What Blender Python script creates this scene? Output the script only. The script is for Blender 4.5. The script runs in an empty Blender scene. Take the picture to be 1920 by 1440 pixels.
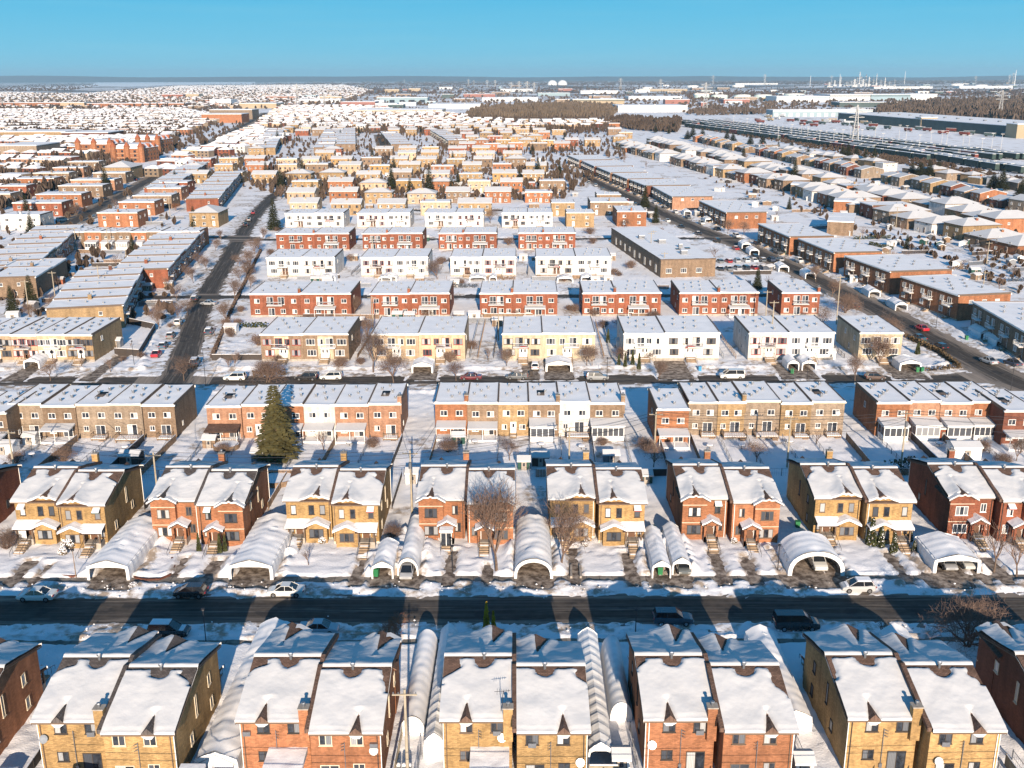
import bpy, math, random
import numpy as np
from mathutils import Vector, Matrix, noise as mnoise
R=math.radians
HAZE=.00005
sc=bpy.context.scene
# ---------------------------------------------------------------- camera, world, sun
FOC,PITCH,CH,YAW=1924.,R(16.6),61.,R(0.7)
cd=bpy.data.cameras.new("camera"); cam=bpy.data.objects.new("camera",cd); sc.collection.objects.link(cam)
cd.sensor_width=36; cd.lens=36*FOC/1920; cd.clip_start=1; cd.clip_end=60000
cam.location=(0,0,CH)
cam.rotation_euler=(Matrix.Rotation(YAW,4,'Z')@Matrix.Rotation(math.pi/2-PITCH,4,'X')@Matrix.Rotation(R(-0.15),4,'Z')).to_euler()
sc.camera=cam
SUN_EL,SUN_AZ=R(16.2),R(174)
w=bpy.data.worlds.new("World"); sc.world=w; w.use_nodes=True
nt=w.node_tree; bg=nt.nodes['Background']
sky=nt.nodes.new('ShaderNodeTexSky'); sky.sky_type='NISHITA'; sky.sun_disc=False
sky.sun_elevation=SUN_EL; sky.sun_rotation=SUN_AZ; sky.air_density=1.0; sky.dust_density=0.0; sky.ozone_density=4.0
tint=nt.nodes.new('ShaderNodeMixRGB'); tint.blend_type='MULTIPLY'; tint.inputs[0].default_value=1
tint.inputs[2].default_value=(0.42,0.94,1.00,1)
nt.links.new(sky.outputs[0],tint.inputs[1])
# the low band of the sky: turquoise, paler towards the horizon
tc_=nt.nodes.new('ShaderNodeTexCoord'); sx_=nt.nodes.new('ShaderNodeSeparateXYZ'); nt.links.new(tc_.outputs['Generated'],sx_.inputs[0])
def wr(stops):
    x=nt.nodes.new('ShaderNodeValToRGB'); e=x.color_ramp.elements
    while len(e)<len(stops): e.new(.5)
    for i,(p,c) in enumerate(stops): e[i].position=p; e[i].color=(*c,1)
    nt.links.new(sx_.outputs[2],x.inputs[0]); return x.outputs[0]
g_=6.1
low=wr([(0.,(.225,.585,.76)),(.03,(.16,.55,.77)),(.075,(.085,.48,.76)),(.2,(.06,.36,.66))])
sc2=nt.nodes.new('ShaderNodeMixRGB'); sc2.blend_type='MULTIPLY'; sc2.inputs[0].default_value=1; sc2.inputs[2].default_value=(g_,g_,g_,1); wn=nt.nodes.new('ShaderNodeTexNoise'); wm=nt.nodes.new('ShaderNodeMapping'); wm.inputs['Scale'].default_value=(3,3,60); nt.links.new(tc_.outputs['Generated'],wm.inputs[0]); nt.links.new(wm.outputs[0],wn.inputs['Vector']); wn.inputs['Scale'].default_value=1.3; wn.inputs['Detail'].default_value=5
wrp=nt.nodes.new('ShaderNodeMapRange'); wrp.inputs[1].default_value=.5; wrp.inputs[2].default_value=.8; wrp.inputs[3].default_value=0; wrp.inputs[4].default_value=.22; nt.links.new(wn.outputs[0],wrp.inputs[0])
wmx=nt.nodes.new('ShaderNodeMixRGB'); wmx.inputs[2].default_value=(.30,.62,.76,1); nt.links.new(wrp.outputs[0],wmx.inputs[0]); nt.links.new(low,wmx.inputs[1]); nt.links.new(wmx.outputs[0],sc2.inputs[1])
mx=nt.nodes.new('ShaderNodeMixRGB'); nt.links.new(wr([(.12,(0,0,0)),(.3,(1,1,1))]),mx.inputs[0]); nt.links.new(sc2.outputs[0],mx.inputs[1]); nt.links.new(tint.outputs[0],mx.inputs[2])
nt.links.new(mx.outputs[0],bg.inputs[0]); bg.inputs[1].default_value=0.095
sd=bpy.data.lights.new("sun",'SUN'); sd.energy=4.9; sd.angle=R(0.5); sd.color=(1.0,0.825,0.635)
so=bpy.data.objects.new("sun",sd); sc.collection.objects.link(so)
tosun=Vector((math.sin(SUN_AZ)*math.cos(SUN_EL),math.cos(SUN_AZ)*math.cos(SUN_EL),math.sin(SUN_EL)))
so.rotation_euler=(-tosun).to_track_quat('-Z','Y').to_euler(); so.location=(0,-40,120)
sc.view_settings.view_transform='Standard'; sc.view_settings.look='None'; sc.view_settings.exposure=0.90; sc.view_settings.gamma=1
sc.cycles.max_bounces=5; sc.cycles.diffuse_bounces=2; sc.cycles.glossy_bounces=2; sc.cycles.transparent_max_bounces=6
# pixel of the photograph (1920 wide) -> point of the place at height z
def G(px,py,z=0.):
    u=(px-960)/FOC; v=-(py-720)/FOC
    y=math.cos(PITCH)+v*math.sin(PITCH); zz=-math.sin(PITCH)+v*math.cos(PITCH)
    t=(z-CH)/zz; X=u*t; Y=y*t; c,s=math.cos(YAW),math.sin(YAW)
    return (c*X-s*Y, s*X+c*Y)
rng=random.Random(7)
REFS=[]      # (x, y, short description) of every building, used to word the labels of what stands beside it
USED=set()
def near_label(pre,x,y,maxw=16):
    best=sorted(REFS,key=lambda r:(r[0]-x)**2+(r[1]-y)**2)[:6]
    opts=[]
    for q in best:
        dx,dy=x-q[0],y-q[1]; d1=('right of' if dx>0 else 'left of') if abs(dx)>abs(dy)*.6 else ('behind' if dy>0 else 'in front of'); opts.append((d1,q[2]))
        d2=('behind' if dy>0 else 'in front of') if d1 in('right of','left of') else ('right of' if dx>0 else 'left of'); opts.append((d2,q[2]))
    for qual in ('','nearer ','farther ','left-hand ','right-hand ','small ','middle ','lone ','hindmost ','foremost '):
        for d,rf in opts:
            l=f"{qual}{pre} {d} the {rf}"
            if l not in USED and len(l.split())<=maxw: USED.add(l); return l
    return l
# ---------------------------------------------------------------- materials
MATS={}
class NT:
    def __init__(s,name,rough=.8,spec=.3):
        s.m=bpy.data.materials.new(name); s.m.use_nodes=True; s.t=s.m.node_tree; s.b=s.t.nodes['Principled BSDF']
        s.b.inputs['Roughness'].default_value=rough; s.b.inputs['Specular IOR Level'].default_value=spec
    def n(s,t,**k):
        x=s.t.nodes.new(t)
        for a,b in k.items(): setattr(x,a,b)
        return x
    def l(s,a,b): s.t.links.new(a,b)
    def noise(s,scale,detail=3,co=None,rough=.55):
        x=s.n('ShaderNodeTexNoise'); x.inputs['Scale'].default_value=scale; x.inputs['Detail'].default_value=detail; x.inputs['Roughness'].default_value=rough
        if co: s.l(co,x.inputs['Vector'])
        return x.outputs[0]
    def ramp(s,f,stops):
        x=s.n('ShaderNodeValToRGB'); e=x.color_ramp.elements
        while len(e)<len(stops): e.new(.5)
        for i,(p,c) in enumerate(stops):
            e[i].position=p; e[i].color=(c if len(c)==4 else (*c,1)) if hasattr(c,'__len__') else (c,c,c,1)
        s.l(f,x.inputs[0]); return x.outputs[0]
    def mix(s,f,a,b,mode='MIX'):
        x=s.n('ShaderNodeMixRGB',blend_type=mode)
        for i,v in ((0,f),(1,a),(2,b)):
            if hasattr(v,'links') or hasattr(v,'is_linked'): s.l(v,x.inputs[i])
            elif i==0: x.inputs[0].default_value=v
            else: x.inputs[i].default_value=(*v,1) if len(v)==3 else v
        return x.outputs[0]
    def math(s,op,a,b=0.):
        x=s.n('ShaderNodeMath',operation=op)
        for i,v in ((0,a),(1,b)):
            if hasattr(v,'is_linked'): s.l(v,x.inputs[i])
            else: x.inputs[i].default_value=v
        return x.outputs[0]
    def obj(s): return s.n('ShaderNodeTexCoord').outputs['Object']
    def pos(s): return s.n('ShaderNodeNewGeometry').outputs['Position']
    def rnd(s): return s.n('ShaderNodeObjectInfo').outputs['Random']
    def scale(s,co,v,rot=(0,0,0)):
        x=s.n('ShaderNodeMapping'); x.inputs['Scale'].default_value=v; x.inputs['Rotation'].default_value=rot; s.l(co,x.inputs[0]); return x.outputs[0]
    def bump(s,h,st=.3,d=.05):
        x=s.n('ShaderNodeBump'); x.inputs['Strength'].default_value=st; x.inputs['Distance'].default_value=d; s.l(h,x.inputs['Height']); s.l(x.outputs[0],s.b.inputs['Normal'])
    def col(s,c):
        if hasattr(c,'is_linked'): s.l(c,s.b.inputs['Base Color'])
        else: s.b.inputs['Base Color'].default_value=(*c,1)
        return s.m
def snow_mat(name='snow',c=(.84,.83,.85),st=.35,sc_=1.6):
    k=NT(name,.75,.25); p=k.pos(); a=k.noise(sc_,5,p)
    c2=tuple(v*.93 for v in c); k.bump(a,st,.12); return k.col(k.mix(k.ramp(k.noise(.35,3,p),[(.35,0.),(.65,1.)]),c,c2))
def plain(name,c,rough=.7,spec=.3,var=.12,sc_=2.,metal=0):
    k=NT(name,rough,spec); k.b.inputs['Metallic'].default_value=metal
    a=k.noise(sc_,4,k.obj()); lo=tuple(v*(1-var) for v in c); hi=tuple(min(1,v*(1+var)) for v in c)
    return k.col(k.mix(k.ramp(a,[(.3,0.),(.7,1.)]),lo,hi))
def brick(name,c,var=.22,mort=.82):
    if name not in ('brick_white','brick_cream','brick_peach'): c=(c[0]*.66,c[1]*.70,c[2]*.72)
    k=NT(name,.85,.2); o=k.obj(); sp=k.n('ShaderNodeSeparateXYZ'); k.l(o,sp.inputs[0])
    cb=k.n('ShaderNodeCombineXYZ'); k.l(k.math('ADD',sp.outputs[0],sp.outputs[1]),cb.inputs[0]); k.l(sp.outputs[2],cb.inputs[1])
    b=k.n('ShaderNodeTexBrick'); k.l(cb.outputs[0],b.inputs['Vector']); b.inputs['Scale'].default_value=1.
    b.inputs['Brick Width'].default_value=.30; b.inputs['Row Height'].default_value=.105; b.inputs['Mortar Size'].default_value=.012; b.inputs['Bias'].default_value=-.1
    b.inputs['Color1'].default_value=(*[v*(1+var) for v in c],1); b.inputs['Color2'].default_value=(*[v*(1-var*1.3) for v in c],1); b.inputs['Mortar'].default_value=(*[v*mort for v in c],1)
    r=k.rnd(); st=k.ramp(k.noise(.7,4,o),[(.3,.82),(.7,1.12)])
    st2=k.ramp(k.noise(.6,5,k.scale(o,(1.8,1.8,.22)),.65),[(.33,.62),(.6,1.08)])
    m=k.mix(1.,b.outputs[0],st,'MULTIPLY'); m=k.mix(.7,m,st2,'MULTIPLY'); m=k.mix(1.,m,k.ramp(r,[(0,.80),(1,1.14)]),'MULTIPLY')
    return k.col(m)
def shingle(name,c):
    k=NT(name,.9,.15); o=k.obj(); b=k.n('ShaderNodeTexBrick'); k.l(o,b.inputs['Vector']); b.inputs['Scale'].default_value=1
    b.inputs['Brick Width'].default_value=.32; b.inputs['Row Height'].default_value=.16; b.inputs['Mortar Size'].default_value=.018
    b.inputs['Color1'].default_value=(*[v*1.3 for v in c],1); b.inputs['Color2'].default_value=(*[v*.75 for v in c],1); b.inputs['Mortar'].default_value=(*[v*.45 for v in c],1)
    return k.col(k.mix(1.,b.outputs[0],k.ramp(k.noise(1.2,4,o),[(.3,.75),(.7,1.2)]),'MULTIPLY'))
def glass_mat(name,c,rough=.12):
    k=NT(name,rough,.6); r=k.rnd(); o=k.obj(); v=k.ramp(k.noise(1.7,2,k.mix(1.,o,r,'ADD')),[(.35,.6),(.65,1.6)]); return k.col(k.mix(1.,c,v,'MULTIPLY'))
def curtain(name):
    k=NT(name,.5,.5); r=k.rnd(); o=k.obj(); w_=k.n('ShaderNodeTexWave'); w_.inputs['Scale'].default_value=2.2; w_.inputs['Distortion'].default_value=1.5; k.l(o,w_.inputs[0])
    base=k.ramp(r,[(0,(.03,.035,.05)),(.45,(.07,.08,.10)),(.6,(.25,.26,.28)),(.8,(.45,.45,.45)),(1,(.62,.62,.62))]); return k.col(k.mix(.35,base,w_.outputs[0],'MULTIPLY'))
def M(n): return MATS[n]
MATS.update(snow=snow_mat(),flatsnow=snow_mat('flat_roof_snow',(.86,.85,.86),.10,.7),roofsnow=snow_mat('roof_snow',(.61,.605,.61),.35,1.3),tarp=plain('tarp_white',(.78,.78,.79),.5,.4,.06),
 shingle=shingle('shingle_brown',(.135,.085,.065)),shingle_grey=shingle('shingle_grey',(.10,.085,.08)),
 dark=plain('dark_frame',(.05,.04,.035)),brownframe=plain('brown_frame',(.13,.09,.065)),white=plain('white_paint',(.74,.73,.71),.5,.4,.06),cream=plain('cream_trim',(.60,.52,.40)),
 metal=plain('vent_metal',(.22,.23,.25),.4,.5,.2,3,.6),glass=glass_mat('window_glass',(.025,.03,.04)),curtain=curtain('curtained_glass'),
 conc=plain('concrete',(.33,.29,.25),.85,.2,.25,1.2),step=plain('step_tread',(.30,.22,.15),.8,.2,.25,1.5),wood=plain('weathered_wood',(.22,.15,.10),.85,.2,.35,1.5),
 woodpale=plain('pole_wood',(.34,.29,.22),.85,.2,.25,1.),black=plain('black_metal',(.02,.02,.025),.5,.4),green=plain('bin_green',(.02,.16,.06),.5,.4),
 blue=plain('blue_plastic',(.03,.22,.42),.5,.4),door=plain('brown_door',(.12,.06,.035),.5,.4),redtrim=plain('red_trim',(.30,.05,.04)),darkgreen=plain('dark_green_panel',(.02,.07,.055)),
 yellow=plain('yellow_paint',(.70,.45,.03)),
 b_yellow=brick('brick_yellow',(.56,.335,.145)),b_tan=brick('brick_tan',(.50,.32,.17)),b_orange=brick('brick_orange',(.49,.20,.10)),b_red=brick('brick_red',(.38,.125,.07)),
 b_dark=brick('brick_dark',(.23,.085,.055)),b_pink=brick('brick_pink',(.52,.27,.17)),b_brown=brick('brick_brown',(.36,.235,.155)),b_grey=brick('brick_grey',(.40,.29,.21)),
 b_peach=brick('brick_peach',(.50,.37,.25),.12),b_white=brick('brick_white',(.68,.65,.62),.08),b_cream=brick('brick_cream',(.56,.46,.33),.08))
# ---------------------------------------------------------------- mesh helpers
class MB:
    def __init__(s,mir=False): s.v=[];s.f=[];s.m=[];s.mi=0;s.mir=mir
    def quad(s,*p): s.face(p)
    def face(s,p):
        n=len(s.v); s.v+= [tuple(q) for q in p]; s.f.append(tuple(range(n,n+len(p)))); s.m.append(s.mi)
    def box(s,x0,x1,y0,y1,z0,z1,bot=True):
        n=len(s.v); s.v+=[(x0,y0,z0),(x1,y0,z0),(x1,y1,z0),(x0,y1,z0),(x0,y0,z1),(x1,y0,z1),(x1,y1,z1),(x0,y1,z1)]
        F=[(4,5,6,7),(0,1,5,4),(1,2,6,5),(2,3,7,6),(3,0,4,7)]+([(3,2,1,0)] if bot else [])
        for q in F: s.f.append(tuple(n+i for i in q)); s.m.append(s.mi)
        return s
    def prism(s,poly,axis,a,b):  # poly in the plane normal to axis ('x': (y,z), 'y': (x,z), 'z': (x,y))
        def P(q,t): return {'x':(t,q[0],q[1]),'y':(q[0],t,q[1]),'z':(q[0],q[1],t)}[axis]
        n=len(s.v);k=len(poly); s.v+=[P(q,a) for q in poly]+[P(q,b) for q in poly]
        fl=(axis=='y')
        def add(t):
            s.f.append(tuple(reversed(t)) if fl else tuple(t)); s.m.append(s.mi)
        add([n+i for i in reversed(range(k))]); add([n+k+i for i in range(k)])
        for i in range(k):
            j=(i+1)%k; add([n+i,n+j,n+k+j,n+k+i])
        return s
    def tube(s,p,q,r0,r1=None,k=6,cap=True):
        r1=r0 if r1 is None else r1; p=Vector(p);q=Vector(q);d=(q-p)
        if d.length<1e-6: return s
        d.normalize(); a=d.orthogonal().normalized(); b=d.cross(a); n=len(s.v)
        for c,r in ((p,r0),(q,r1)):
            for i in range(k):
                t=2*math.pi*i/k; s.v.append(tuple(c+(a*math.cos(t)+b*math.sin(t))*r))
        for i in range(k): j=(i+1)%k; s.f.append((n+i,n+j,n+k+j,n+k+i)); s.m.append(s.mi)
        if cap: s.f.append(tuple(n+k+i for i in range(k))); s.m.append(s.mi); s.f.append(tuple(n+k-1-i for i in range(k))); s.m.append(s.mi)
        return s
    def grid(s,xs,ys,fn):
        n=len(s.v); k=len(xs)
        for y in ys:
            for x in xs: s.v.append(fn(x,y))
        for j in range(len(ys)-1):
            for i in range(k-1):
                a=n+j*k+i; s.f.append((a,a+1,a+k+1,a+k)); s.m.append(s.mi)
        return s
    def mesh(s,name,mats,smooth=False):
        me=bpy.data.meshes.new(name); v=s.v; f=s.f
        if s.mir: v=[(-a,b,c) for a,b,c in v]; f=[tuple(reversed(t)) for t in f]
        me.from_pydata(v,[],f)
        for m in mats: me.materials.append(M(m) if isinstance(m,str) else m)
        if len(mats)>1: me.polygons.foreach_set('material_index',s.m)
        if smooth: me.polygons.foreach_set('use_smooth',[True]*len(f))
        me.update(); return me
COL=sc.collection.objects
def mobj(name,me,parent=None,loc=(0,0,0),rz=0.,sc_=None,rot=None):
    o=bpy.data.objects.new(name,me); COL.link(o)
    if parent is not None: o.parent=parent
    o.location=loc; o.rotation_euler=rot if rot else (0,0,rz)
    if sc_ is not None: o.scale=sc_ if hasattr(sc_,'__len__') else (sc_,)*3
    return o
def tag(o,label,cat,group=None):
    o['label']=label; o['category']=cat
    if group: o['group']=group
    return o
def thing(name,label,cat,loc,rz=0.,group=None):
    return tag(mobj(name,None,None,(loc[0],loc[1],loc[2] if len(loc)>2 else 0.),rz),label,cat,group)
def struct(name,me,kind='structure'):
    o=mobj(name,me); o['kind']=kind; return o
CACHE={}
def cached(key,fn):
    if key not in CACHE: CACHE[key]=fn()
    return CACHE[key]
def copy_tree(o,parent=None):
    c=o.copy(); COL.link(c); c.parent=parent
    for ch in o.children: copy_tree(ch,c)
    return c
def nz(x,y,z=0.): return mnoise.noise(Vector((x,y,z)))
ORD=['first','second','third','fourth','fifth','sixth','seventh','eighth','ninth','tenth','eleventh','twelfth','thirteenth','fourteenth','fifteenth','sixteenth','seventeenth','eighteenth','nineteenth','twentieth']
def ordn(i):
    if i<20: return ORD[i]
    t=['twenty','thirty','forty','fifty','sixty','seventy','eighty','ninety'][min(7,(i+1)//10-2)]; u=(i+1)%10
    return t+('-'+ORD[u-1] if u else 'th').replace('tyth','tieth')
# ---------------------------------------------------------------- ground, roads, snow banks
SK=.0125
def lat(y0,x0=-260,x1=260): return [(x0,y0+SK*x0),(x1,y0+SK*x1)]
AV1=[G(*p) for p in [(318,722),(334,700),(352,650),(378,570),(400,530),(425,490),(445,455),(460,430),(475,408),(492,388),(512,366),(530,358)]]
AV2=[G(*p) for p in [(-130,545),(0,478),(60,452),(130,418),(190,385),(235,362),(285,333),(330,307),(385,275),(430,248),(470,228),(500,210)]]
AV3=[G(*p) for p in [(-160,420),(0,343),(110,308),(200,288),(290,262),(350,243),(400,225)]]
AVR=[G(*p) for p in [(2060,775),(1900,718),(1850,692),(1780,655),(1700,610),(1600,560),(1500,510),(1400,465),(1300,427),(1230,395),(1180,370),(1130,347),(1085,325)]]
FARST=[G(*p) for p in [(712,252),(722,280),(735,300)]]
# polyline, bare half width, total half width, bank height
ROADS=[(lat(110.1),3.1,6.6,.55),(lat(207.6,-330,330),3.0,8.2,.45),(AV1,3.1,7.6,.5),(AV2,6.,8.8,.5),(AV3,6.,9.,.4),(AVR,5.2,8.4,.5),
 (lat(294.,-115,85),2.,4.5,.3),(lat(405.,-115,85),2.,4.5,.3),(lat(497.,-115,60),2.5,5,.3),(FARST,4.,6.,.3),([(-108,408),(-182,414)],3.,5.5,.3)]
RECTS=[]   # cleared drives and walks: cx, cy, half width, half length
SHELT=[]   # car shelters placed along the streets (filled further down)
def drive(px0,px1,py0,py1,z=0):
    a=G(px0,py1);b=G(px1,py1);c=G((px0+px1)/2,py0); RECTS.append(((a[0]+b[0])/2,(a[1]+c[1])/2,abs(b[0]-a[0])/2,abs(c[1]-a[1])/2))
for t in [(160,245,1040,1105),(425,510,1045,1105),(690,740,1050,1105),(745,785,1050,1105),(965,1038,1030,1105),(1218,1258,1050,1105),(1260,1300,1050,1105),(1475,1580,1030,1105),(1745,1835,1030,1105),
          (48,58,1058,1100),(365,390,1050,1100),(655,672,1050,1100),(1350,1370,1035,1100),(1410,1430,1045,1100),(1570,1600,1035,1100),(1178,1198,1040,1100),(905,918,1060,1100),(1068,1088,1030,1100),(830,845,1035,1100),(318,332,1045,1080),(1700,1715,1040,1100),
          (0,22,1050,1100),(1880,1905,1050,1100),(1845,1862,1035,1100),
          (768,815,675,712),(1022,1075,676,712),(1240,1300,665,712),(1470,1500,682,712),(1500,1535,682,712),(1680,1740,682,712),(150,175,665,712),(5,40,672,712),(980,1010,675,712)]: drive(*t)
def segdist(X,Y,poly):
    d=np.full(X.shape,1e9)
    for (x0,y0),(x1,y1) in zip(poly[:-1],poly[1:]):
        dx,dy=x1-x0,y1-y0; L=dx*dx+dy*dy; t=np.clip(((X-x0)*dx+(Y-y0)*dy)/L,0,1)
        d=np.minimum(d,np.hypot(X-x0-t*dx,Y-y0-t*dy))
    return d
_r=np.random.RandomState(3); PERM=_r.rand(256,256)
def vn(X,Y,s):
    x=X*s;y=Y*s; xi=np.floor(x).astype(int);yi=np.floor(y).astype(int);fx=x-xi;fy=y-yi; fx=fx*fx*(3-2*fx);fy=fy*fy*(3-2*fy)
    a=PERM[xi%256,yi%256];b=PERM[(xi+1)%256,yi%256];c=PERM[xi%256,(yi+1)%256];d=PERM[(xi+1)%256,(yi+1)%256]
    return (a*(1-fx)+b*fx)*(1-fy)+(c*(1-fx)+d*fx)*fy-.5
def fbm(X,Y,s,o=4): return sum(vn(X+31*i,Y-17*i,s*2**i)*.55**i for i in range(o))
def onroad(x0,y0,x1=None,y1=None,pad=1.):
    for t in ((0,) if x1 is None else (0,.25,.5,.75,1)):
        x=x0 if x1 is None else x0+(x1-x0)*t; y=y0 if y1 is None else y0+(y1-y0)*t
        for (poly,w0,w1,bk) in ROADS:
            if segdist(np.array([x]),np.array([y]),poly)[0]<w1*.85+pad: return True
    for q in REFS:
        if abs(q[0]-x0)<6 and abs(q[1]-y0)<4: return True
    return False
def ss(a,b,x): t=np.clip((x-a)/(b-a),0,1); return t*t*(3-2*t)
def axis(parts):
    out=[parts[0][0]]
    for a,b,st in parts:
        n=max(1,int(round((b-a)/st))); out+=list(np.linspace(a,b,n+1)[1:])
    return np.array(out)
def grow(a,b,st,k=1.12):
    o=[a]
    while o[-1]<b: o.append(o[-1]+st); st*=k
    return o[1:]
gx=axis([(-112,112,.48)]); far_=list(axis([(112,430,1.7)]))[1:]+grow(430,16000,4.); gx=np.array([-v for v in reversed(far_)]+list(gx)+far_)
gy=axis([(55,132,.42),(132,240,.7),(240,620,2.),(620,1500,7.)]); gy=np.array([-300,-100,0,30,45]+list(gy)+grow(1500,26000,12.))
X,Y=np.meshgrid(gx,gy)
H=.30+.10*fbm(X,Y,.25,4)+.11*fbm(X,Y,1.1,3)-.12*ss(.16,.3,fbm(X+60,Y,.9,2))
DIRT=.55*ss(.14,.30,fbm(X-90,Y+40,.13,4))*(Y>130)
fade=np.exp(-np.maximum(Y-700,0)/400)
n1=fbm(X,Y,.55,4); n2=fbm(X*.3,Y,1.1,4)
n3=fbm(X*.8,Y,2.,2)
dists=[]
for (poly,w0,w1,bk) in ROADS:
    d=segdist(X,Y,poly); dists.append(d)
    dn=d+n1*.9
    H+=bk*np.exp(-((dn-w1-.7)/.8)**2)*(.7+1.2*fbm(X,Y,.8,3)); 
    DIRT=np.maximum(DIRT,(1-ss(w1-1,w1+2.5,d))*(.35+1.2*n1))
for (poly,w0,w1,bk),d in zip(ROADS,dists):
    dn=d+n1*1.1
    prof=np.where(dn<w0+.3,-.12+.6*ss(w0-1.2,w0+.9,dn)*.3,.07+.24*n2+.12*n3+.12*ss(w0,w1,dn)); prof=np.where(dn>w1,5,prof)
    t=ss(w1-1.,w1+.2,dn); H=np.where(dn>w1,H,np.minimum(H,prof*(1-t)+np.maximum(H,.0)*t))
for cx,cy,hw,hl in RECTS:
    sdx=np.abs(X-cx)-hw; sdy=np.abs(Y-cy)-hl; s_=np.maximum(sdx,sdy)
    m=s_<2.5
    if not m.any(): continue
    nn=s_[m]+n1[m]*.45+n2[m]*.5
    H[m]+=.22*np.exp(-((nn-.7)/.5)**2); H[m]=np.minimum(H[m],-.08+.6*ss(-.25,.8,nn)); DIRT[m]=np.maximum(DIRT[m],(1-ss(-.3,1.2,s_[m]))*.8)
# snow shovelled up beside the shelters
for a_,b_,f_,k_ in ((163,243,1087,966),(428,512,1087,962),(696,737,1086,1008),(744,784,1080,966),(963,1036,1086,966),(1221,1257,1086,986),(1259,1294,1080,980),(1476,1582,1082,1000),(1748,1836,1078,1000)):
    (x0,y0)=G(a_,f_); (x1,_)=G(b_,f_); y1=G((a_+b_)/2,k_,2.5)[1]
    for xx in (x0-.5,x1+.5):
        m=(Y>y0-.5)&(Y<y1)&(np.abs(X-xx)<3); H[m]+=(.75*np.exp(-((X[m]-xx)/.75)**2)*(.8+1.3*n1[m]))*ss(y0-.5,y0+1.2,Y[m])
# cleared sidewalks on both sides of the near street
for yy,w in ((117.75,.85),(102.7,.6)):
    d=np.abs(Y-(yy+SK*X)); near=(np.abs(X)<200)
    H=np.where(near&(d<w+.6),np.minimum(H,-.05+.8*ss(w-.25,w+.5,d+n1*.3)),H)
H=np.where(Y>900,H*0,H)
H+=np.where(Y>1200,0,0)
nv=X.size; co=np.stack([X.ravel(),Y.ravel(),H.ravel()],1)
ny,nx=X.shape; idx=np.arange(nv).reshape(ny,nx)
F=np.stack([idx[:-1,:-1],idx[:-1,1:],idx[1:,1:],idx[1:,:-1]],-1).reshape(-1,4)
me=bpy.data.meshes.new('snowy_ground'); me.vertices.add(nv); me.vertices.foreach_set('co',co.ravel())
me.loops.add(F.size); me.loops.foreach_set('vertex_index',F.ravel().astype(np.int32)); me.polygons.add(len(F))
me.polygons.foreach_set('loop_start',np.arange(0,F.size,4,dtype=np.int32)); me.polygons.foreach_set('use_smooth',np.ones(len(F),bool)); me.update()
at=me.attributes.new('dirt','FLOAT','POINT'); at.data.foreach_set('value',np.clip(DIRT,0,1).ravel().astype(np.float32))
k=NT('ground_snow',.8,.2); p=k.pos(); at_=k.n('ShaderNodeAttribute',attribute_name='dirt')
fl=k.noise(.9,6,p,.65); fine=k.noise(5.,3,p)
dmask=k.ramp(k.mix(1.,at_.outputs['Fac'],k.ramp(fl,[(.38,.15),(.62,1.1)]),'MULTIPLY'),[(.12,0.),(.6,1.)])
s0=k.mix(k.ramp(k.noise(.16,4,p),[(.35,0.),(.65,1.)]),(.84,.83,.85),(.77,.765,.785))
c0=k.mix(dmask,s0,(.36,.29,.23))
sp=k.n('ShaderNodeSeparateXYZ'); k.l(p,sp.inputs[0]); yy=sp.outputs[1]
wood_=k.ramp(k.noise(.0016,6,k.scale(p,(1.,1.25,1.)),.62),[(.46,0.),(.52,1.)])
farm=k.math('MULTIPLY',wood_,k.ramp(k.math('DIVIDE',yy,8000.),[(.36,0.),(.55,1.)]))
c1=k.mix(farm,c0,k.mix(k.noise(.02,4,p),(.16,.115,.09),(.07,.06,.055)))
k.bump(k.mix(.5,fl,fine),.6,.16); MATS['ground']=k.col(c1)
me.materials.append(M('ground')); struct('snowy_ground',me)
# asphalt with slush at its sides; u across, v along (metres)
k=NT('asphalt',.8,.15); uv=k.n('ShaderNodeUVMap').outputs[0]; p=k.pos(); s_=k.n('ShaderNodeSeparateXYZ'); k.l(uv,s_.inputs[0])
a=k.mix(k.ramp(k.noise(.8,5,p),[(.3,0.),(.7,1.)]),(.040,.035,.031),(.078,.064,.052))
tr=k.noise(1.,5,k.scale(uv,(1.6,.09,1)),.7); edge=k.ramp(k.math('ABSOLUTE',s_.outputs[0]),[(.0,.34),(.28,.28),(.42,.47),(.6,.64),(.9,.7)])
edge_s=k.math('DIVIDE',s_.outputs[0],10.)
k.t.nodes.remove(edge.node); edge=k.ramp(k.math('ABSOLUTE',edge_s),[(.0,.42),(.14,.33),(.30,.52),(.5,.66),(.8,.72)])
tk=k.ramp(k.noise(1.,4,k.scale(uv,(2.2,.025,1)),.6),[(.48,0.),(.66,.6)]); a=k.mix(tk,a,(.15,.135,.125))
pt=k.ramp(k.noise(.25,3,p),[(.6,0.),(.64,.55)]); a=k.mix(pt,a,(.028,.028,.03))
sl=k.ramp(k.math('SUBTRACT',k.math('ADD',edge,k.math('MULTIPLY',tr,.9)),.5),[(.38,0.),(.52,.55),(.75,1.)])
MATS['asphalt']=k.col(k.mix(sl,a,(.34,.28,.23)))
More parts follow.
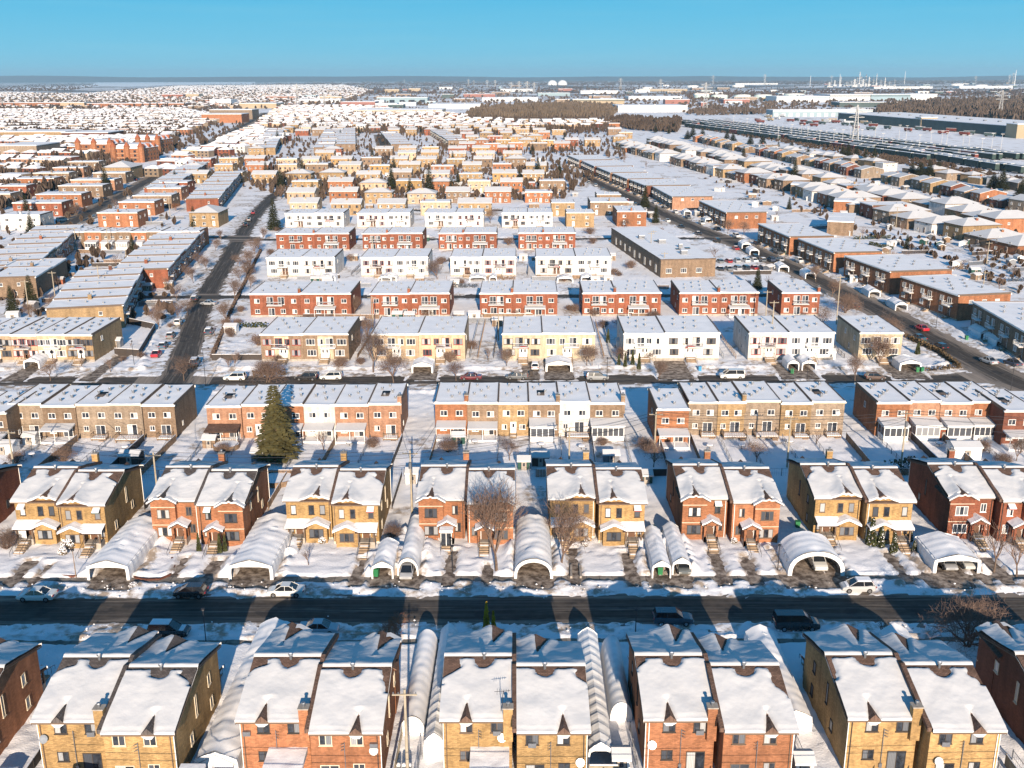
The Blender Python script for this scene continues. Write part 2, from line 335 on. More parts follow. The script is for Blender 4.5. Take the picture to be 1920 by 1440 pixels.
def strip(poly,w,z,umax=None):
    m=MB(); uvs=[]; L=0.; P=[Vector(q) for q in poly]; prev=None
    # smooth the polyline a little
    pts=[]
    for a_,b_ in zip(P[:-1],P[1:]):
        n=max(1,int((b_-a_).length/8))
        for i in range(n): pts.append(a_.lerp(b_,i/n))
    pts.append(P[-1])
    for i,q in enumerate(pts):
        t=(pts[min(i+1,len(pts)-1)]-pts[max(i-1,0)]).normalized(); nn=Vector((t.y,-t.x))
        if i: L+=(q-pts[i-1]).length
        l=q-nn*w; r=q+nn*w; m.v+=[(l.x,l.y,z),(r.x,r.y,z)]; uvs.append(L)
        if i: k_=2*(i-1); m.f.append((k_,k_+1,k_+3,k_+2)); m.m.append(0)
    me=m.mesh('road',['asphalt']); ul=me.uv_layers.new(name='UVMap')
    for li,l in enumerate(me.loops): ul.data[li].uv=((-w if l.vertex_index%2==0 else w),uvs[l.vertex_index//2])
    return me
names=['near_street','second_street','left_avenue','far_left_avenue','farthest_left_avenue','right_avenue','back_street','school_street','inner_street','distant_street','side_street']
for i,(poly,w0,w1,bk) in enumerate(ROADS):
    struct('road_'+names[i],strip(poly,w1+.3,.012+.0045*i))
k=NT('sidewalk',.85,.2); o=k.pos(); b=k.n('ShaderNodeTexBrick'); k.l(o,b.inputs[0]); b.inputs['Scale'].default_value=1; b.inputs['Brick Width'].default_value=1.6; b.inputs['Row Height'].default_value=3.; b.offset=0
b.inputs['Mortar Size'].default_value=.03; b.inputs['Color1'].default_value=(.34,.29,.24,1); b.inputs['Color2'].default_value=(.25,.215,.18,1); b.inputs['Mortar'].default_value=(.08,.07,.06,1)
MATS['walk']=k.col(k.mix(1.,b.outputs[0],k.ramp(k.noise(.7,5,o),[(.3,.45),(.7,1.1)]),'MULTIPLY'))
m=MB()
for yy in (117.75,102.7):
    m.face([(-200,yy-.9-SK*200,.075),(200,yy-.9+SK*200,.075),(200,yy+.9+SK*200,.075),(-200,yy+.9-SK*200,.075)])
struct('pavement',m.mesh('pavement',['walk']))
MATS['drivemat']=(lambda k:k.col(k.mix(k.ramp(k.noise(.9,6,k.pos(),.65),[(.42,0.),(.62,1.)]),k.mix(k.noise(3.,3,k.pos()),(.05,.042,.036),(.14,.10,.075)),(.36,.30,.25))))(NT('driveway_asphalt',.8,.2))
m=MB()
for i,(cx,cy,hw,hl) in enumerate(RECTS):
    z=.080+.0011*i; m.face([(cx-hw-.3,cy-hl,z),(cx+hw+.3,cy-hl,z),(cx+hw+.3,cy+hl,z),(cx-hw-.3,cy+hl,z)])
struct('driveways',m.mesh('driveways',['drivemat']))
# ---------------------------------------------------------------- small reusable parts
def win_mesh(w,h,style,frame):
    def f():
        m=MB(); t=.07; m.mi=0
        m.box(-w/2,w/2,-.06,0,0,t); m.box(-w/2,w/2,-.06,0,h-t,h); m.box(-w/2,-w/2+t,-.06,0,t,h-t); m.box(w/2-t,w/2,-.06,0,t,h-t)
        n={'s':1,'d':2,'t':3,'q':4}[style[0]]
        for i in range(1,n): x=-w/2+w*i/n; m.box(x-.035,x+.035,-.05,0,t,h-t)
        m.box(-w/2-.06,w/2+.06,-.12,0,-.07,0)
        for i in range(n):
            m.mi=1 if (i+len(style))%2==0 else 2
            x0=-w/2+w*i/n;x1=x0+w/n; m.quad((x0,-.02,t),(x1,-.02,t),(x1,-.02,h-t),(x0,-.02,h-t))
        return m.mesh('window',[frame,'glass','curtain'])
    return cached(('win',w,h,style,frame),f)
def add_win(par,x,y,z,w,h,style='d',frame='brownframe',rz=0.,name='window'):
    return mobj(name,win_mesh(w,h,style,frame),par,(x,y,z),rz)
def door_mesh(w,h,mat,frame='white'):
    def f():
        m=MB(); m.mi=1; m.box(-w/2-.08,w/2+.08,-.05,0,0,h+.08); m.mi=0; m.box(-w/2,w/2,-.09,-.05,0,h); m.mi=2; m.box(-w/5,w/5,-.10,-.09,h*.55,h*.88); m.mi=1; m.box(w/2-.16,w/2-.1,-.15,-.09,h*.45,h*.5)
        return m.mesh('door',[mat,frame,'glass'])
    return cached(('door',w,h,mat,frame),f)
def steps_mesh(w,rise,run,n,rail='black',mat='step'):
    def f():
        m=MB(); h=rise/n; t=run/n
        for i in range(n):
            z=rise-h*(i+1); m.mi=0; m.box(-w/2,w/2,-t*(i+1),-t*i,-.3,z+h*.0+.0) if False else m.box(-w/2,w/2,-t*(i+1)+.0,-t*i,z-.25,z+h*.35)
            m.mi=2; 
            if i%4==1: m.box(-w/2+.08,w/2-.08,-t*(i+1)+.12,-t*i-.02,z+h*.35,z+h*.35+.05)
        m.mi=3; m.prism([(0,-.3),(0,rise-.25),(-run,-.25),(-run,-.3)],'x',-w/2+.05,w/2-.05)
        m.mi=1
        for s in (-w/2,w/2):
            m.tube((s,0,rise+.85),(s,-run,.85),.03,k=4)
            for i in range(n//2+1): a=i/(n//2); m.tube((s,-run*a,rise*(1-a)),(s,-run*a,rise*(1-a)+.85),.02,k=4)
        return m.mesh('stairs',[mat,rail,'snow','conc'])
    return cached(('steps',w,rise,run,n,rail,mat),f)
def vent_mesh():
    def f():
        m=MB(); m.tube((0,0,-.1),(0,0,.45),.13,k=8); m.tube((0,0,.45),(0,0,.6),.24,.20,k=8); m.mi=1; m.tube((0,0,.6),(0,0,.64),.16,.05,k=8)
        return m.mesh('roof_vent',['metal','snow'])
    return cached('vent',f)
def chimney_mesh(w,d,h,mat):
    def f():
        m=MB(); m.box(-w/2,w/2,-d/2,d/2,-2.,h); m.mi=1; m.box(-w/2-.06,w/2+.06,-d/2-.06,d/2+.06,h,h+.12); m.mi=2; m.tube((0,0,h+.12),(0,0,h+.45),.14,k=8); m.tube((0,0,h+.45),(0,0,h+.55),.2,.16,k=8)
        return m.mesh('chimney',[mat,'conc','metal'])
    return cached(('chim',w,d,h,mat),f)
def balcony_mesh(w,d,rail='black',snow=True):
    def f():
        m=MB(); m.mi=1; m.box(-w/2,w/2,-d,0,-.14,0); m.mi=0
        m.box(-w/2,w/2,-d,-d+.04,.9,.96); m.box(-w/2,-w/2+.04,-d,0,.9,.96); m.box(w/2-.04,w/2,-d,0,.9,.96)
        n=int(w/.28)
        for i in range(n+1): x=-w/2+.03+(w-.06)*i/n; m.box(x-.018,x+.018,-d,-d+.03,0,.9,False)
        for i in range(1,4):
            for s in (-w/2,w/2-.03): m.box(s,s+.03,-d*i/4,-d*i/4+.03,0,.9,False)
        if snow: m.mi=2; m.box(-w/2+.06,w/2-.06,-d+.06,-.02,.0,.1); m.box(-w/2,w/2,-d-.02,-d+.06,.96,1.02)
        return m.mesh('balcony',[rail,'conc','snow'])
    return cached(('balc',w,d,rail,snow),f)
# ---------------------------------------------------------------- the gabled semi-detached houses of the two nearest rows
HW,HD,HE,HR,RY=6.15,14.1,6.2,8.1,7.1
def sstep(a,b,x): t=min(1,max(0,(x-a)/(b-a))); return t*t*(3-2*t)
def semi(kind,brickm,mir,loc,rz,label,group,seed,shin='shingle',chim=False,porch_open=True,rear=None,ref=''):
    r=random.Random(seed); t=thing('semi_detached_house',label,'house',loc,rz,group); REFS.append((loc[0]-(3 if mir==(rz<3) else -3),loc[1]+(6.7 if rz<3 else -6.7),ref)); W=HW; sx=-1 if mir else 1
    # gable centre (local x from the party wall), half width, peak
    gc,gh=(1.95,1.75) if kind=='y' else (4.55,1.65)
    gz=HE+.98; proj=.0 if kind=='y' else .75; gy0=-proj
    S1=(HR-HE)/RY; S2=(HR-HE)/(HD-RY); ov=.4
    def walls():
        m=MB(mir)
        prof=[(0,-.4),(0,HE-.09),(RY,HR-.09),(HD,HE-.09),(HD,-.4)]
        m.prism([(q[0],q[1]) for q in prof],'x',0,W)
        if kind=='y': m.prism([(gc-gh,HE-.3),(gc+gh,HE-.3),(gc,gz-.12)],'y',-.02,3.)
        else: m.prism([(gc-gh,-.4),(gc+gh-.0,-.4),(gc+gh,HE),(gc,gz-.12),(gc-gh,HE)],'y',-proj,3.)
        m.mi=1; 
        if kind=='y': m.box(-.0,W+.015,-.015,.2,-.4,.55)
        else:
            for zz in (2.75,5.35): m.box(gc-gh-.01,gc+gh+.01,-proj-.02,-proj+.3,zz,zz+.09)
        m.mi=2; m.box(W-.02,W+.07,HD-.1,HD-.02,0,HE-.1)
        return m.mesh('wall',[brickm,'cream','white'])
    mobj('wall',cached(('abw',kind,brickm,mir),walls),t)
    def mz(x,y):
        return HE+S1*y if y<RY else HE+S2*(HD-y)
    def gzf(x,y): return gz-(gz-HE+.0)/gh*abs(x-gc) if (y<4.4 and abs(x-gc)<gh+.45) else -9
    def roof():
        m=MB(mir); th=.16; e=HE-S1*ov; e2=HE-S2*ov
        m.prism([(-ov,e),(RY,HR),(HD+ov,e2),(HD+ov,e2-th),(RY,HR-th),(-ov,e-th)],'x',-.0,W+.3)
        g=(gz-HE)/gh; q=gh+.35
        m.prism([(gc-q,gz-g*q-.1),(gc-q,gz-g*q),(gc,gz+.0),(gc+q,gz-g*q),(gc+q,gz-g*q-.1),(gc,gz-.12)],'y',-proj-.4,4.2)
        # eyebrow over a rear window
        ex=2.0 if True else 4; ex=1.9+2.2
        m.prism([(ex-.6,HE-.1),(ex,HE+.5),(ex+.6,HE-.1)],'y',HD-1.2,HD+.5)
        m.mi=1; m.box(0,W+.3,-ov-.06,-ov,e-th-.02,e-.02); m.box(0,W+.3,HD+ov,HD+ov+.06,e2-th-.02,e2-.02); m.prism([(-ov,e-.2),(RY,HR-.2),(HD+ov,e2-.2),(HD+ov,e2-.3),(RY,HR-.3),(-ov,e-.3)],'x',W+.3,W+.34)
        m.mi=0; m.prism([(-.2,e-.1),(-.2,HE+.2),(RY,HR+.28),(HD+.2,HE+.2),(HD+.2,e2-.1),(RY,HR-.3)],'x',-.42,-.02)
        return m.mesh('roof',[shin,'brownframe'])
    RF=mobj('roof',cached(('abr',kind,shin,mir),roof),t)
    vx=2.9+r.uniform(-.3,.3)
    sp=[r.uniform(-1,1) for _ in range(12)]
    ex=4.1
    def snow():
        m=MB(mir); st=.17
        def prep(y0,y1,side):
            xs=[-.02+ (W+.36)*i/38 for i in range(39)]; n=int((y1-y0)/st); ys=[y0+(y1-y0)*j/n for j in range(n+1)]
            def fn(x,y):
                a_,b_=mz(x,y),gzf(x,y); base=max(a_,b_)+.22*max(0,1-abs(a_-b_)/.7)**2; wob=nz(x*.9+seed*3.1,y*.9,1.)*.5+nz(x*2.6,y*2.6+seed,3.)*.26+nz(x*6,y*6+seed,5.)*.1
                dr=abs(y-RY)  # distance from the ridge
                if side==0 or True:
                    lim=.30+wob*.35
                    dv=math.hypot((x-vx)/.8,(dr-.35)/ (1.35 if y<RY else .5))-1
                    d=min(dr-lim, dv*.8+wob*.35) if y<RY else dr-.03+ (0 if y<RY else .0)
                    if (y>RY): d=min(dr-.02,9)
                    # outer slid patch
                    if (y<RY)==(rear is None):
                        L_=2.5+sp[0]*.7; wd=1.15+sp[1]*.4
                        do=((x-(W+.3))+wd*(1-sstep(L_*.45,L_,dr))+.25*math.sin(dr*2.2+sp[2]*3))*-1+wob*.4
                        if dr<L_+.6: d=min(d,do if do<1 else do)
                    if rear is not None and y>RY:
                        dv=math.hypot((x-vx)/.85,(dr-.3)/.95)-1; d=min(dr-.2-wob*.3,dv*.8+wob*.3)
                        L_=2.4+sp[0]*1.; wd=.95+sp[1]*.45
                        do=((x-(W+.3))+wd*(1-sstep(L_*.45,L_,dr))+.2*math.sin(dr*2.+sp[2]*3))*-1+wob*.35
                        if dr<L_+.6: d=min(d,do)
                        # eyebrow
                        de=HD+ov-y; dd=abs(x-ex)-.36*max(0,1-de/2.2)-.0; 
                        if de<2.4: d=min(d,dd+.02)
                    if rear is not None and y<RY: d=dr-.02
                # bare wedge on the front gable
                if y<4.2:
                    u=(x-gc)*sx*(1 if rear is None else -1); a=max(0,1-(y+proj+.4)/4.)
                    dw=(-(u) -.12) if u<0 else (u-1.0*a-.0)
                    if rear is None: dw=abs(x-gc+.1)-.42*a*a-.0
                    else: dw=max(-u-.05,u-1.2*a)
                    d=min(d,dw*1.1+wob*.12)
                th=.30*sstep(-.05,.45,d)+wob*.07*sstep(0,.6,d)
                z=base+th+(.10*nz(x*.55+seed,y*.45,9)*sstep(.3,1.2,d))-(.12 if d<0 else 0.)-.02
                # sag over the valleys
                if y>HD+ov-.3 or y<y0+.2: z-=.05
                return (x,y,z)
            m.grid(xs,ys,fn)
            # eave skirts
            for yy in ([y0] if side==0 else [y1]):
                for i in range(38):
                    a=fn(xs[i],yy);b=fn(xs[i+1],yy); q=(a[0],a[1],a[2]-.3),(b[0],b[1],b[2]-.3)
                    (m.quad(q[0],q[1],b,a) if side==0 else m.quad(a,b,q[1],q[0]))
        prep(-ov-(.0)-.05,RY,0); prep(RY,HD+ov+.05,1)
        if proj: # snow on the projecting gable
            xs=[gc-gh-.4+ (2*gh+.8)*i/14 for i in range(15)]
            def f2(x,y):
                u=(x-gc)*sx; d=abs(x-gc)-.5; return (x,y,gz-(gz-HE)/gh*abs(x-gc)+(.27*sstep(-.05,.4,d) if d>0 else -.12))
            m.grid(xs,[-proj-.45+.2*j for j in range(5)],f2)
            for i in range(14):
                a=f2(xs[i],-proj-.45);b=f2(xs[i+1],-proj-.45); m.quad((a[0],a[1],a[2]-.22),(b[0],b[1],b[2]-.22),b,a)
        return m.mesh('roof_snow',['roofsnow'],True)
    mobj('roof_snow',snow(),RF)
    X=lambda x: sx*x
    mobj('roof_vent',vent_mesh(),RF,(X(vx),RY+(.25 if rear is not None else -.25),HR-.05))
    if chim: mobj('chimney',cached(('abch',brickm),lambda:chimney_mesh(.85,.75,1.35,brickm)),RF,(X(.35),HD-.2 if rear is None else HD+.1,HE-.2 if rear is not None else HE+.2))
    # front openings
    fy=-.0; py=-proj; F=r.choice(['brownframe','brownframe','white','dark'])
    if kind=='y':
        add_win(t,X(gc-.75),fy-.03,3.95,.75,1.35,'s',F); add_win(t,X(gc+.75),fy-.03,3.95,.75,1.35,'ss',F); add_win(t,X(5.15),fy,3.95,.75,1.35,'s',F)
        add_win(t,X(gc),-1.22,1.05,1.95,1.25,'t',F); mobj('door',door_mesh(.95,2.05,'door'),t,(X(4.45),-.15,1.15)); add_win(t,X(5.55),fy,1.35,.6,1.2,'s',F)
        def porch():
            m=MB(mir)
            m.prism([(gc-1.45,-.4),(gc+1.45,-.4),(gc+1.45,2.75),(gc,3.35),(gc-1.45,2.75)],'y',-1.2,.0)
            m.mi=1; m.box(gc+1.55,5.75,-1.5,.0,-.3,1.12); m.mi=2; m.box(5.55,5.75,-1.5,-1.3,1.1,2.75); m.box(gc+1.5,gc+1.7,-1.5,-1.3,1.1,2.75)
            return m.mesh('porch',[brickm,'conc','brownframe'])
        mobj('porch',cached(('abp',kind,brickm,mir),porch),t)
        def proof():
            m=MB(mir); m.prism([(gc-1.8,2.6),(gc,3.45),(gc+1.8,2.6),(gc+1.8,2.48),(gc,3.3),(gc-1.8,2.48)],'y',-1.6,0)
            m.prism([(-1.75,2.62),(0,3.1),(0,2.8),(-1.75,2.5)],'x',gc+1.2,6.0); m.mi=1
            xs=[gc-1.85+(6.1-gc+1.85)*i/24 for i in range(25)]
            def f(x,y):
                b=max(3.45-.472*abs(x-gc) if x<gc+1.8 else 0,(3.1+.274*y) if x>gc+1.0 else 0); return (x,y,b+.26*(1 if y>-1.66 else .55)+.05*nz(x*1.3+seed,y*1.3))
            m.grid(xs,[-1.7,-1.6,-1.2,-.8,-.4,-.02],f)
            for i in range(24): a=f(xs[i],-1.7);b=f(xs[i+1],-1.7); m.quad((a[0],a[1],a[2]-.2),(b[0],b[1],b[2]-.2),b,a)
            return m.mesh('porch_roof',[shin,'snow'],False)
        mobj('porch_roof',proof(),t)
        dx=4.45
    else:
        add_win(t,X(gc),py,3.75,1.7,1.3,'t',F); add_win(t,X(gc),py,1.15,1.9,1.3,'t',F); add_win(t,X(1.3),fy,3.9,.8,1.25,'d',F); add_win(t,X(.95),fy,1.35,.8,1.25,'d',F)
        dx=2.35; mobj('door',door_mesh(.95,2.05,'door'),t,(X(dx),-.75,1.15))
        def porch():
            m=MB(mir); m.mi=0; m.box(dx-.95,dx-.65,-1.7,-1.4,-.2,2.9); m.box(dx+.65,dx+.95,-1.7,-1.4,-.2,2.9); m.box(dx-.95,dx+.95,-.7,.0,1.1,3.0); m.prism([(dx-.95,2.75),(dx+.95,2.75),(dx,3.4)],'y',-1.7,-1.5); m.mi=1; m.box(dx-.95,dx+.95,-1.7,0,-.3,1.12)
            return m.mesh('porch',[brickm,'conc'])
        mobj('porch',cached(('abp',kind,brickm,mir),porch),t)
        def proof():
            m=MB(mir); m.prism([(dx-1.25,2.75),(dx,3.55),(dx+1.25,2.75),(dx+1.25,2.65),(dx,3.4),(dx-1.25,2.65)],'y',-1.9,0); m.mi=1
            xs=[dx-1.32+2.64*i/12 for i in range(13)]
            f=lambda x,y:(x,y,3.55-.64*abs(x-dx)*(1-.12*abs(x-dx))+.27+.04*nz(x*1.5+seed,y))
            m.grid(xs,[-2.0,-1.5,-1.,-.5,-.02],f)
            for i in range(12): a=f(xs[i],-2.);b=f(xs[i+1],-2.); m.quad((a[0],a[1],a[2]-.2),(b[0],b[1],b[2]-.2),b,a)
            return m.mesh('porch_roof',[shin,'snow'],False)
        mobj('porch_roof',proof(),t)
    mobj('stairs',steps_mesh(1.35,1.15,3.5,8),t,(X(dx),-1.6,0))
    rv=random.Random(seed*31+5)
    def awn(w,mt):
        m=MB(); m.prism([(-.75,-.42),(0,0),(0,.06),(-.78,-.34)],'x',-w/2,w/2); m.mi=1; m.prism([(-.72,-.30),(0,.06),(0,.22),(-.74,-.16)],'x',-w/2+.03,w/2-.03); return m.mesh('awning',[mt,'snow'])
    if rv.random()<.4:
        mt=rv.choice(['darkgreen','white','redtrim','cream']); mobj('awning',cached(('awn',1.0,mt),lambda:awn(1.0,mt)),t,(X(5.15 if kind=='y' else 1.3),-.02,5.5))
    if rv.random()<.45:
        mobj('air_conditioner',cached('acu',lambda:MB().box(-.35,.35,-.3,0,0,.45).mesh('air_conditioner',['metal'])),t,(X(1.35 if kind=='y' else 5.6),HD+.3,HE-1.7))
    if rv.random()<.5:
        def dsh():
            m=MB(); m.tube((0,.3,.1),(0,.36,.13),.36,.4,12); m.tube((0,0,-.2),(0,.3,.1),.03,k=4); return m.mesh('satellite_dish',['metal'])
        mobj('satellite_dish',cached('sdh',dsh),t,(X(rv.choice([.9,5.6])),HD+.02,rv.choice([2.9,3.4,4.2])))
    def pipe(mt):
        m=MB(); m.tube((0,0,.1),(0,0,HE-.2),.05,k=5); return m.mesh('downpipe',[mt])
    mt=rv.choice(['white','brownframe','dark']); mobj('downpipe',cached(('dp',mt),lambda:pipe(mt)),t,(X(.25),-.08,0)); mobj('downpipe',cached(('dp',mt),lambda:pipe(mt)),t,(X(W-.25),HD+.08,0))
    if rv.random()<.35:
        mt=rv.choice(['white','white','dark']); mobj('porch_screen',cached(('psc',mt),lambda:MB().box(-.7,.7,-1.25,-1.18,1.15,2.6).box(-.7,-.63,-1.18,-.2,1.15,2.6).mesh('porch_screen',[mt])),t,(X(5.2) if kind=='y' else X(dx)-.0,-.02,0)) if kind=='y' else None
    # rear openings: they face +y
    pi=math.pi; F2=r.choice(['brownframe','dark','dark','cream'])
    add_win(t,X(ex),HD,HE-1.55,1.15,1.2,'d',F2,pi); add_win(t,X(1.35),HD,HE-1.55,1.15,1.2,'dd',F2,pi)
    add_win(t,X(4.2),HD,1.75,1.05,1.0,'d',F2,pi); 
    if rear!='leanto': add_win(t,X(1.6),HD,.55,1.7,2.05,'d',F2,pi,'patio_door')
    if rear in('leanto','leanto2'):
        def lt():
            m=MB(mir); 
            for x in (.5,3.4): m.box(x-.06,x+.06,HD+3.2,HD+3.32,-.2,2.6)
            m.box(.3,3.7,HD,HD+3.5,2.6,2.7); m.mi=1; xs=[.25+3.5*i/12 for i in range(13)]
            m.grid(xs,[HD+.0+.3*j for j in range(13)],lambda x,y:(x,y,3.15-.07*(y-HD)+.06*nz(x,y)-(.12 if y>HD+3.5 else 0)))
            for i in range(12): m.quad((xs[i+1],HD+3.6,2.6),(xs[i],HD+3.6,2.6),(xs[i],HD+3.6,2.78),(xs[i+1],HD+3.6,2.78))
            m.quad((.25,HD,2.65),(.25,HD+3.6,2.65),(.25,HD+3.6,2.8),(.25,HD,3.1)); m.quad((3.75,HD+3.6,2.65),(3.75,HD,2.65),(3.75,HD,3.1),(3.75,HD+3.6,2.8))
            return m.mesh('patio_roof',['white','snow'])
        mobj('patio_roof',lt(),t)
    # side openings
    a=pi/2 if not mir else -pi/2
    for (y,z,w,h) in ((RY+.6,3.3,.5,2.2),(3.4,3.9,.8,1.2),(9.6,1.6,.8,1.1),(3.2,1.2,.8,1.2)):
        if r.random()<.8: add_win(t,X(W),y,z,w,h,'s',F2,a)
    def serv():
        m=MB(mir); m.tube((3.0,HD+.12,1.2),(3.0,HD+.12,5.0),.035,k=5); m.box(2.86,3.14,HD,HD+.15,.9,1.35)
        for i in range(3): m.tube((3.0,HD+.12,4.3+.3*i),(2.7,HD+.35,4.3+.3*i),.03,k=4)
        return m.mesh('service_mast',['metal'])
    if rear is not None: mobj('service_mast',cached(('serv',mir),serv),t)
    return t
CN={'b_yellow':'yellow','b_tan':'tan','b_orange':'orange-red','b_red':'red','b_dark':'dark red','b_pink':'pinkish','b_brown':'brown','b_grey':'grey-tan','b_peach':'peach','b_white':'white','b_cream':'cream'}
# row B: front faces the camera. right halves' near right eave corners were measured
xb=[455-254,455,708,962,1211,1463,1717,1971]; kb=[('y','b_yellow'),('r','b_orange'),('y','b_yellow'),('r','b_orange'),('y','b_yellow'),('r','b_orange'),('y','b_yellow'),('r','b_red')]
wherep=['leftmost pair','second pair from left','third pair from left','fourth pair from left','fifth pair from left','sixth pair from left','seventh pair from left','rightmost pair']
for i,(k_,b_) in enumerate(kb):
    x,y=G([193,455,708,962,1211,1463,1717,1971][i]-4,945,6.2); y=127.95+SK*1.3*x; xp=x-HW-.0
    sh='shingle' if i!=1 else 'shingle_grey'
    semi(k_,b_,False,(xp+.2,y,0),R(.6),f"{CN[b_]} brick gabled house, right half, {wherep[i]} across the near street",'semi-detached houses on the far side of the near street',i*2+1,sh,False,ref='right half of the gabled '+wherep[i])
    semi(k_,b_,True,(xp-.25,y+1.35,0),R(.6),f"{CN[b_]} brick gabled house, left half, {wherep[i]} across the near street",'semi-detached houses on the far side of the near street',i*2+2,sh,True,ref='left half of the gabled '+wherep[i])
x,y=G(8,945,6.2); semi('r','b_red',False,(G(193,945,6.2)[0]-18.2-HW,127.0,0),R(.6),"red brick gabled house cut off by the left edge, far side of the near street",'semi-detached houses on the far side of the near street',41,'shingle',ref='red gabled house at the left edge')
# row A: rear faces the camera; rotated half a turn, so the un-mirrored half stands on the left
ka=[('y','b_orange'),('y','b_yellow'),('r','b_orange'),('y','b_yellow'),('y','b_orange'),('y','b_yellow'),('r','b_dark')]
wa=['pair cut by the left edge','bottom left pair','second bottom pair','bottom centre pair','fourth bottom pair','bottom right pair','pair cut by the right edge']
for i,(k_,b_) in enumerate(ka):
    xr=5.6+18.2*(i-3)-.05; y=77.6+SK*xr; xp=xr-HW-.3
    sh='shingle' if i!=1 else 'shingle_grey'; dd={'b_dark':'dark red'}.get(b_,CN[b_])
    rr=['x','x','leanto','leanto2','x','x','x'][i]
    semi(k_,b_,True,(xp+.15,y+HD,0),math.pi+R(.6),f"{dd} house seen from behind, right half of the {wa[i]}",'semi-detached houses in the nearest row',60+i*2,sh,False,rear='x',ref='right half of the '+wa[i])
    semi(k_,b_,False,(xp-.3,y+HD+1.75,0),math.pi+R(.6),f"{dd} house seen from behind, left half of the {wa[i]}",'semi-detached houses in the nearest row',61+i*2,sh,True,rear=rr,ref='left half of the '+wa[i])
# ---------------------------------------------------------------- flat-roofed terraces and blocks
def hipmesh(W,D,H,rise,shin):
    def f():
        m=MB(); o=.45; a=min(W,D)/2+o; x0,x1,y0,y1=-o,W+o,-o,D+o
        if W>=D: r0,r1=(x0+a,D/2,H+rise),(x1-a,D/2,H+rise)
        else: r0,r1=(W/2,y0+a,H+rise),(W/2,y1-a,H+rise)
        A,B_,C,D_=(x0,y0,H),(x1,y0,H),(x1,y1,H),(x0,y1,H)
        if W>=D: m.face([A,B_,r1,r0]);m.face([B_,C,r1]);m.face([C,D_,r0,r1]);m.face([D_,A,r0])
        else: m.face([A,B_,r0]);m.face([B_,C,r1,r0]);m.face([C,D_,r1]);m.face([D_,A,r0,r1])
        m.mi=1; m.box(x0,x1,y0,y1,H-.22,H-.004)
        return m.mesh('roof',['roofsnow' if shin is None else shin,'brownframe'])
    return cached(('hip',W,D,H,rise,shin),f)
def gablemesh(W,D,H,rise):
    def f():
        m=MB(); o=.35; m.prism([(-o,H-.1),(D/2,H+rise),(D+o,H-.1),(D+o,H+.12),(D/2,H+rise+.22),(-o,H+.12)],'x',-o,W+o)
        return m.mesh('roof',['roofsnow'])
    return cached(('gab',W,D,H,rise),f)
def flatroof(W,D,H,trim,seed):
    def f():
        m=MB(); m.mi=1; o=.18; h=.34
        m.box(-o,W+o,-o-.1,.12,H+.02,H+h-.06); m.box(-o,W+o,D-.12,D+o,H-.12,H+h-.06); m.mi=0; m.box(-.02,.13,-.2,D-.12,H,H+h+.16); m.box(W-.13,W+.02,-.2,D-.12,H,H+h+.16)
        return m.mesh('roof',['brownframe',trim])
    return cached(('flat',W,D,H,trim),f)
def flatsnow(W,D,H,seed,bare=False):
    def f():
        m=MB(); nx_=max(4,int(W/.8)); ny_=max(5,int(D/.9)); xs=[.02+(W-.04)*i/nx_ for i in range(nx_+1)]; ys=[-.27+(D+.4)*j/ny_ for j in range(ny_+1)]
        def z(x,y):
            b=H+.30+.05*nz(x*.5+seed,y*.5)+.035*nz(x*1.6,y*1.6+seed)
            e=min(x,W-x); 
            if e<.25: b+=.10
            if y<.1: b+=.10
            return (x,y,b)
        m.grid(xs,ys,z); a0=H+.1
        for i in range(nx_): m.quad((xs[i],ys[0],H+.22),(xs[i+1],ys[0],H+.22),z(xs[i+1],ys[0]),z(xs[i],ys[0]))
        m.mi=1
        if bare: m.box(W*.3,W*.55,D*.35,D*.6,H+.1,H+.40)
        return m.mesh('roof_snow',['flatsnow','shingle_grey'],True)
    return cached(('fs',W,D,H,seed%6,bare),f)
def vent2():
    def f():
        m=MB(); m.box(-.16,.16,-.16,.16,-.1,.45); m.box(-.23,.23,-.23,.23,.3,.5); m.mi=1; m.box(-.12,.12,-.1,.12,.5,.53)
        return m.mesh('roof_vent',['metal','snow'])
    return cached('vent2',f)
def sunroom(w,d,h,z0=.4,base='white'):
    def f():
        m=MB(); m.mi=0; m.box(-w/2,w/2,-d,0,z0,z0+.9); m.box(-w/2,w/2,-d,0,h-.25,h)
        n=max(3,int(w/.9))
        for i in range(n+1): x=-w/2+.05+(w-.1)*i/n; m.box(x-.06,x+.06,-d,-d+.1,z0+.9,h-.25)
        for y in (-d/2,-.1): m.box(-w/2,-w/2+.1,y-.06,y+.06,z0+.9,h-.25); m.box(w/2-.1,w/2,y-.06,y+.06,z0+.9,h-.25)
        m.mi=1; m.box(-w/2+.05,w/2-.05,-d+.05,0,z0+.9,h-.25)
        m.mi=2; m.prism([(-d-.2,h),(0,h+.05),(0,h+.75),(-d-.25,h+.28)],'x',-w/2-.2,w/2+.2)
        m.mi=3
        for x in (-w/2+.1,w/2-.1): m.box(x-.08,x+.08,-d+.05,-d+.2,-.3,z0)
        return m.mesh('sunroom',[base,'curtain','roofsnow','wood'])
    return cached(('sun',w,d,h,z0,base),f)
def canopy(w,d,h,roofm='roofsnow',posts='white'):
    def f():
        m=MB(); m.prism([(-d,h-.35),(0,h),(0,h+.25),(-d,h-.12)],'x',-w/2,w/2); m.mi=1
        for x in (-w/2+.08,0,w/2-.08): m.box(x-.05,x+.05,-d+.05,-d+.15,-.2,h-.35)
        m.mi=2; m.box(-w/2,w/2,-d,0,.35,.5); m.box(-w/2+.1,w/2-.1,-d+.1,0,.5,.62)
        return m.mesh('canopy',[roofm,posts,'snow'])
    return cached(('can',w,d,h,roofm,posts),f)
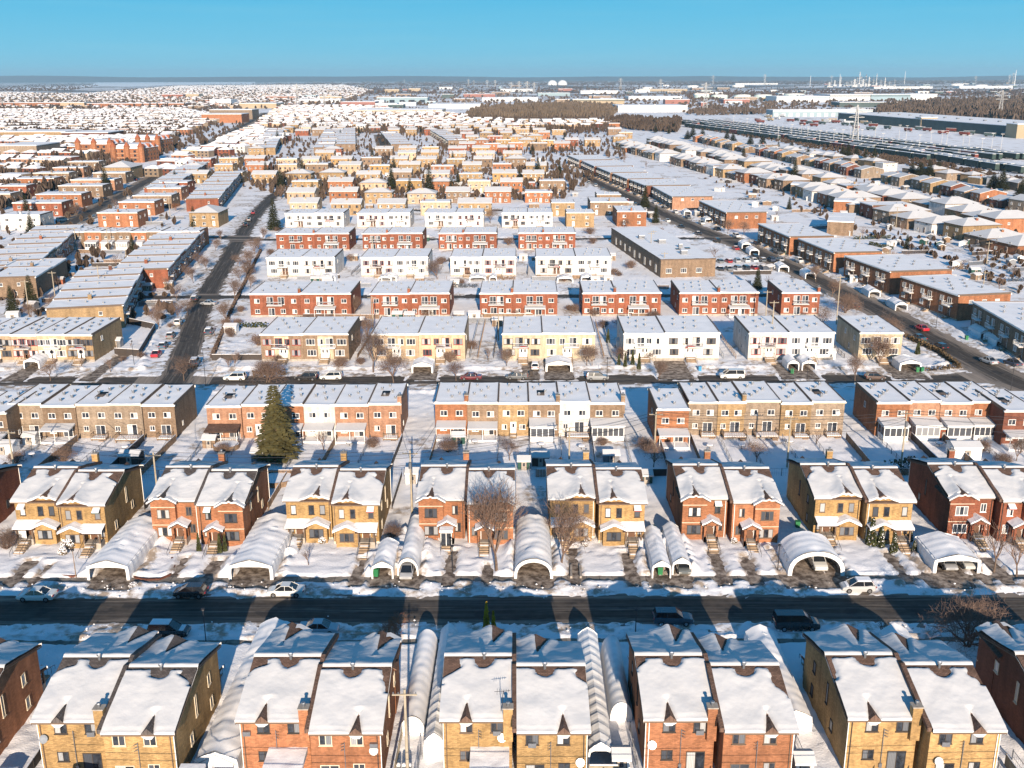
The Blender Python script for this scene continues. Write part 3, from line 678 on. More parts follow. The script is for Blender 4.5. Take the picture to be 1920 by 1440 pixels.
def deck(w,d,z,rail='wood'):
    def f():
        m=MB(); m.box(-w/2,w/2,-d,0,z-.15,z); m.mi=1; m.box(-w/2+.1,w/2-.1,-d+.1,-.02,z,z+.13); m.mi=0
        for a,b,c,e in ((-w/2,w/2,-d,-d+.05),(-w/2,-w/2+.05,-d,0),(w/2-.05,w/2,-d,0)):
            m.box(a,b,c,e,z+.85,z+.93)
            if b-a>1:
                for i in range(int(w/.3)+1): x=a+(b-a-.05)*i/int(w/.3); m.box(x,x+.04,c,e,z,z+.85,False)
            else:
                for i in range(int(d/.3)+1): y=c+(e-c-.05)*i/int(d/.3); m.box(a,b,y,y+.04,z,z+.85,False)
        for x in (-w/2+.1,w/2-.1): m.box(x-.07,x+.07,-d+.05,-d+.2,-.3,z-.15)
        for i in range(3): m.box(w/2-1.2,w/2-.3,-d-.3*(i+1),-d-.3*i,-.2,z-.22*(i+1))
        return m.mesh('deck',[rail,'snow'])
    return cached(('deck',w,d,z,rail),f)
def block(label,cat,px,loc,W,D,H,brickm,fac=(),rz=0.,group=None,seed=0,roof='flat',trim='white',vents=4,chim=None,name='terraced_house',side=(),bands=(),base=True,bare=False,low=0,ref=None):
    if ref is None: p_=label.replace(' brick','').split(', '); ref=(p_[0].split(' ',1)[-1]+' '+' '.join(p_[1:])).strip()
    REFS.append((loc[0]+math.cos(rz)*W/2-math.sin(rz)*D/2,loc[1]+math.sin(rz)*W/2+math.cos(rz)*D/2,ref))
    W=round(W,1);D=round(D,1); r=random.Random(seed*7+3); t=thing(name,label,cat,loc,rz,group)
    def wall():
        m=MB(); m.box(0,W,0,D,-.6,H); 
        if roof=='gable': m.prism([(0,H),(D/2,H+1.75),(D,H)],'x',0.01,W-.01)
        m.mi=1
        for (x0,x1,z0,z1) in bands: m.box(x0*W,x1*W,-.012,.1,z0,z1)
        if base: m.mi=2; m.box(-.01,W+.01,-.02,.3,-.6,.75)
        return m.mesh('wall',[brickm,'b_cream' if bands and bands[0][0]>0 else 'b_cream','conc'])
    mobj('wall',cached(('bw',W,D,H,brickm,roof,tuple(bands),base),wall),t)
    if roof=='flat':
        RF=mobj('roof',flatroof(W,D,H,trim,seed),t); mobj('roof_snow',flatsnow(W,D,H,seed,bare),RF)
        for i in range(vents):
            mobj('roof_vent',vent2(),RF,(W*(.2+.6*((i*.37+seed*.13)%1)),D*(.15+.75*((i+.5)/vents)),H+.32),0,(1,1,.8+.4*r.random()))
    elif roof=='hip':
        RF=mobj('roof',hipmesh(W,D,H,min(W,D)*.19,None),t)
        mobj('roof_vent',vent2(),RF,(W*.5,D*.5,H+min(W,D)*.17+.1))
    elif roof=='gable':
        RF=mobj('roof',gablemesh(W,D,H,1.75),t)
    if chim: 
        for (cx,cy,cm) in chim: mobj('chimney',cached(('ch2',cm),lambda:chimney_mesh(.7,.9,1.2,cm)),RF,(cx*W,cy*D,H+(.3 if roof=='flat' else 1.)))
    for e in fac:
        k_=e[0]
        if k_=='w': add_win(t,e[1]*W,-.0,e[2],e[3],e[4],e[5],e[6])
        elif k_=='d': mobj('door',door_mesh(e[3],e[4],e[5],e[6]),t,(e[1]*W,-.0,e[2]))
        elif k_=='p': add_win(t,e[1]*W,-.0,e[2],1.7,2.05,'d',e[3],0,'patio_door')
        elif k_=='b': mobj('balcony',balcony_mesh(e[3],e[4],e[5]),t,(e[1]*W,-.02,e[2]))
        elif k_=='s': mobj('stairs',steps_mesh(e[3],e[4],e[5],e[6]),t,(e[1]*W,-.1-e[2],0))
        elif k_=='sun': mobj('sunroom',sunroom(*e[2:]),t,(e[1]*W,-.02,0))
        elif k_=='can': mobj('canopy',canopy(*e[2:]),t,(e[1]*W,-.02,0))
        elif k_=='deck': mobj('deck',deck(*e[2:]),t,(e[1]*W,-.02,0))
        elif k_=='arch':
            def am(w=e[3],c=e[4]):
                m=MB(); P=[(math.cos(a_)*w/2,math.sin(a_)*w*.28) for a_ in [math.pi*i/8 for i in range(9)]]
                m.prism([(p_[0],p_[1]) for p_ in P],'y',-.9,0); m.mi=1
                for i in range(8): a_,b_=P[i],P[i+1]; m.quad((a_[0]*1.05,-.95,a_[1]+.06),(a_[0]*1.05,0,a_[1]+.06),(b_[0]*1.05,0,b_[1]+.06),(b_[0]*1.05,-.95,b_[1]+.06))
                return m.mesh('door_hood',[c,'snow'])
            mobj('door_hood',cached(('arch',e[3],e[4]),am),t,(e[1]*W,0,e[2]))
    for s_,y,z,w,h in side:
        add_win(t,W if s_>0 else 0,y*D,z,w,h,'s','white',math.pi/2 if s_>0 else -math.pi/2)
    return t
def cunit(i,feat,F='white'):
    f=[('w',.27,4.0,1.25,1.0,'d',F),('w',.75,4.0,1.25,1.0,'dd',F)]
    if feat=='plain': f+=[('p',.68,.6,F),('w',.25,1.6,.9,.9,'d',F),('deck',.68,2.6,1.6,.6)]
    if feat=='deck': f+=[('p',.66,.8,F),('w',.22,1.6,.9,.9,'d',F),('deck',.6,4.,2.4,.8)]
    if feat=='can': f+=[('can',.5,5.2,3.,2.9),('w',.25,1.3,1.1,1.1,'d',F),('p',.7,.6,F)]
    if feat=='brown': f+=[('can',.5,5.7,3.2,2.9,'shingle','white'),('w',.3,1.2,1.3,1.1,'t',F),('p',.75,.6,F),('deck',.5,5.2,3.,.5,'white')]
    if feat=='sun': f+=[('sun',.45,4.2,3.2,3.),('w',.88,1.5,.7,.9,'d',F)]
    if feat=='sun2': f+=[('sun',.5,5.6,2.8,2.9,.3,'white')]
    if feat=='door': f+=[('d',.5,.8,.9,2.,'white','white'),('w',.2,1.5,.9,.9,'d',F),('w',.8,1.5,1.1,.9,'d',F),('s',.5,.0,1.2,.8,1.6,4)]
    return f
blocksC=[([-112,-50,10],775,['b_dark','b_brown'],['plain','can'],.0),
 ([15,78,140,202,265,325],759,['b_grey','b_brown','b_grey','b_grey','b_brown'],['plain','can','plain','deck','plain'],0),
 ([387,452,510,568,627,690,750],760,['b_pink','b_pink','b_orange','b_white','b_pink','b_pink'],['brown','door','can','can','can','plain'],0),
 ([815,876,934,991,1048,1107,1170],757,['b_orange','b_brown','b_tan','b_brown','b_white','b_brown'],['can','can','door','sun','deck','sun2'],0),
 ([1232,1292],771,['b_orange'],['can'],0),
 ([1292,1347,1398,1465,1522,1585],757,['b_grey','b_tan','b_grey','b_tan','b_grey'],['plain','deck','deck','plain','plain'],0),
 ([1645,1707,1765,1823,1880],758,['b_orange','b_pink','b_pink','b_orange'],['sun','sun','sun','sun2'],0),
 ([1885,1945,2005],776,['b_dark','b_brown'],['can','plain'],0)]
cnt=0
for bi,(xs,yy,cols,feats,_) in enumerate(blocksC):
    for i in range(len(cols)):
        x0,y0=G(xs[i],yy,6.3); x1,_y=G(xs[i+1],yy,6.3); st=[0,.25,-.2,.35,.1,.3][(i*5+bi)%6]
        fr='white'; g=.02
        cnt+=1
        ch=[(.97,.04,cols[i])] if (bi,i) in ((2,5),(3,0),(5,1),(3,3),(3,5)) else None
        block(f"{CN[cols[i]]} brick terraced house backing onto the yards, {ordn(cnt-1)} from left",'house',None,(x0,y0+st,0),x1-x0-g,12.,6.2+[0,.12,-.1][(i+bi)%3],cols[i],cunit(i,feats[i],fr),R(.5),'terraced houses backing onto the yards',seed=bi*9+i,vents=5,chim=ch,base=False,ref=f"{ordn(cnt-1)} yard-side terraced house from left",bare=(i+bi*2)%5==4,trim='white' if cols[i]!='b_grey' else 'cream',
          side=[(1,.3,1.5,.6,.8),(-1,.5,3.8,.8,1.)] if i in(0,len(cols)-1) else ())
def duplex_fac(kind,mirr,F,v=0):
    f=[];q=(lambda x:1-x) if mirr else (lambda x:x)
    if kind=='front':   # raised two-storey front with balcony, door, outside steps
        F=[F,'brownframe','white','redtrim'][v%4]; f=[('w',q(.15),4.0,2.1,1.4,'t',F),('p',q(.42),3.55,F),('b',q(.45),3.5,3.4,1.3,'black' if v%2 else 'white'),('w',q(.62),4.,1.2,1.4,'d',F),('w',q(.84),4.0,2.,1.4,'t',F),('w',q(.2),1.5,2.1,1.4,'t',F),('d',q(.48),1.1,.85,2.05,'white' if v%3 else 'door','white'),('d',q(.57),1.1,.85,2.05,'white' if v%3 else 'door','white'),('w',q(.82),1.5,2.,1.4,'t',F),('s',q(.52),.5,2.2,1.25,3.4,8)]
        if v%2: f.append(('arch',q(.525),3.2,2.4,'redtrim' if v%4==1 else 'shingle'))
    if kind=='back':
        f=[('w',q(.14),4.0,1.4,1.1,'d',F),('p',q(.4),3.6,F),('p',q(.62),3.6,F),('b',q(.5),3.5,4.2,1.3,'black'),('w',q(.87),4.0,1.3,1.1,'d',F),('w',q(.14),1.2,1.3,1.1,'d',F),('p',q(.42),.6,F),('w',q(.65),1.2,1.3,1.2,'d',F),('w',q(.88),1.2,1.2,1.1,'d',F)]
        if v%3==1: f.append(('can',q(.5),5.5,2.4,3.0)); 
    return f
def rowblocks(spec,yy,H,D,kind,tagname,grp,name,cat,trimf='white',Fm='white',start=0,**kw):
    n=start
    for bi,(xs,cols) in enumerate(spec):
        for i,c in enumerate(cols):
            x0,y0=G(xs[i],yy,H); x1,_=G(xs[i+1],yy,H)
            ch=[(.98,.05,c)] if (kind=='back' and i==0) else None
            adj=['dark-railed','white-railed'][(n)%2] if kind=='front' else ''
            block(f"{CN[c]} {tagname}, {ordn(n-start)} from left{kw.get('tl','')}",cat,None,(x0,y0,0),x1-x0-.03,D,H-.1+[0,.1][i%2],c,duplex_fac(kind,i%2,Fm,n+bi),0,grp,ref=f"{ordn(n-start)} {kw['rf']}",seed=n*3+bi,vents=7,chim=ch,name=name,trim=trimf,
                  bands=[(0.32,.66,.75,H-.3)] if (kind=='front' and c=='b_brown') else (), side=[(-1,.2,4,1.,1.1),(-1,.6,4,1.,1.1),(-1,.4,1.3,1.,1.1),(1,.3,4,1,1.1)])
            n+=1
specD=[([20,68,122,173],['b_peach','b_peach','b_tan']),([-95,-38,20],['b_peach','b_peach']),([488,568,653],['b_brown','b_brown']),([697,785,872],['b_peach','b_peach']),([942,1017,1117],['b_cream','b_cream']),([1170,1247,1350],['b_white','b_white']),([1405,1480,1565],['b_white','b_white']),([1613,1693],['b_cream'])]
specD.sort(key=lambda s:s[0][0])
rowblocks(specD,627,6.3,17.,'front','brick duplex facing the second street','duplexes on the far side of the second street','duplex_house','house',Fm='white',rf='duplex from left on the second street')
specE=[([468,563,658],['b_red','b_red']),([695,768,843],['b_red','b_red']),([900,962,1046],['b_red','b_red']),([1093,1155,1240],['b_red','b_red']),([1275,1350,1423],['b_red','b_red']),([1467,1538],['b_red'])]
rowblocks(specE,551,6.3,17.,'back','brick duplex with rear balconies','red duplexes behind the second-street row','duplex_house','house',Fm='white',tl=' in the nearer red row',rf='duplex from left in the nearer red row')
specF=[([500,565,628],['b_white','b_white']),([677,740,803],['b_white','b_white']),([845,905,968],['b_white','b_white']),([1005,1080,1147],['b_white','b_white'])]
rowblocks(specF,483,6.3,17.,'front','brick duplex level with the school','white duplexes level with the school','duplex_house','house',Fm='white',rf='white duplex from left level with the school')
specG=[([518,590,655],['b_red','b_red']),([680,727,793],['b_red','b_red']),([823,870,932],['b_red','b_red']),([973,1020,1080],['b_red','b_red'])]
rowblocks(specG,438,6.3,16.,'back','brick duplex in the farther red row','farther row of red duplexes','duplex_house','house',rf='duplex from left in the farther red row')
specH=[([535,590,645],['b_white','b_white']),([670,727,770],['b_white','b_white']),([797,855,907],['b_white','b_white']),([942,990,1037],['b_white','b_white'])]
rowblocks(specH,400,6.3,16.,'front','brick duplex in the farthest white row','farthest row of white duplexes','duplex_house','house',rf='duplex from left in the farthest white row')
# low school with long windows
def school():
    a=G(1240,488,6.0); b=G(1343,485,6.0); c=G(1143,428,6.0); W=b[0]-a[0]; D=72.; ang=math.atan2(a[0]-c[0]+1.,c[1]-a[1])
    t=thing('school_building','long brown brick flat-roofed school beside the right avenue','school',(a[0],a[1],0),math.atan2(-(c[0]-a[0]),c[1]-a[1])*.93)
    m=MB(); m.box(0,W,0,D,-.5,6.0); m.box(W*.2,W,6,D*.5,6.,6.02); m.mi=1; m.box(-.03,0,2,D-2,4.4,4.6); m.box(-.12,W+.1,-.1,.1,5.8,6.15); m.box(-.12,0,0.1,D,5.8,6.15)
    mobj('wall',m.mesh('wall',['b_brown','brownframe']),t)
    m=MB(); m.grid([W*i/14 for i in range(15)],[D*j/24 for j in range(25)],lambda x,y:(x,y,6.2+.08*nz(x*.3,y*.3)+.06*nz(x,y))); mobj('roof_snow',m.mesh('roof_snow',['flatsnow'],True),t)
    for x in (.15,.42,.7): add_win(t,W*x,0,1.7,1.9,1.5,'t','white')
    for j in range(9):
        add_win(t,0,D*(.08+.1*j),2.2 if j%2 else 1.2,1.6,1.5 if j%2 else 2.4,'d','white',-math.pi/2)
    for x,y,w in ((.55,.12,2.),(.5,.45,2.4),(.25,.6,2),(.7,.3,1.2)):
        m=MB(); m.box(-w/2,w/2,-w/2,w/2,0,1.2); m.mi=1; m.box(-w/2-.02,w/2+.02,-w/2-.02,w/2+.02,1.2,1.35); mobj('rooftop_unit',m.mesh('rooftop_unit',['metal','snow']),t,(W*x,D*y,6.2))
    for x,y in ((.6,.25),(.8,.27),(.45,.5)):
        m=MB(); m.box(-.8,.8,-.7,.7,0,.3); mobj('skylight',m.mesh('skylight',['glass']),t,(W*x,D*y,6.25))
school()
# ---------------------------------------------------------------- neighbourhoods left and right (measured from the photograph)
FL=[]  # label bookkeeping
def simple_fac(n,F='white',up=True,dn=True):
    f=[]
    for i in range(n):
        x=(i+.5)/n
        f.append(('w',x,3.9,1.4,1.2,'d',F)); f.append(('w',x,1.2,1.4,1.2,'dd',F) if i%2 else ('d',x,.8,.9,2.,'white','white'))
    return f
def place(px0,px1,py,H,D,c,label,n=3,rz=None,group=None,name='terraced_house',roof='flat',chim=None,seed=0,side=(),dirpx=None,W=None,fac=None,cat='house',trim='white',vents=4,base=False,ref=None):
    x0,y0=G(px0,py,H); x1,y1=G(px1,dirpx if dirpx is not None else py,H)
    if W is None: W=math.hypot(x1-x0,y1-y0)
    if rz is None: rz=math.atan2(y1-y0,x1-x0)
    return block(label,cat,None,(x0,y0,0),W,D,H,c,simple_fac(n) if fac is None else fac,rz,group,seed=seed,roof=roof,chim=chim,name=name,side=side,vents=vents,base=base,trim=trim,ref=ref)
ctr=[0]
def many(lst,what,where,grp,H=6.3,D=12.,name='terraced_house',roof='flat',cat='house',sidewin=True,per=5.):
    for i,e in enumerate(lst):
        px0,px1,py,c=e[:4]; n=max(2,int((G(px1,py,H)[0]-G(px0,py,H)[0])/per)); ctr[0]+=1
        d=e[4] if len(e)>4 else D
        place(px0,px1,py,H,d,c,f"{CN[c]} brick {what}, {ordn(i)} {where}",n,ref=f"{ordn(i)} {what.replace('flat-roofed ','')}",group=grp,seed=ctr[0],name=name,roof=roof,cat=cat,side=[(1,.25,3.9,1.1,1.1),(1,.7,3.9,1.1,1.1),(-1,.4,3.9,1.1,1.1)] if sidewin else (),chim=[(.5,.1,c)] if i%3==0 else None)
LG='flat-roofed terraces between the left avenues'
# row crossing at the left and the stepped terrace beside the left avenue
def stepped(p0,p1,n,W,c,what,grp,H=6.2,face=1,gap=.0,fr='white',roof='flat',D=11.,start=0,rev=False,step=.25):
    """terrace of n houses from ground pixel p0 to p1 (line of the fronts); face=+1: fronts look right, -1: left"""
    a=Vector(G(*p0));b=Vector(G(*p1)); d=(b-a); L=d.length; d.normalize(); w=L/n-gap
    for i in range(n):
        q=a+d*(L*i/n); cc=c[i%len(c)] if isinstance(c,(list,tuple)) else c; ctr[0]+=1
        # local +x runs along the front; front looks to -y of the local frame
        if face>0: loc=q; rz=math.atan2(d.y,d.x)
        else: loc=q+d*w; rz=math.atan2(-d.y,-d.x)
        big=w>9
        fac=[('w',.3,3.9,1.3,1.15,'d',fr),('w',.72,3.9,1.3,1.15,'dd',fr),('w',.3,1.2,1.5,1.2,'t',fr),('d',.7,.7,.9,2.,'door','white')] if not big else [('w',.12,3.9,1.5,1.2,'d',fr),('b',.35,3.4,3.,1.2,'black'),('p',.35,3.45,fr),('w',.6,3.9,1.9,1.3,'dd',fr),('w',.85,3.9,1.5,1.2,'t',fr),('w',.15,1.2,1.5,1.2,'t',fr),('d',.5,.7,.9,2.,'door','white'),('w',.8,1.2,1.6,1.2,'d',fr)]
        block(f"{CN[cc]} brick {what[0]}, {ordn(i)} {what[1]}",'house',None,(loc.x,loc.y,0),w,D,H+(step*((i%3)-1)),cc,fac,rz,grp,ref=f"{ordn(i)} {what[0].replace('terraced house, ','house of the ')}",seed=ctr[0],roof=roof,vents=3 if big else 2,base=False,name=what[2] if len(what)>2 else 'terraced_house',
              side=[(1,.2,3.9,.9,1.),(-1,.3,3.9,.9,1.),(1,.6,3.9,.9,1.),(1,.5,1.3,1.,1.)],chim=[(.9,.5,cc)] if i%4==0 else None)
def rowx(xs,py,c,what,grp,H=6.3,D=11.,F='white'):
    for i in range(len(xs)-1):
        ctr[0]+=1; cc=c[i%len(c)]
        x0,y0=G(xs[i],py,H); x1,_=G(xs[i+1],py,H)
        block(f"{CN[cc]} brick {what[0]}, {ordn(i)} {what[1]}",'house',None,(x0,y0,0),x1-x0-.02,D,H+.12*(i%2),cc,[('w',.3,4.,1.2,1.,'d',F),('w',.75,4.,1.2,1.,'dd',F),('p',.6,.6,F)]+([('sun',.5,4.2,3.,2.9)] if what[2]=='sun' else []),0,grp,seed=ctr[0],vents=3,base=False,ref=f"{ordn(i)} house of the crossing left row")
rowx([122,158,190,218,246,275,303,340,375],434,['b_brown','b_orange','b_brown'],('terraced house, crossing row of the left block','from left','sun'),'row closing the left avenue block')
stepped((235,615),(272,540),5,6.,['b_tan','b_dark','b_dark'],('terraced house, near stepped run beside the left avenue','from the camera'),'stepped terrace along the left avenue, near run',D=18.)
stepped((318,540),(385,462),7,6.,['b_red','b_orange'],('terraced house, far stepped run beside the left avenue','from the camera'),'stepped terrace along the left avenue, far run',D=16.)
stepped((55,520),(-10,560),2,8.,['b_brown'],('low house at the left edge','from the far end'),'low houses at the left edge',face=1,D=12)
stepped((-20,555),(50,515),2,9,['b_brown','b_dark'],('terraced house at the left edge by the yards','from the camera'),'terraced houses at the left edge by the yards',D=13)
stepped((68,535),(160,450),8,6.,['b_brown','b_red','b_brown'],('terraced house backing the far left avenue','from the camera'),'terrace backing the far left avenue',D=17.)
many([(0,75,402,'b_white'),(24,116,379,'b_red'),(68,153,363,'b_orange'),(110,193,347,'b_brown'),(133,215,336,'b_pink'),(175,236,323,'b_brown')],'flat-roofed block left of the wide avenue','from the camera',LG,D=13.,name='apartment_block')
many([(-60,20,362,'b_brown'),(0,50,347,'b_red'),(28,102,333,'b_orange'),(63,130,323,'b_brown'),(100,157,313,'b_pink'),(128,186,302,'b_brown')],'flat-roofed block beyond the wide avenue blocks','from the left edge','flat blocks in the second line from the wide avenue',D=13.,name='apartment_block')
many([(183,258,398,'b_orange'),(223,290,378,'b_orange'),(250,322,366,'b_brown'),(277,340,352,'b_pink'),(300,352,341,'b_red')],'flat-roofed block right of the wide avenue','from the camera','flat blocks right of the wide avenue',D=13.,name='apartment_block')
place(355,409,397,6.5,16.,'b_tan',"tan brick house with pale snowy hip roof beside the curve of the left avenue",3,roof='hip',name='detached_house',seed=5,group=None)
stepped((412,395),(455,340),9,7.,['b_red','b_brown','b_dark'],('small terraced house along the curving left avenue','from the camera'),'small terraced houses along the curving left avenue',D=15.,roof='flat')
stepped((325,372),(392,320),8,8,['b_red','b_brown'],('house along the wide avenue, behind the flat blocks','from the camera'),'houses stepping back along the wide avenue',D=14.)
# right-hand avenue: six-flat blocks, long fronts to the avenue
def sixplex(pf,pn,pe,c,cend,i,H=7.,grp='long flat-roofed blocks along the right avenue'):
    a=Vector(G(*pf,H)); b=Vector(G(*pn,H)); e=Vector(G(*pe,H)); W=(b-a).length; D=(e-b).length; d=(b-a).normalized(); nrm=Vector((-d.y,d.x)) # left of travel = away from avenue
    rz=math.atan2(d.y,d.x); fr='white'; n=max(2,int(W/7.5)); f=[]
    for j in range(n):
        x=(j+.5)/n; f+=[('w',x-.28/n,4.5,1.6,1.3,'t',fr),('b',x+.1/n,3.7,3.2,1.3,'white'),('p',x+.1/n,3.8,fr),('w',x-.28/n,1.6,1.6,1.3,'t',fr),('d',x+.12/n,1.1,.9,2.05,'door','white'),('s',x+.12/n,.3,1.3,1.1,2.2,6)]
    block(f"long {CN[c]} block along the right avenue, {ordn(i)} from the camera",'apartment block',None,(a.x,a.y,0),W,D,H,c,f,rz,grp,seed=i*5+2,ref=f"{ordn(i)} long block up the right avenue",vents=10,name='apartment_block',side=[(1,.25,4.6,1.3,1.1),(1,.5,4.6,1.3,1.1),(1,.75,4.6,1.3,1.1)],trim='white')
sx6=[((1825,570),(1932,632),(2030,622),'b_brown'),((1690,522),(1798,558),(1878,549),'b_orange'),((1585,483),(1670,513),(1755,502),'b_orange'),((1498,450),(1565,477),(1634,470),'b_orange'),((1423,422),(1482,447),(1545,441),'b_orange'),((1312,378),(1363,401),(1420,396),'b_orange'),((1225,351),(1262,371),(1305,365),'b_pink'),((1182,338),(1213,350),(1262,344),'b_dark'),((1150,326),(1178,337),(1215,332),'b_orange'),((1120,314),(1146,325),(1180,320),'b_pink'),((1092,302),(1116,313),(1150,308),'b_dark'),((1066,292),(1088,301),(1118,297),'b_orange')]
for i,(a,b,e,c) in enumerate(sx6): sixplex(a,b,e,c,c,i,6.8 if i<6 else 6.2)
# near side of the right avenue
many([(1158,1213,398,'b_orange',20.),(1063,1115,400,'b_tan',12.),(1035,1078,381,'b_tan',12.),(1108,1180,380,'b_brown',18.),(1120,1165,366,'b_brown',12.)],'flat block near the school bend','from the camera end','flat blocks near the school bend',name='apartment_block')
# hip-roofed rows behind the right avenue
def hiprow(pts,n,cols,where,grp,H=5.6,W=10.5,D=13.,roof='hip',kind='hip-roofed house',side=1):
    P=[Vector(G(*p)) for p in pts]; seg=[(P[i+1]-P[i]).length for i in range(len(P)-1)]; L=sum(seg)
    for i in range(n):
        
        if (i*7+len(cols)+n)%13==5: continue
        s=L*(i+.5)/n; j=0
        while s>seg[j] and j<len(seg)-1: s-=seg[j]; j+=1
        d=(P[j+1]-P[j]).normalized(); q=P[j]+d*s; c=cols[(i*3+i//2)%len(cols)]; ctr[0]+=1
        rz=math.atan2(d.y,d.x)+(math.pi if side<0 else 0); u=Vector((math.cos(rz),math.sin(rz))); rr=random.Random(ctr[0]); loc=q-u*(W/2)+Vector((-u.y,u.x))*rr.uniform(-2.2,2.2)
        f=[('w',.2,3.6,1.2,1.1,'d','white'),('w',.7,3.6,1.6,1.1,'t','white'),('w',.2,1.,1.4,1.1,'d','white'),('d',.6,.6,.9,2.,'door','white')]
        fl='flat' if (roof=='hip' and rr.random()<.12) else roof
        block(f"{CN[c]} {kind}, {ordn(i)} up the {where}",'house',None,(loc.x,loc.y,0),W+rr.uniform(-2.2,.3),D+rr.uniform(-3,2),H+rr.choice([0,0,.5,-.9,-1.6]),c,f,rz,grp,ref=f"{ordn(i)} house up the {where}",seed=ctr[0],roof=fl,vents=2,name='detached_house',base=False,side=[(1,.3,3.5,1,1),(-1,.3,3.5,1,1),(1,.7,3.5,1,1),(-1,.7,3.5,1,1)],chim=[(.7,.5,['b_red','b_tan','b_orange'][i%3])] if rr.random()<.7 else None)
hc=['b_dark','b_brown','b_tan','b_orange','b_brown','b_grey','b_white','b_brown']
hiprow([(1990,500),(1890,478),(1640,418),(1470,362),(1290,318),(1150,280)],36,hc,'first row behind the right avenue','first row of houses behind the right avenue',W=14.,D=19.,side=-1)
hiprow([(2010,452),(1900,425),(1700,380),(1560,345),(1380,305),(1240,272)],36,hc,'second row behind the right avenue','second row of houses behind the right avenue',W=13.5,D=18.)
hiprow([(1990,415),(1860,392),(1700,355),(1500,312),(1380,284),(1300,266)],34,['b_orange','b_tan','b_dark','b_grey','b_brown'],'third row behind the right avenue','third row of houses behind the right avenue',W=11.,D=13.,roof='gable',kind='gable-roofed house',side=-1)
hiprow([(2000,372),(1900,352),(1700,326),(1560,305),(1440,284)],28,['b_grey','b_tan','b_white','b_grey'],'row lining the rail corridor','houses lining the snowy rail corridor',W=11.,D=12.,roof='hip',kind='hip-roofed house')
# the regular rows beyond the white duplexes: pairs of semis with chimneys
SKIP=[(650,700,240,288),(704,730,240,292),(738,860,246,276),(500,620,243,292),(1060,1150,225,262)]
def pairrow(py,px0,px1,sp,w,k,cols,D=11.,H=6.,roof='gable'):
    a=G(px0,py,H); b=G(px1,py,H); n=int((b[0]-a[0])/sp); rr=random.Random(int(py*10)); 
    for i in range(n):
        x=a[0]+sp*i+rr.uniform(-1.6,1.6); c=rr.choice(cols)
        if any(q0<px0+(px1-px0)*(i+.4)/n<q1 and q2<py<q3 for q0,q1,q2,q3 in SKIP): continue
        ctr[0]+=1
        F='white' if rr.random()<.6 else 'brownframe'
        f=[('w',.12,3.7,1.2,1.2,'d',F),('w',.38,3.7,1.2,1.2,'dd',F),('w',.62,3.7,1.2,1.2,'d',F),('w',.88,3.7,1.2,1.2,'dd',F)]
        if py>320: f+=[('w',.2,1.,1.6,1.2,'t',F),('w',.8,1.,1.6,1.2,'t',F),('d',.42,.6,.9,2,'door','white'),('d',.58,.6,.9,2,'white','white')]
        block(f"{CN[c]} semi in the {ordn(k)} row past the white duplexes, {ordn(i)} from left",'house',None,(x,a[1]+rr.uniform(-2.2,2.2),0),w+rr.uniform(-2.2,1.2),D+rr.uniform(-1.5,2),H+rr.choice([0,0,.3,-.5,.6]),c,f,0,'small semis beyond the white duplexes',seed=ctr[0],ref=f"{ordn(i)} semi in the {ordn(k)} row past the duplexes",roof='flat' if rr.random()<.22 else ('hip' if rr.random()<.15 else roof),vents=1,name='semi_detached_house',base=False,chim=[(.5,.35,c),(.1,.5,'b_dark')] if rr.random()<.8 else [(.9,.5,'b_dark')],side=[(1,.3,3.7,.9,1.),(-1,.3,3.7,.9,1.)])
tc=['b_tan','b_tan','b_yellow','b_tan','b_peach','b_orange','b_red','b_brown','b_peach']
for k_,(py,x0,x1) in enumerate([(380,545,1020),(359,545,1110),(341,545,1100),(324,350,1090),(309,345,1062),(297,355,1045),(286,545,1030),(277,470,1015),(269,470,1110),(262,480,1180),(255,490,1210),(249,500,1200),(243,520,1180),(238,530,1150),(233,540,1130)]):
    pairrow(py,x0,x1,19.6 if k_<3 else 20.5,14.,k_,tc)

stepped((668,283),(667,250),9,8.,['b_brown','b_tan','b_dark'],('terraced house, run left of the dark inner street','from the camera'),'terrace left of the dark inner street',D=17.)
stepped((772,283),(745,257),8,8.,['b_brown','b_tan','b_dark'],('terraced house, run right of the dark inner street','from the camera'),'terrace right of the dark inner street',D=17.)
stepped((842,276),(808,254),8,8.,['b_brown','b_tan','b_dark'],('terraced house, second run right of the inner street','from the camera'),'second terrace right of the dark inner street',face=-1,D=17.)
stepped((518,290),(535,250),9,8.,['b_tan','b_brown','b_dark'],('terraced house, run before the twin spruces','from the camera'),'terrace before the twin spruces',D=18.)
stepped((590,290),(612,252),9,8.,['b_brown','b_tan'],('terraced house, run right of the twin spruces','from the camera'),'terrace right of the twin spruces',D=16.,face=-1)
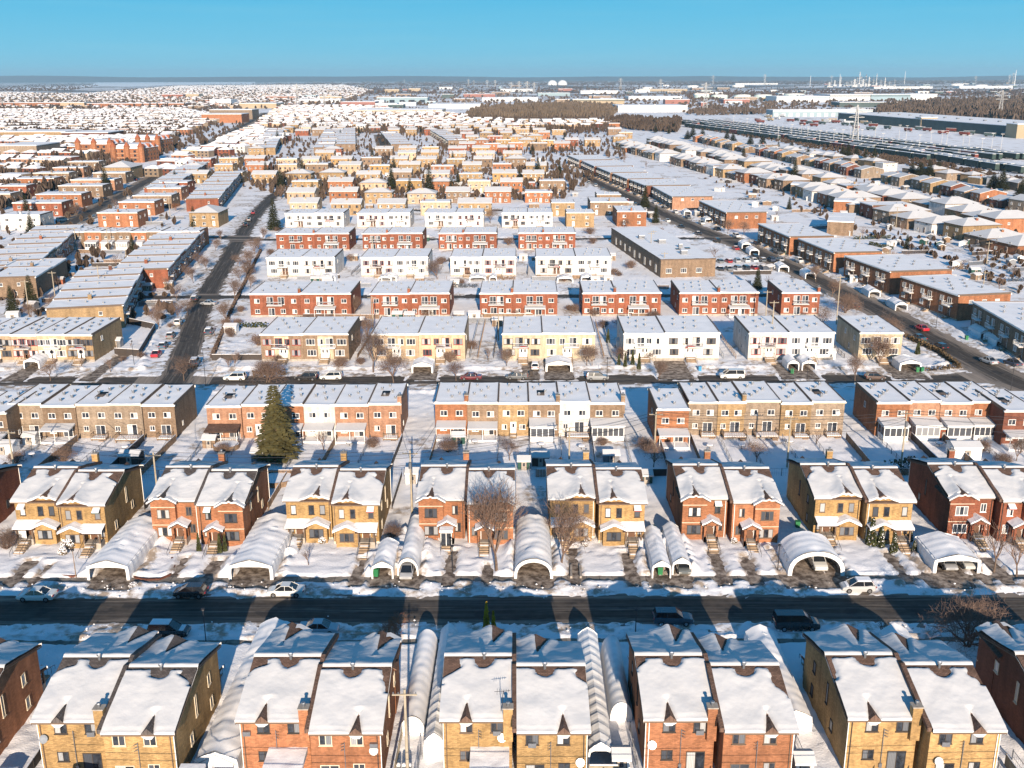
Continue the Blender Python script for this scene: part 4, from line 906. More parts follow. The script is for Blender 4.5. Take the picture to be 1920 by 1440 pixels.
# ---------------------------------------------------------------- trees, shrubs
MATS.update(bark=plain('bark',(.13,.095,.075),.9,.1,.3,3),twig=plain('twigs',(.17,.115,.09),.9,.1,.25,2),twig_red=plain('twigs_reddish',(.26,.12,.065),.9,.1,.25,2),
 needle=plain('spruce_needles',(.115,.10,.042),.9,.1,.45,1.2),needle_dark=plain('dark_needles',(.045,.048,.022),.9,.1,.45,1.2),cedar=plain('cedar_green',(.05,.055,.022),.9,.1,.4,1.5),yellow_cedar=plain('yellow_cedar',(.42,.28,.03),.9,.1,.3,1.5),hedge=plain('hedge_brown',(.12,.085,.05),.9,.1,.4,1.))
def bare_tree(seed,h,spread,trunk,up=.75,n0=6,depth=4,tw=.02,multi=1):
    r=random.Random(seed); T=MB();B=MB()
    def br(p,d,L,rad,lv):
        q=p+d*L*.5; d2=(d+Vector((r.uniform(-.18,.18),r.uniform(-.18,.18),r.uniform(-.02,.16)))).normalized(); e=q+d2*L*.5; k=5 if lv<2 else 3
        tgt=T if lv==0 else B
        tgt.tube(p,q,rad,rad*.85,k,False); tgt.tube(q,e,rad*.85,rad*.6,k,False)
        if lv>=depth: return
        n=(n0 if lv==0 else (4 if lv<3 else 3))
        for i in range(n):
            a=2*math.pi*(i+r.random()*.8)/n; t=1 if lv==0 else r.uniform(.35,1.); s=q.lerp(e,(t-.5)*2) if t>.5 else p.lerp(q,t*2)
            o=d2.orthogonal(); o.rotate(Matrix.Rotation(a,3,d2)); sp=spread*(1 if lv<2 else 1.2)
            nd=(d2*(1-.15*lv)+o*sp*r.uniform(.6,1.1)+Vector((0,0,up*.4))).normalized()
            br(s,nd,L*r.uniform(.62,.82) if lv else h*.34*r.uniform(.85,1.15),max(tw*.55,rad*r.uniform(.4,.55)),lv+1)
    for m_ in range(multi):
        d0=Vector((r.uniform(-.06,.06),r.uniform(-.06,.06),1)) if multi==1 else Vector((math.cos(m_*6.28/multi)*.5,math.sin(m_*6.28/multi)*.5,1)); br(Vector((0,0,-.2)),d0.normalized(),h*trunk,h*.018+.04,0)
    return T,B
def tree_proto(key,*a,twm='twig',**k):
    T,B=bare_tree(*a,**k); return T.mesh('trunk',['bark']),B.mesh('crown',[twm])
def bushmesh(seed,w,h,n,size,mat,cone=0.,dens=1.):
    r=random.Random(seed); m=MB()
    for i in range(n):
        z=r.random(); 
        rad=(1-z)**.8 if cone else math.sqrt(max(0,1-(2*z-1)**2*.9))
        a=r.random()*6.283; q=rad*math.sqrt(r.uniform(.25,1)); p=Vector((math.cos(a)*q*w/2,math.sin(a)*q*w/2,z*h))
        s=size*r.uniform(.6,1.3); d=Vector((r.uniform(-1,1),r.uniform(-1,1),r.uniform(-.4,1))).normalized()*s; e=d.orthogonal().normalized()*s*.5
        m.quad(p-d-e,p+d*.2-e,p+d+e*.3,p-d*.3+e)
    return m.mesh('foliage',[mat])
def conifer_mesh(seed,h,w,mat):
    r=random.Random(seed); m=MB(); L=int(h*3.2)
    for j in range(L):
        z=h*(.06+.94*j/L); rr=w/2*(1-j/L)**.85*(1 if j%2 else .85)+.12; n=int(9+11*(1-j/L))
        for i in range(n):
            a=6.283*(i+r.random())/n; c,s=math.cos(a),math.sin(a); ln=rr*r.uniform(.75,1.12)
            for q in range(3):
                t0=.25+.25*q; bx=ln*t0; sz=.22+.20*(1-j/L)*(1+q*.2); dz=-.22*ln*t0*r.uniform(.6,1.2)
                p=Vector((c*bx,s*bx,z+dz)); d=Vector((c,s,-.35+.2*r.random()))*sz*1.3; e=Vector((-s,c,r.uniform(-.3,.3)))*sz*.75
                m.quad(p-e*.4,p+d*.6-e,p+d*1.25,p+d*.5+e)
    return m.mesh('foliage',[mat])
def trunkmesh(h,rad): 
    m=MB(); m.tube((0,0,-.3),(0,0,h),rad,rad*.3,6); return m.mesh('trunk',['bark'])
TP={}
def TR(key):
    if key in TP: return TP[key]
    D={'vase':lambda:tree_proto('v',11,10.,.42,.24,up=.9,n0=7,depth=5,tw=.034),'round':lambda:tree_proto('r',12,8.,.62,.26,up=.5,n0=6,depth=5,tw=.028),
     'wide':lambda:tree_proto('w',13,8.,.85,.12,up=.35,n0=5,depth=5,tw=.022,multi=3),'oval':lambda:tree_proto('o',14,9.,.5,.22,up=.7,n0=7,depth=5,tw=.03),
     'sapling':lambda:tree_proto('s',15,5.,.4,.3,up=.7,n0=5,depth=3,tw=.02),'red':lambda:tree_proto('e',16,5.,.6,.2,up=.6,n0=7,depth=5,tw=.02,twm='twig_red'),
     'shrub':lambda:tree_proto('h',17,3.,.7,.1,up=.5,n0=5,depth=4,tw=.018,multi=4),'thin':lambda:tree_proto('t',18,9.,.45,.25,up=.7,n0=5,depth=3,tw=.05)}
    TP[key]=D[key](); return TP[key]
tcount=[0]
def tree(key,px,py,h,label,group=None,name='bare_tree',cat='tree',xy=None):
    
    base={'vase':10.,'round':8.,'wide':6.,'oval':9.,'sapling':5.,'red':5.,'shrub':3.,'thin':9.}[key]; T,B=TR(key); tcount[0]+=1
    x,y=xy if xy else G(px,py); s=h/base/1.12
    t=thing(name,near_label(label[1:],x,y) if label[0]=="@" else label,cat,(x,y,.1),tcount[0]*2.4,group); a=mobj('trunk',T,t); b=mobj('crown',B,t); t.scale=(s*rng.uniform(.9,1.1),s*rng.uniform(.9,1.1),s); return t
CP={}
def conifer(px,py,h,w,label,group=None,mat='needle_dark',xy=None,name='conifer_tree'):
    k=(mat,tcount[0]%3); tcount[0]+=1
    if k not in CP: CP[k]=(conifer_mesh(50+k[1],10.,4.4,mat),trunkmesh(9.,.22))
    x,y=xy if xy else G(px,py); t=thing(name,near_label(label[1:],x,y) if label[0]=='@' else label,'tree',(x,y,.1),tcount[0]*1.7,group); mobj('crown',CP[k][0],t,(0,0,.5)); mobj('trunk',CP[k][1],t); t.scale=(w/4.4,w/4.4,h/10.); return t
def cedar(px,py,h,w,label,group=None,mat='cedar',snow=False):
    k=('ced',mat,tcount[0]%2); tcount[0]+=1
    if k not in CP: CP[k]=(bushmesh(70+k[2],1.,2.,620,.13,mat,1),bushmesh(80+k[2],.85,1.9,90,.09,'snow',1))
    x,y=G(px,py); t=thing('columnar_cedar',near_label(label[1:],x,y) if label[0]=='@' else label,'shrub',(x,y,.1),0,group); mobj('foliage',CP[k][0],t)
    if snow: mobj('snow_clumps',CP[k][1],t,(0,-.06,.1))
    t.scale=(w,w,h/2.); return t
tree('vase',930,1074,13.,"tall bare tree with upright branches in front of the red house, centre lawn")
tree('oval',1052,1066,10.5,"bare tree with dense fine crown beside the wide centre car shelter")
tree('wide',1812,1218,7.,"wide spreading bare tree on the near side at the right end of the street")
tree('thin',1862,1076,8.5,"slim bare tree on the lawn before the rightmost pair of houses")
tree('red',737,1212,4.6,"small rusty-brown leaved tree by the near street, left of centre")
tree('sapling',1652,1212,4.,"thin young sapling on the near snow strip, right of the minivan")
tree('sapling',578,1060,3.,"knee-thin shrub on the lawn before the third pair of houses",name='bare_shrub',cat='shrub')
tree('shrub',12,1030,4.5,"tangled bare bush at the left edge of the far lawns",name='bare_shrub',cat='shrub')
tree('sapling',1905,1085,6.,"bare young tree cut by the right edge before the rightmost house")
conifer(521,862,12.6,7.4,"large olive-green spruce standing between two terraces in the back yards",mat='needle')
backs=[(118,868,4.5,'shrub'),(607,845,4.5,'sapling'),(840,850,4,'shrub'),(955,866,4.8,'round'),(1210,848,4,'shrub'),(1225,880,5,'round'),(1418,872,5,'round'),(1905,870,5,'oval'),(1880,880,4,'shrub'),(1840,850,3.5,'shrub'),(735,1010,3.2,'shrub'),(700,840,3,'shrub'),(30,868,3.5,'shrub'),(1130,838,2.6,'shrub'),(420,850,3,'shrub'),(1530,838,3.5,'sapling')]
for i,(x,y,h,k_) in enumerate(backs): tree(k_,x,y,h,f"@bare {'shrub' if k_=='shrub' else 'little tree'}",'bare shrubs and trees in the back yards',name='bare_shrub' if k_=='shrub' else 'bare_tree',cat='shrub' if k_=='shrub' else 'tree')
seconds=[(700,698,11,'round'),(738,722,8.5,'round'),(690,640,7,'oval'),(1110,690,6,'round'),(1648,690,7,'oval'),(505,716,6,'wide'),(855,714,5,'round'),(345,712,6,'round'),(500,716,5.5,'round'),(95,712,5,'round'),(440,690,4.5,'sapling'),(950,690,5.5,'oval'),(1100,688,5.5,'round'),(915,678,4,'sapling'),(1235,714,5,'oval'),(1603,716,6.5,'oval'),(1648,690,8.5,'round'),(1495,648,4,'sapling'),(300,618,7,'oval'),(335,600,6,'round'),(430,690,3,'sapling'),(820,525,7.5,'oval'),(440,560,7,'oval'),(470,505,8,'oval'),(478,478,7,'round'),(300,598,6,'round'),(363,530,6,'oval'),(375,500,6,'round'),(1540,620,6.5,'round'),(1585,590,6.5,'wide'),(1560,560,6,'oval'),(1395,445,7,'round'),(1365,440,7,'oval'),(920,420,8,'round'),(1175,430,5,'round'),(1660,640,7,'wide'),(1530,530,6,'oval'),(60,600,6,'oval'),(100,585,6,'round'),(425,605,6.5,'oval'),(450,530,6,'round'),(463,520,7,'oval'),(487,470,6,'oval'),(494,450,6,'oval'),(352,590,5,'round'),(387,505,5.5,'oval'),(405,470,5.5,'oval'),(416,450,5,'oval'),(350,520,5,'round'),(332,565,6,'round'),(447,500,5,'round'),(470,540,5,'oval'),(160,545,6,'oval'),(200,460,5,'round'),(145,400,6,'wide'),(330,395,5,'red'),(665,590,6,'oval'),(1200,545,4,'shrub'),(640,690,4,'shrub')]
for i,(x,y,h,k_) in enumerate(seconds): tree(k_,x,y,h,"@bare tree",'bare trees beyond the second street')
# cedars at the porches
for i,(x,y,h,w,sn) in enumerate([(373,1036,2.8,.8,0),(412,1038,2.9,.8,0),(422,1034,2.6,.7,0),(585,1016,2.4,.7,0),(701,1012,2.5,.9,0),(1588,1012,1.8,1.1,1),(1632,1026,4.,1.7,1),(1650,1030,3.1,1.2,1),(1674,1040,3.,1.2,1),(1706,1022,2.,.8,1),(1712,1040,1.8,.9,1),(911,1190,4.,1.,0),(924,1190,2.9,.8,0),(1160,690,3.,1.,0),(1172,692,3.4,1.,0),(1186,690,4.,1.1,0),(1198,694,3.6,1.,0),(1140,645,3.5,1.1,0),(1320,668,3.6,1.8,0),(1720,668,3.,1.5,0)]):
    cedar(x,y,h,w,f"@{'snow-dusted' if sn else 'dark green'} cedar",'columnar cedars on the lawns','yellow_cedar' if i in(11,12) and 'yellow_cedar' in MATS else 'cedar',sn)
cons=[(1490,340,12),(200,358,13),(53,410,10),(365,425,8),(515,432,12),(806,372,15),(848,375,11),(735,360,13),(740,335,12),(588,378,9),(1210,392,10),(1420,545,6),(1700,470,5),(955,300,11),(1120,250,9),(850,310,9),(568,320,8),(565,250,8),(665,215,8),(1395,300,9),(1460,285,8),(1640,300,9),(1060,262,8),(790,250,8),(900,240,8),(1230,290,9),(640,260,9),(500,330,9),(330,345,8),(700,300,8),(1010,330,10),(860,350,8),(770,372,10)]
for i,(x,y,h) in enumerate(cons): conifer(x,y,h*1.1,h*.55,"@dark conifer",'dark conifers among the distant houses')
# clumps of pines beside the rail corridor
pin=[(1408,272),(1430,278),(1300,258),(1318,262),(1290,262),(1364,262),(1500,296),(1515,302),(1590,300),(1605,308),(1622,316),(1640,318),(1710,334),(1725,338),(1742,338),(1758,336),(1862,358),(1878,360),(1915,375),(1375,268),(1484,290),(1580,303)]
for i,(x,y) in enumerate(pin): conifer(x,y,rng.uniform(8,12),rng.uniform(7,10),"@broad pine",'pines beside the rail corridor',name='pine_tree')
# many bare street trees further out
def scatter(n,reg,keys,hr,label,group):
    nm='bare_shrub' if 'shrub' in keys else 'bare_tree'
    for i in range(n):
        (x0,y0,x1,y1)=reg; py=y0+(y1-y0)*rng.random(); px=x0+(x1-x0)*rng.random()
        if onroad(*G(px,py),pad=-1.): continue
        tree(rng.choice(keys),px,py,rng.uniform(*hr),label,group,nm,'shrub' if nm=='bare_shrub' else 'tree')
scatter(62,(440,232,1180,400),['thin','thin'],(5,8.5),"@slim bare tree",'bare trees between the distant semis')
scatter(30,(1150,262,1420,330),['thin'],(6,10),"@bare park tree",'bare trees of the snowy park')
scatter(48,(1320,290,1900,560),['thin','thin'],(4,7),"@thin bare tree",'bare trees among the right-hand houses')
scatter(40,(0,280,420,560),['thin'],(5,9),"@little bare tree",'bare trees among the left-hand blocks')
for i,(x,y,h) in enumerate([(528,352,12),(522,268,13),(536,266,11),(708,232,9),(762,222,9),(790,222,9),(722,236,10),(1230,420,8),(1000,290,9),(1055,250,9),(675,250,9),(855,245,9),(1230,250,10),(1255,252,9),(1265,248,10),(975,345,9),(1050,330,9),(655,322,9),(360,460,6),(60,575,9),(25,590,8),(1480,395,6),(1660,545,7),(250,470,6),(60,440,9)]): conifer(x,y,h,h*.5,"@dark conifer",'dark conifers among the distant houses')
scatter(60,(440,405,1240,690),['shrub','shrub'],(2.5,5.5),"@bare shrub",'bare shrubs between the duplexes')
scatter(50,(480,430,1240,620),['shrub','shrub'],(1.8,4),"@dense bare shrub",'dense bare shrubs in the middle yards')
scatter(40,(0,600,480,700),['shrub','sapling'],(1.5,4),"@low bare bush",'low bare bushes along the second street')
# ---------------------------------------------------------------- cars
def paint():
    k=NT('car_paint',.25,.6); oi=k.n('ShaderNodeObjectInfo'); k.b.inputs['Coat Weight'].default_value=.4; return k.col(k.mix(k.ramp(k.noise(1.5,4,k.obj()),[(.55,0.),(.8,.10)]),oi.outputs['Color'],(.35,.32,.30)))
MATS['paint']=paint(); MATS['carglass']=plain('car_glass',(.012,.015,.02),.08,.8); MATS['tyre']=plain('tyre',(.015,.015,.015),.8,.2); MATS['rim']=plain('rim',(.3,.3,.32),.3,.6,metal=.7)
MATS['lamp']=plain('lamp_glass',(.5,.5,.48),.15,.7); MATS['tail']=plain('tail_light',(.3,.02,.02),.2,.6)
CARS={'sedan':dict(L=4.6,W=1.8,H=1.43,belt=.86,hood=.92,cab=(-.55,.72,-1.55,1.35),rear=.98),'suv':dict(L=4.65,W=1.86,H=1.68,belt=1.02,hood=1.05,cab=(-2.0,.55,-2.2,1.15),rear=1.1),
 'hatch':dict(L=4.1,W=1.75,H=1.5,belt=.92,hood=.95,cab=(-1.5,.55,-1.95,1.25),rear=1.0),'van':dict(L=5.2,W=1.95,H=1.95,belt=1.15,hood=1.1,cab=(-2.45,1.0,-2.55,1.75),rear=1.15)}
def carmesh(kind):
    c=CARS[kind]; L,W,H,b=c['L'],c['W'],c['H'],c['belt']; m=MB()
    st=[(-L/2,.80,.45,c['rear']-.25),(-L/2+.12,.93,.30,c['rear']-.02),(-L/2+.7,1.,.24,c['rear']),(-.9,1.,.22,b+.02),(.6,1.,.22,b),(L/2-1.1,1.,.22,c['hood']-.04),(L/2-.45,.97,.24,c['hood']-.13),(L/2-.1,.90,.28,c['hood']-.25),(L/2,.78,.42,c['hood']-.36)]
    rings=[]
    for (x,wf,zb,zt) in st:
        w=W/2*wf; mid=zb+(zt-zb)*.55
        rings.append([(x,-w*.93,zb),(x,-w,mid),(x,-w*.96,zt-.07),(x,-w*.86,zt),(x,w*.86,zt),(x,w*.96,zt-.07),(x,w,mid),(x,w*.93,zb)])
    n=len(m.v)
    for r_ in rings: m.v+=r_
    for i in range(len(rings)-1):
        for j in range(8):
            a=n+i*8+j; k=n+i*8+(j+1)%8; m.f.append((a,k,k+8,a+8)); m.m.append(0)
    m.f.append(tuple(n+j for j in reversed(range(8)))); m.m.append(0); e=n+(len(rings)-1)*8; m.f.append(tuple(e+j for j in range(8))); m.m.append(0)
    m.f=[tuple(reversed(f)) for f in m.f]
    r0,r1,b0,b1=c['cab']; ro=W/2*.70; bo=W/2*.88
    R_=[(r0,-ro,H),(r1-.25,-ro,H),(r1-.25,ro,H),(r0,ro,H)]; Bt=[(b0,-bo,b-.02),(b1,-bo,b-.04),(b1,bo,b-.04),(b0,bo,b-.02)]
    m.mi=0; m.box(r0-.02,r1-.22,-ro-.01,ro+.01,H-.05,H+.01)
    body=m.mesh('body',['paint'],False)
    g=MB(); g.quad(Bt[0],Bt[1],R_[1],R_[0]); g.quad(Bt[1],Bt[2],R_[2],R_[1]); g.quad(Bt[2],Bt[3],R_[3],R_[2]); g.quad(Bt[3],Bt[0],R_[0],R_[3]); g.mi=1
    for s in (-1,1):
        for xx in ((b0+r0)/2+.0,(r0+r1)/2-.1,): g.tube((xx,s*(bo+.0),b),(xx*.92+.02,s*(ro+.01),H-.02),.035,k=4)
        g.tube((b1,s*bo,b),(r1-.25,s*ro,H-.01),.04,k=4); g.tube((b0,s*bo,b),(r0,s*ro,H-.01),.05,k=4)
    gl=g.mesh('windows',['carglass','paint'])
    w_=MB(); w_.tube((0,-.11,0),(0,.11,0),.33,k=16); w_.mi=1; w_.tube((0,-.125,0),(0,.125,0),.2,k=10); wh=w_.mesh('wheel',['tyre','rim'])
    h_=MB(); h_.box(-.06,.05,-.2,.2,-.07,.07); hl=h_.mesh('headlight',['lamp']); tl=h_.mesh('tail_light',['tail'])
    s_=MB(); s_.box(r0+.05,r1-.3,-ro+.03,ro-.03,H,H+.09); 
    s_.box(L/2-1.0,L/2-.5,-W*.36,W*.36,c['hood']-.16,c['hood']-.04)
    return body,gl,wh,hl,tl,s_.mesh('snow_cap',['snow'])
carn=[0]
GREY=[(.55,.55,.55),(.5,.5,.52),(.03,.03,.035),(.02,.02,.02),(.15,.16,.17),(.3,.31,.33),(.6,.6,.58),(.04,.05,.08),(.25,.02,.02),(.1,.11,.12)]
def car(kind,px,py,col,rz,label,snow=False,group=None,xy=None,detail=True,z=.12):
    me=cached(('car',kind),lambda:carmesh(kind)); c=CARS[kind]; x,y=xy if xy else G(px,py)
    t=thing('parked_car' if kind!='van' else 'parked_van',near_label(label[1:],x,y) if label[0]=='@' else label,'car' if kind!='van' else 'van',(x,y,z),rz,group)
    b=mobj('body',me[0],t); b.color=(*col,1); g=mobj('windows',me[1],t); g.color=(*col,1)
    for sx in (-1,1):
        for sy in (-1,1): mobj('wheel',me[2],t,(sx*c['L']*.305,sy*(c['W']/2-.11),.32))
    if detail:
        for s in (-1,1):
            mobj('headlight',me[3],t,(c['L']/2-.05,s*c['W']*.33,c['hood']-.42)); mobj('tail_light',me[4],t,(-c['L']/2+.03,s*c['W']*.36,c['rear']-.2))
    if snow: mobj('snow_cap',me[5],t)
    return t
pi=math.pi
W_=(.62,.62,.60);K_=(.02,.02,.022)
car('sedan',70,1122,W_,pi,"white sedan parked on the far kerb at the left end of the near street")
car('hatch',357,1117,K_,pi,"black hatchback parked on the far kerb before the orange-red pair")
car('sedan',536,1115,W_,pi,"white sedan parked on the far kerb, half in sunlight")
car('suv',317,1191,K_,0,"black four-wheel drive with snow on its roof and bonnet, near kerb",True)
car('sedan',597,1186,(.35,.40,.44),0,"silver-blue sedan on the near kerb behind the orange-red roofs")
car('suv',1260,1170,(.03,.05,.07),0,"dark blue hatchback on the near kerb, right of centre")
car('van',1491,1180,(.02,.022,.025),0,"black minivan on the near kerb, right of centre")
car('hatch',1606,1110,(.42,.42,.43),pi,"silver hatchback on the far kerb in the sunlit gap",True)
car('hatch',763,1078,(.35,.35,.36),-pi/2,"grey car nosing out of the long narrow shelter")
car('hatch',1279,1070,(.12,.13,.13),-pi/2,"dark car inside the right narrow shelter")
car('suv',1530,1062,W_,-pi/2,"white car deep inside the arched double shelter")
car('hatch',1772,1064,(.3,.3,.31),-pi/2,"grey car on the left inside the gabled right shelter"); car('hatch',1808,1062,(.5,.5,.48),-pi/2,"pale car on the right inside the gabled right shelter")
for x,y,k_,c,rz,l,s in [(441,712,'suv',W_,pi,"white four-wheel drive on the second street, leftmost of the kerb line",0),(575,712,'suv',K_,pi,"black four-wheel drive on the second street before the brown duplex",0),(621,711,'suv',W_,pi,"white four-wheel drive on the second street right of the black one",0),
 (883,712,'sedan',(.12,.02,.03),pi,"dark red sedan on the second street",0),(969,711,'sedan',(.1,.11,.12),pi,"dark grey sedan on the second street before the cream duplex",0),(1120,713,'suv',(.25,.26,.27),0,"grey four-wheel drive on the second street, right of centre",0),
 (1372,711,'van',W_,pi,"white delivery van on the second street before the white duplexes",0),(1003,692,'hatch',W_,pi/2,"white snow-capped car in the driveway of the cream duplex",1),(1640,714,'hatch',(.1,.07,.06),0,"brown car behind the bare tree on the second street",0),
 (1728,622,'sedan',(.45,.02,.03),R(100),"bright red car beside the right avenue",0),(1722,640,'sedan',(.05,.08,.09),R(105),"dark teal car along the hedge of the right corner",0),(1762,657,'hatch',K_,R(105),"black car along the hedge of the right corner",0),
 (1853,684,'sedan',(.4,.42,.45),R(104),"silver sedan driving on the right avenue",0),(1898,688,'sedan',(.06,.07,.1),R(104),"dark blue car at the right edge of the right avenue",0),(1600,580,'hatch',K_,R(100),"black car by the right avenue behind the tall pole",0),
 (294,667,'sedan',(.38,.02,.03),R(95),"red car at the corner of the left avenue",1),(307,651,'hatch',(.08,.13,.18),R(97),"blue-grey car behind the red one on the left avenue",1),(321,632,'hatch',(.2,.2,.2),R(97),"grey snow-topped car, third up the left avenue",1),(335,607,'hatch',W_,R(97),"snow-covered car, fourth up the left avenue",1),
 (393,625,'suv',(.05,.07,.1),R(97),"dark car parked on the right side of the left avenue",1),(366,683,'suv',(.08,.09,.1),R(97),"dark car behind the bare tree at the left avenue corner",1),(392,571,'sedan',(.3,.31,.33),R(170),"silver car turning across the left avenue",0),(366,563,'suv',K_,R(97),"black car left of the turning silver car",1),
 (462,423,'sedan',K_,R(98),"black car at the far left-avenue junction",0),(468,413,'sedan',(.3,.3,.3),R(98),"grey car at the far left-avenue junction",0),(476,400,'sedan',(.25,.03,.04),R(98),"maroon car up the curve of the left avenue",0),
 (118,413,'van',(.5,.5,.48),R(60),"white camper van beside the wide left avenue",0),(197,373,'sedan',K_,R(60),"black car crossing the wide left avenue",0)]:
    car(k_,x,y,c,rz,l,bool(s))
for i in range(36):
    a=[(1455,505),(1180,362)]; t_=i/36; q0=Vector(G(1640,582)); q1=Vector(G(1110,328)); 
    j=0
    # both kerbs of the right avenue
    s=i/36*len(AVR[5:]); P=AVR; L=[(Vector(P[k+1])-Vector(P[k])).length for k in range(len(P)-1)]; d=sum(L)*(.30+.68*i/36); k=0
    while d>L[k] and k<len(L)-1: d-=L[k]; k+=1
    u=(Vector(P[k+1])-Vector(P[k])).normalized(); q=Vector(P[k])+u*d; n_=Vector((u.y,-u.x))*(6.2 if i%2 else -6.2); c=rng.choice(GREY)
    car(rng.choice(['sedan','suv','hatch']),0,0,c,math.atan2(u.y,u.x)+(pi if i%2 else 0),f"small distant car, {ordn(i)} along the right avenue from the camera",rng.random()<.4,'cars parked along the right avenue',xy=(q.x+n_.x,q.y+n_.y),detail=False)
for i in range(30):
    P=AV2; L=[(Vector(P[k+1])-Vector(P[k])).length for k in range(len(P)-1)]; d=sum(L[:9])*(.12+.85*i/30); k=0
    while d>L[k] and k<len(L)-1: d-=L[k]; k+=1
    u=(Vector(P[k+1])-Vector(P[k])).normalized(); q=Vector(P[k])+u*d; n_=Vector((u.y,-u.x))*(7.4 if i%3 else -7.4); c=rng.choice(GREY)
    car(rng.choice(['sedan','suv','hatch']),0,0,c,math.atan2(u.y,u.x),f"small distant car, {ordn(i)} along the wide left avenue from the camera",rng.random()<.4,'cars parked along the wide left avenue',xy=(q.x+n_.x,q.y+n_.y),detail=False)
# school car park
for i in range(16):
    x,y=G(1350+ (i%8)*16,495+ (i//8)*14 - (i%8)*.5); car(rng.choice(['sedan','suv','hatch']),0,0,rng.choice(GREY),R(100)+rng.uniform(-.1,.1),f"car in the school car park, {ordn(i%8)} from left in the {'near' if i//8 else 'far'} line",rng.random()<.5,'cars in the school car park',xy=(x,y),detail=False)
# ---------------------------------------------------------------- car shelters
def shelter(pxl,pxr,pyf,pyb,label,style='arch',h=2.6,flip=False,snow=True,z0=.1,group='white car shelters',xyl=None):
    if xyl: x0,x1,y0,y1=xyl
    else:
        (x0,y0)=G(pxl,pyf); (x1,_)=G(pxr,pyf); y1=G((pxl+pxr)/2,pyb,h)[1]
    W=x1-x0; L=max(5.,abs(y1-y0)); y1=y0+L; cx=(x0+x1)/2
    t=thing('car_shelter',near_label(label[1:],cx,y0) if label[0]=='@' else label,'car shelter',(cx,y1 if flip else y0,z0),math.pi if flip else 0,group)
    key=('shel',round(W,1),round(L,1),style,h,snow)
    def prof(u): # u -1..1
        a=abs(u)
        if style=='arch': return (math.sin(u*math.pi/2*.92)/math.sin(math.pi/2*.92),max(0,math.cos(u*math.pi/2)**.62)) 
        if a>.999: return (u,0)
        return None
    def cov():
        m=MB(); n=16 if style=='arch' else 6; k=int(L/.38)
        if style=='arch': P=[(math.copysign(1-(1-abs(u))**1.8*1.0,u)*W/2 if False else math.sin(u*1.5708)*W/2,h*(math.cos(u*1.5708)**.7 if abs(u)<1 else 0)) for u in [-1+2*i/n for i in range(n+1)]]
        else: P=[(-W/2,0),(-W/2,h*.45),(-W/2+.08,h*.70),(-W/4,h*.87),(0,h),(W/4,h*.87),(W/2-.08,h*.70),(W/2,h*.45),(W/2,0)]
        bay=1.5
        for j in range(k+1):
            y=L*j/k; sag=.13*abs(math.sin(math.pi*y/bay))
            for (x,z) in P:
                s=sag*(z/h)+ .05*nz(x+W,y*1.3,z); m.v.append((x*(1-.03*sag*5*(z/h)),y,z-s))
        q=len(P)
        for j in range(k):
            for i in range(q-1): a=j*q+i; m.f.append((a,a+1,a+1+q,a+q)); m.m.append(0)
        m.face([(x,L,z) for x,z in reversed(P)])
        # front band around the opening
        ow,oh=.86,h*.66
        for i in range(q-1):
            (xa,za),(xb_,zb_)=P[i],P[i+1]; ia=(xa*ow,min(za*.86,oh) if style!='arch' else za*.84); ib=(xb_*ow,min(zb_*.86,oh) if style!='arch' else zb_*.84)
            m.quad((xa,0,za),(ia[0],-.02,ia[1]),(ib[0],-.02,ib[1]),(xb_,0,zb_))
        return m.mesh('canopy',['tarp'],style=='arch')
    mobj('canopy',cached(key,cov),t,(0,0,0),0)
    def sn():
        m=MB(); n=12; k=int(L/.4); 
        def f(x,y):
            u=x/(W/2); 
            if style=='arch': b=h*max(0,math.cos(math.asin(max(-1,min(1,u)))))**.7
            else: b=np.interp(abs(x),[0,W/4,W/2-.08,W/2],[h,h*.87,h*.7,h*.45])
            rib=.11*abs(math.sin(math.pi*y/1.5)); cov_=nz(x*.8+W*7,y*.35,2)+.32
            th=.16*min(1,max(-.6,cov_*3))*(1-abs(u)**3)-rib*(.6)
            return (x,y,float(b)+th+.02)
        m.grid([W/2*.9*(-1+2*i/n) for i in range(n+1)],[.02+(L-.1)*j/k for j in range(k+1)],f); return m.mesh('snow_cover',['flatsnow'],True)
    if snow: mobj('snow_cover',cached(key+('s',),sn),t)
    def fr():
        m=MB()
        for j in range(int(L/1.5)+1):
            y=.05+j*1.5
            for s in (-1,1): m.tube((s*(W/2-.12),y,0),(s*(W/2-.12),y,h*.5),.025,k=4); m.tube((s*(W/2-.12),y,h*.5),(0,y,h*.9),.025,k=4)
        return m.mesh('frame',['metal'])
    mobj('frame',cached(key+('f',),fr),t)
    return t
shelter(163,243,1087,966,"wide snow-covered car shelter right of the leftmost pair, dark pavers at its mouth",'gable',2.7)
shelter(428,512,1087,962,"wide ribbed car shelter right of the orange-red pair",'gable',2.7)
shelter(696,737,1086,1008,"short narrow car shelter with green bin, left one of the two",'gable',2.4)
shelter(744,784,1080,966,"long narrow car shelter sheltering a grey car",'arch',2.4)
shelter(963,1036,1086,966,"wide car shelter with dark open mouth at the centre",'arch',2.7)
shelter(1221,1257,1086,986,"narrow ribbed car shelter, left of two beside the fifth pair",'gable',2.4)
shelter(1259,1294,1080,980,"narrow ribbed car shelter, right of two beside the fifth pair",'gable',2.4)
shelter(1476,1582,1082,1000,"large round-arched car shelter right of the orange-red pair",'arch',3.3)
shelter(1748,1836,1078,1000,"wide gabled car shelter holding two cars at the right",'gable',2.6)
shelter(0,0,0,0,"long curved snow-laden shelter between the two leftmost nearest pairs",'gable',2.6,flip=True,xyl=(-29.9,-25.9,79,103))
shelter(0,0,0,0,"translucent ribbed shelter left of the bottom centre pair",'arch',2.3,flip=True,xyl=(-11.9,-9.5,85,101))
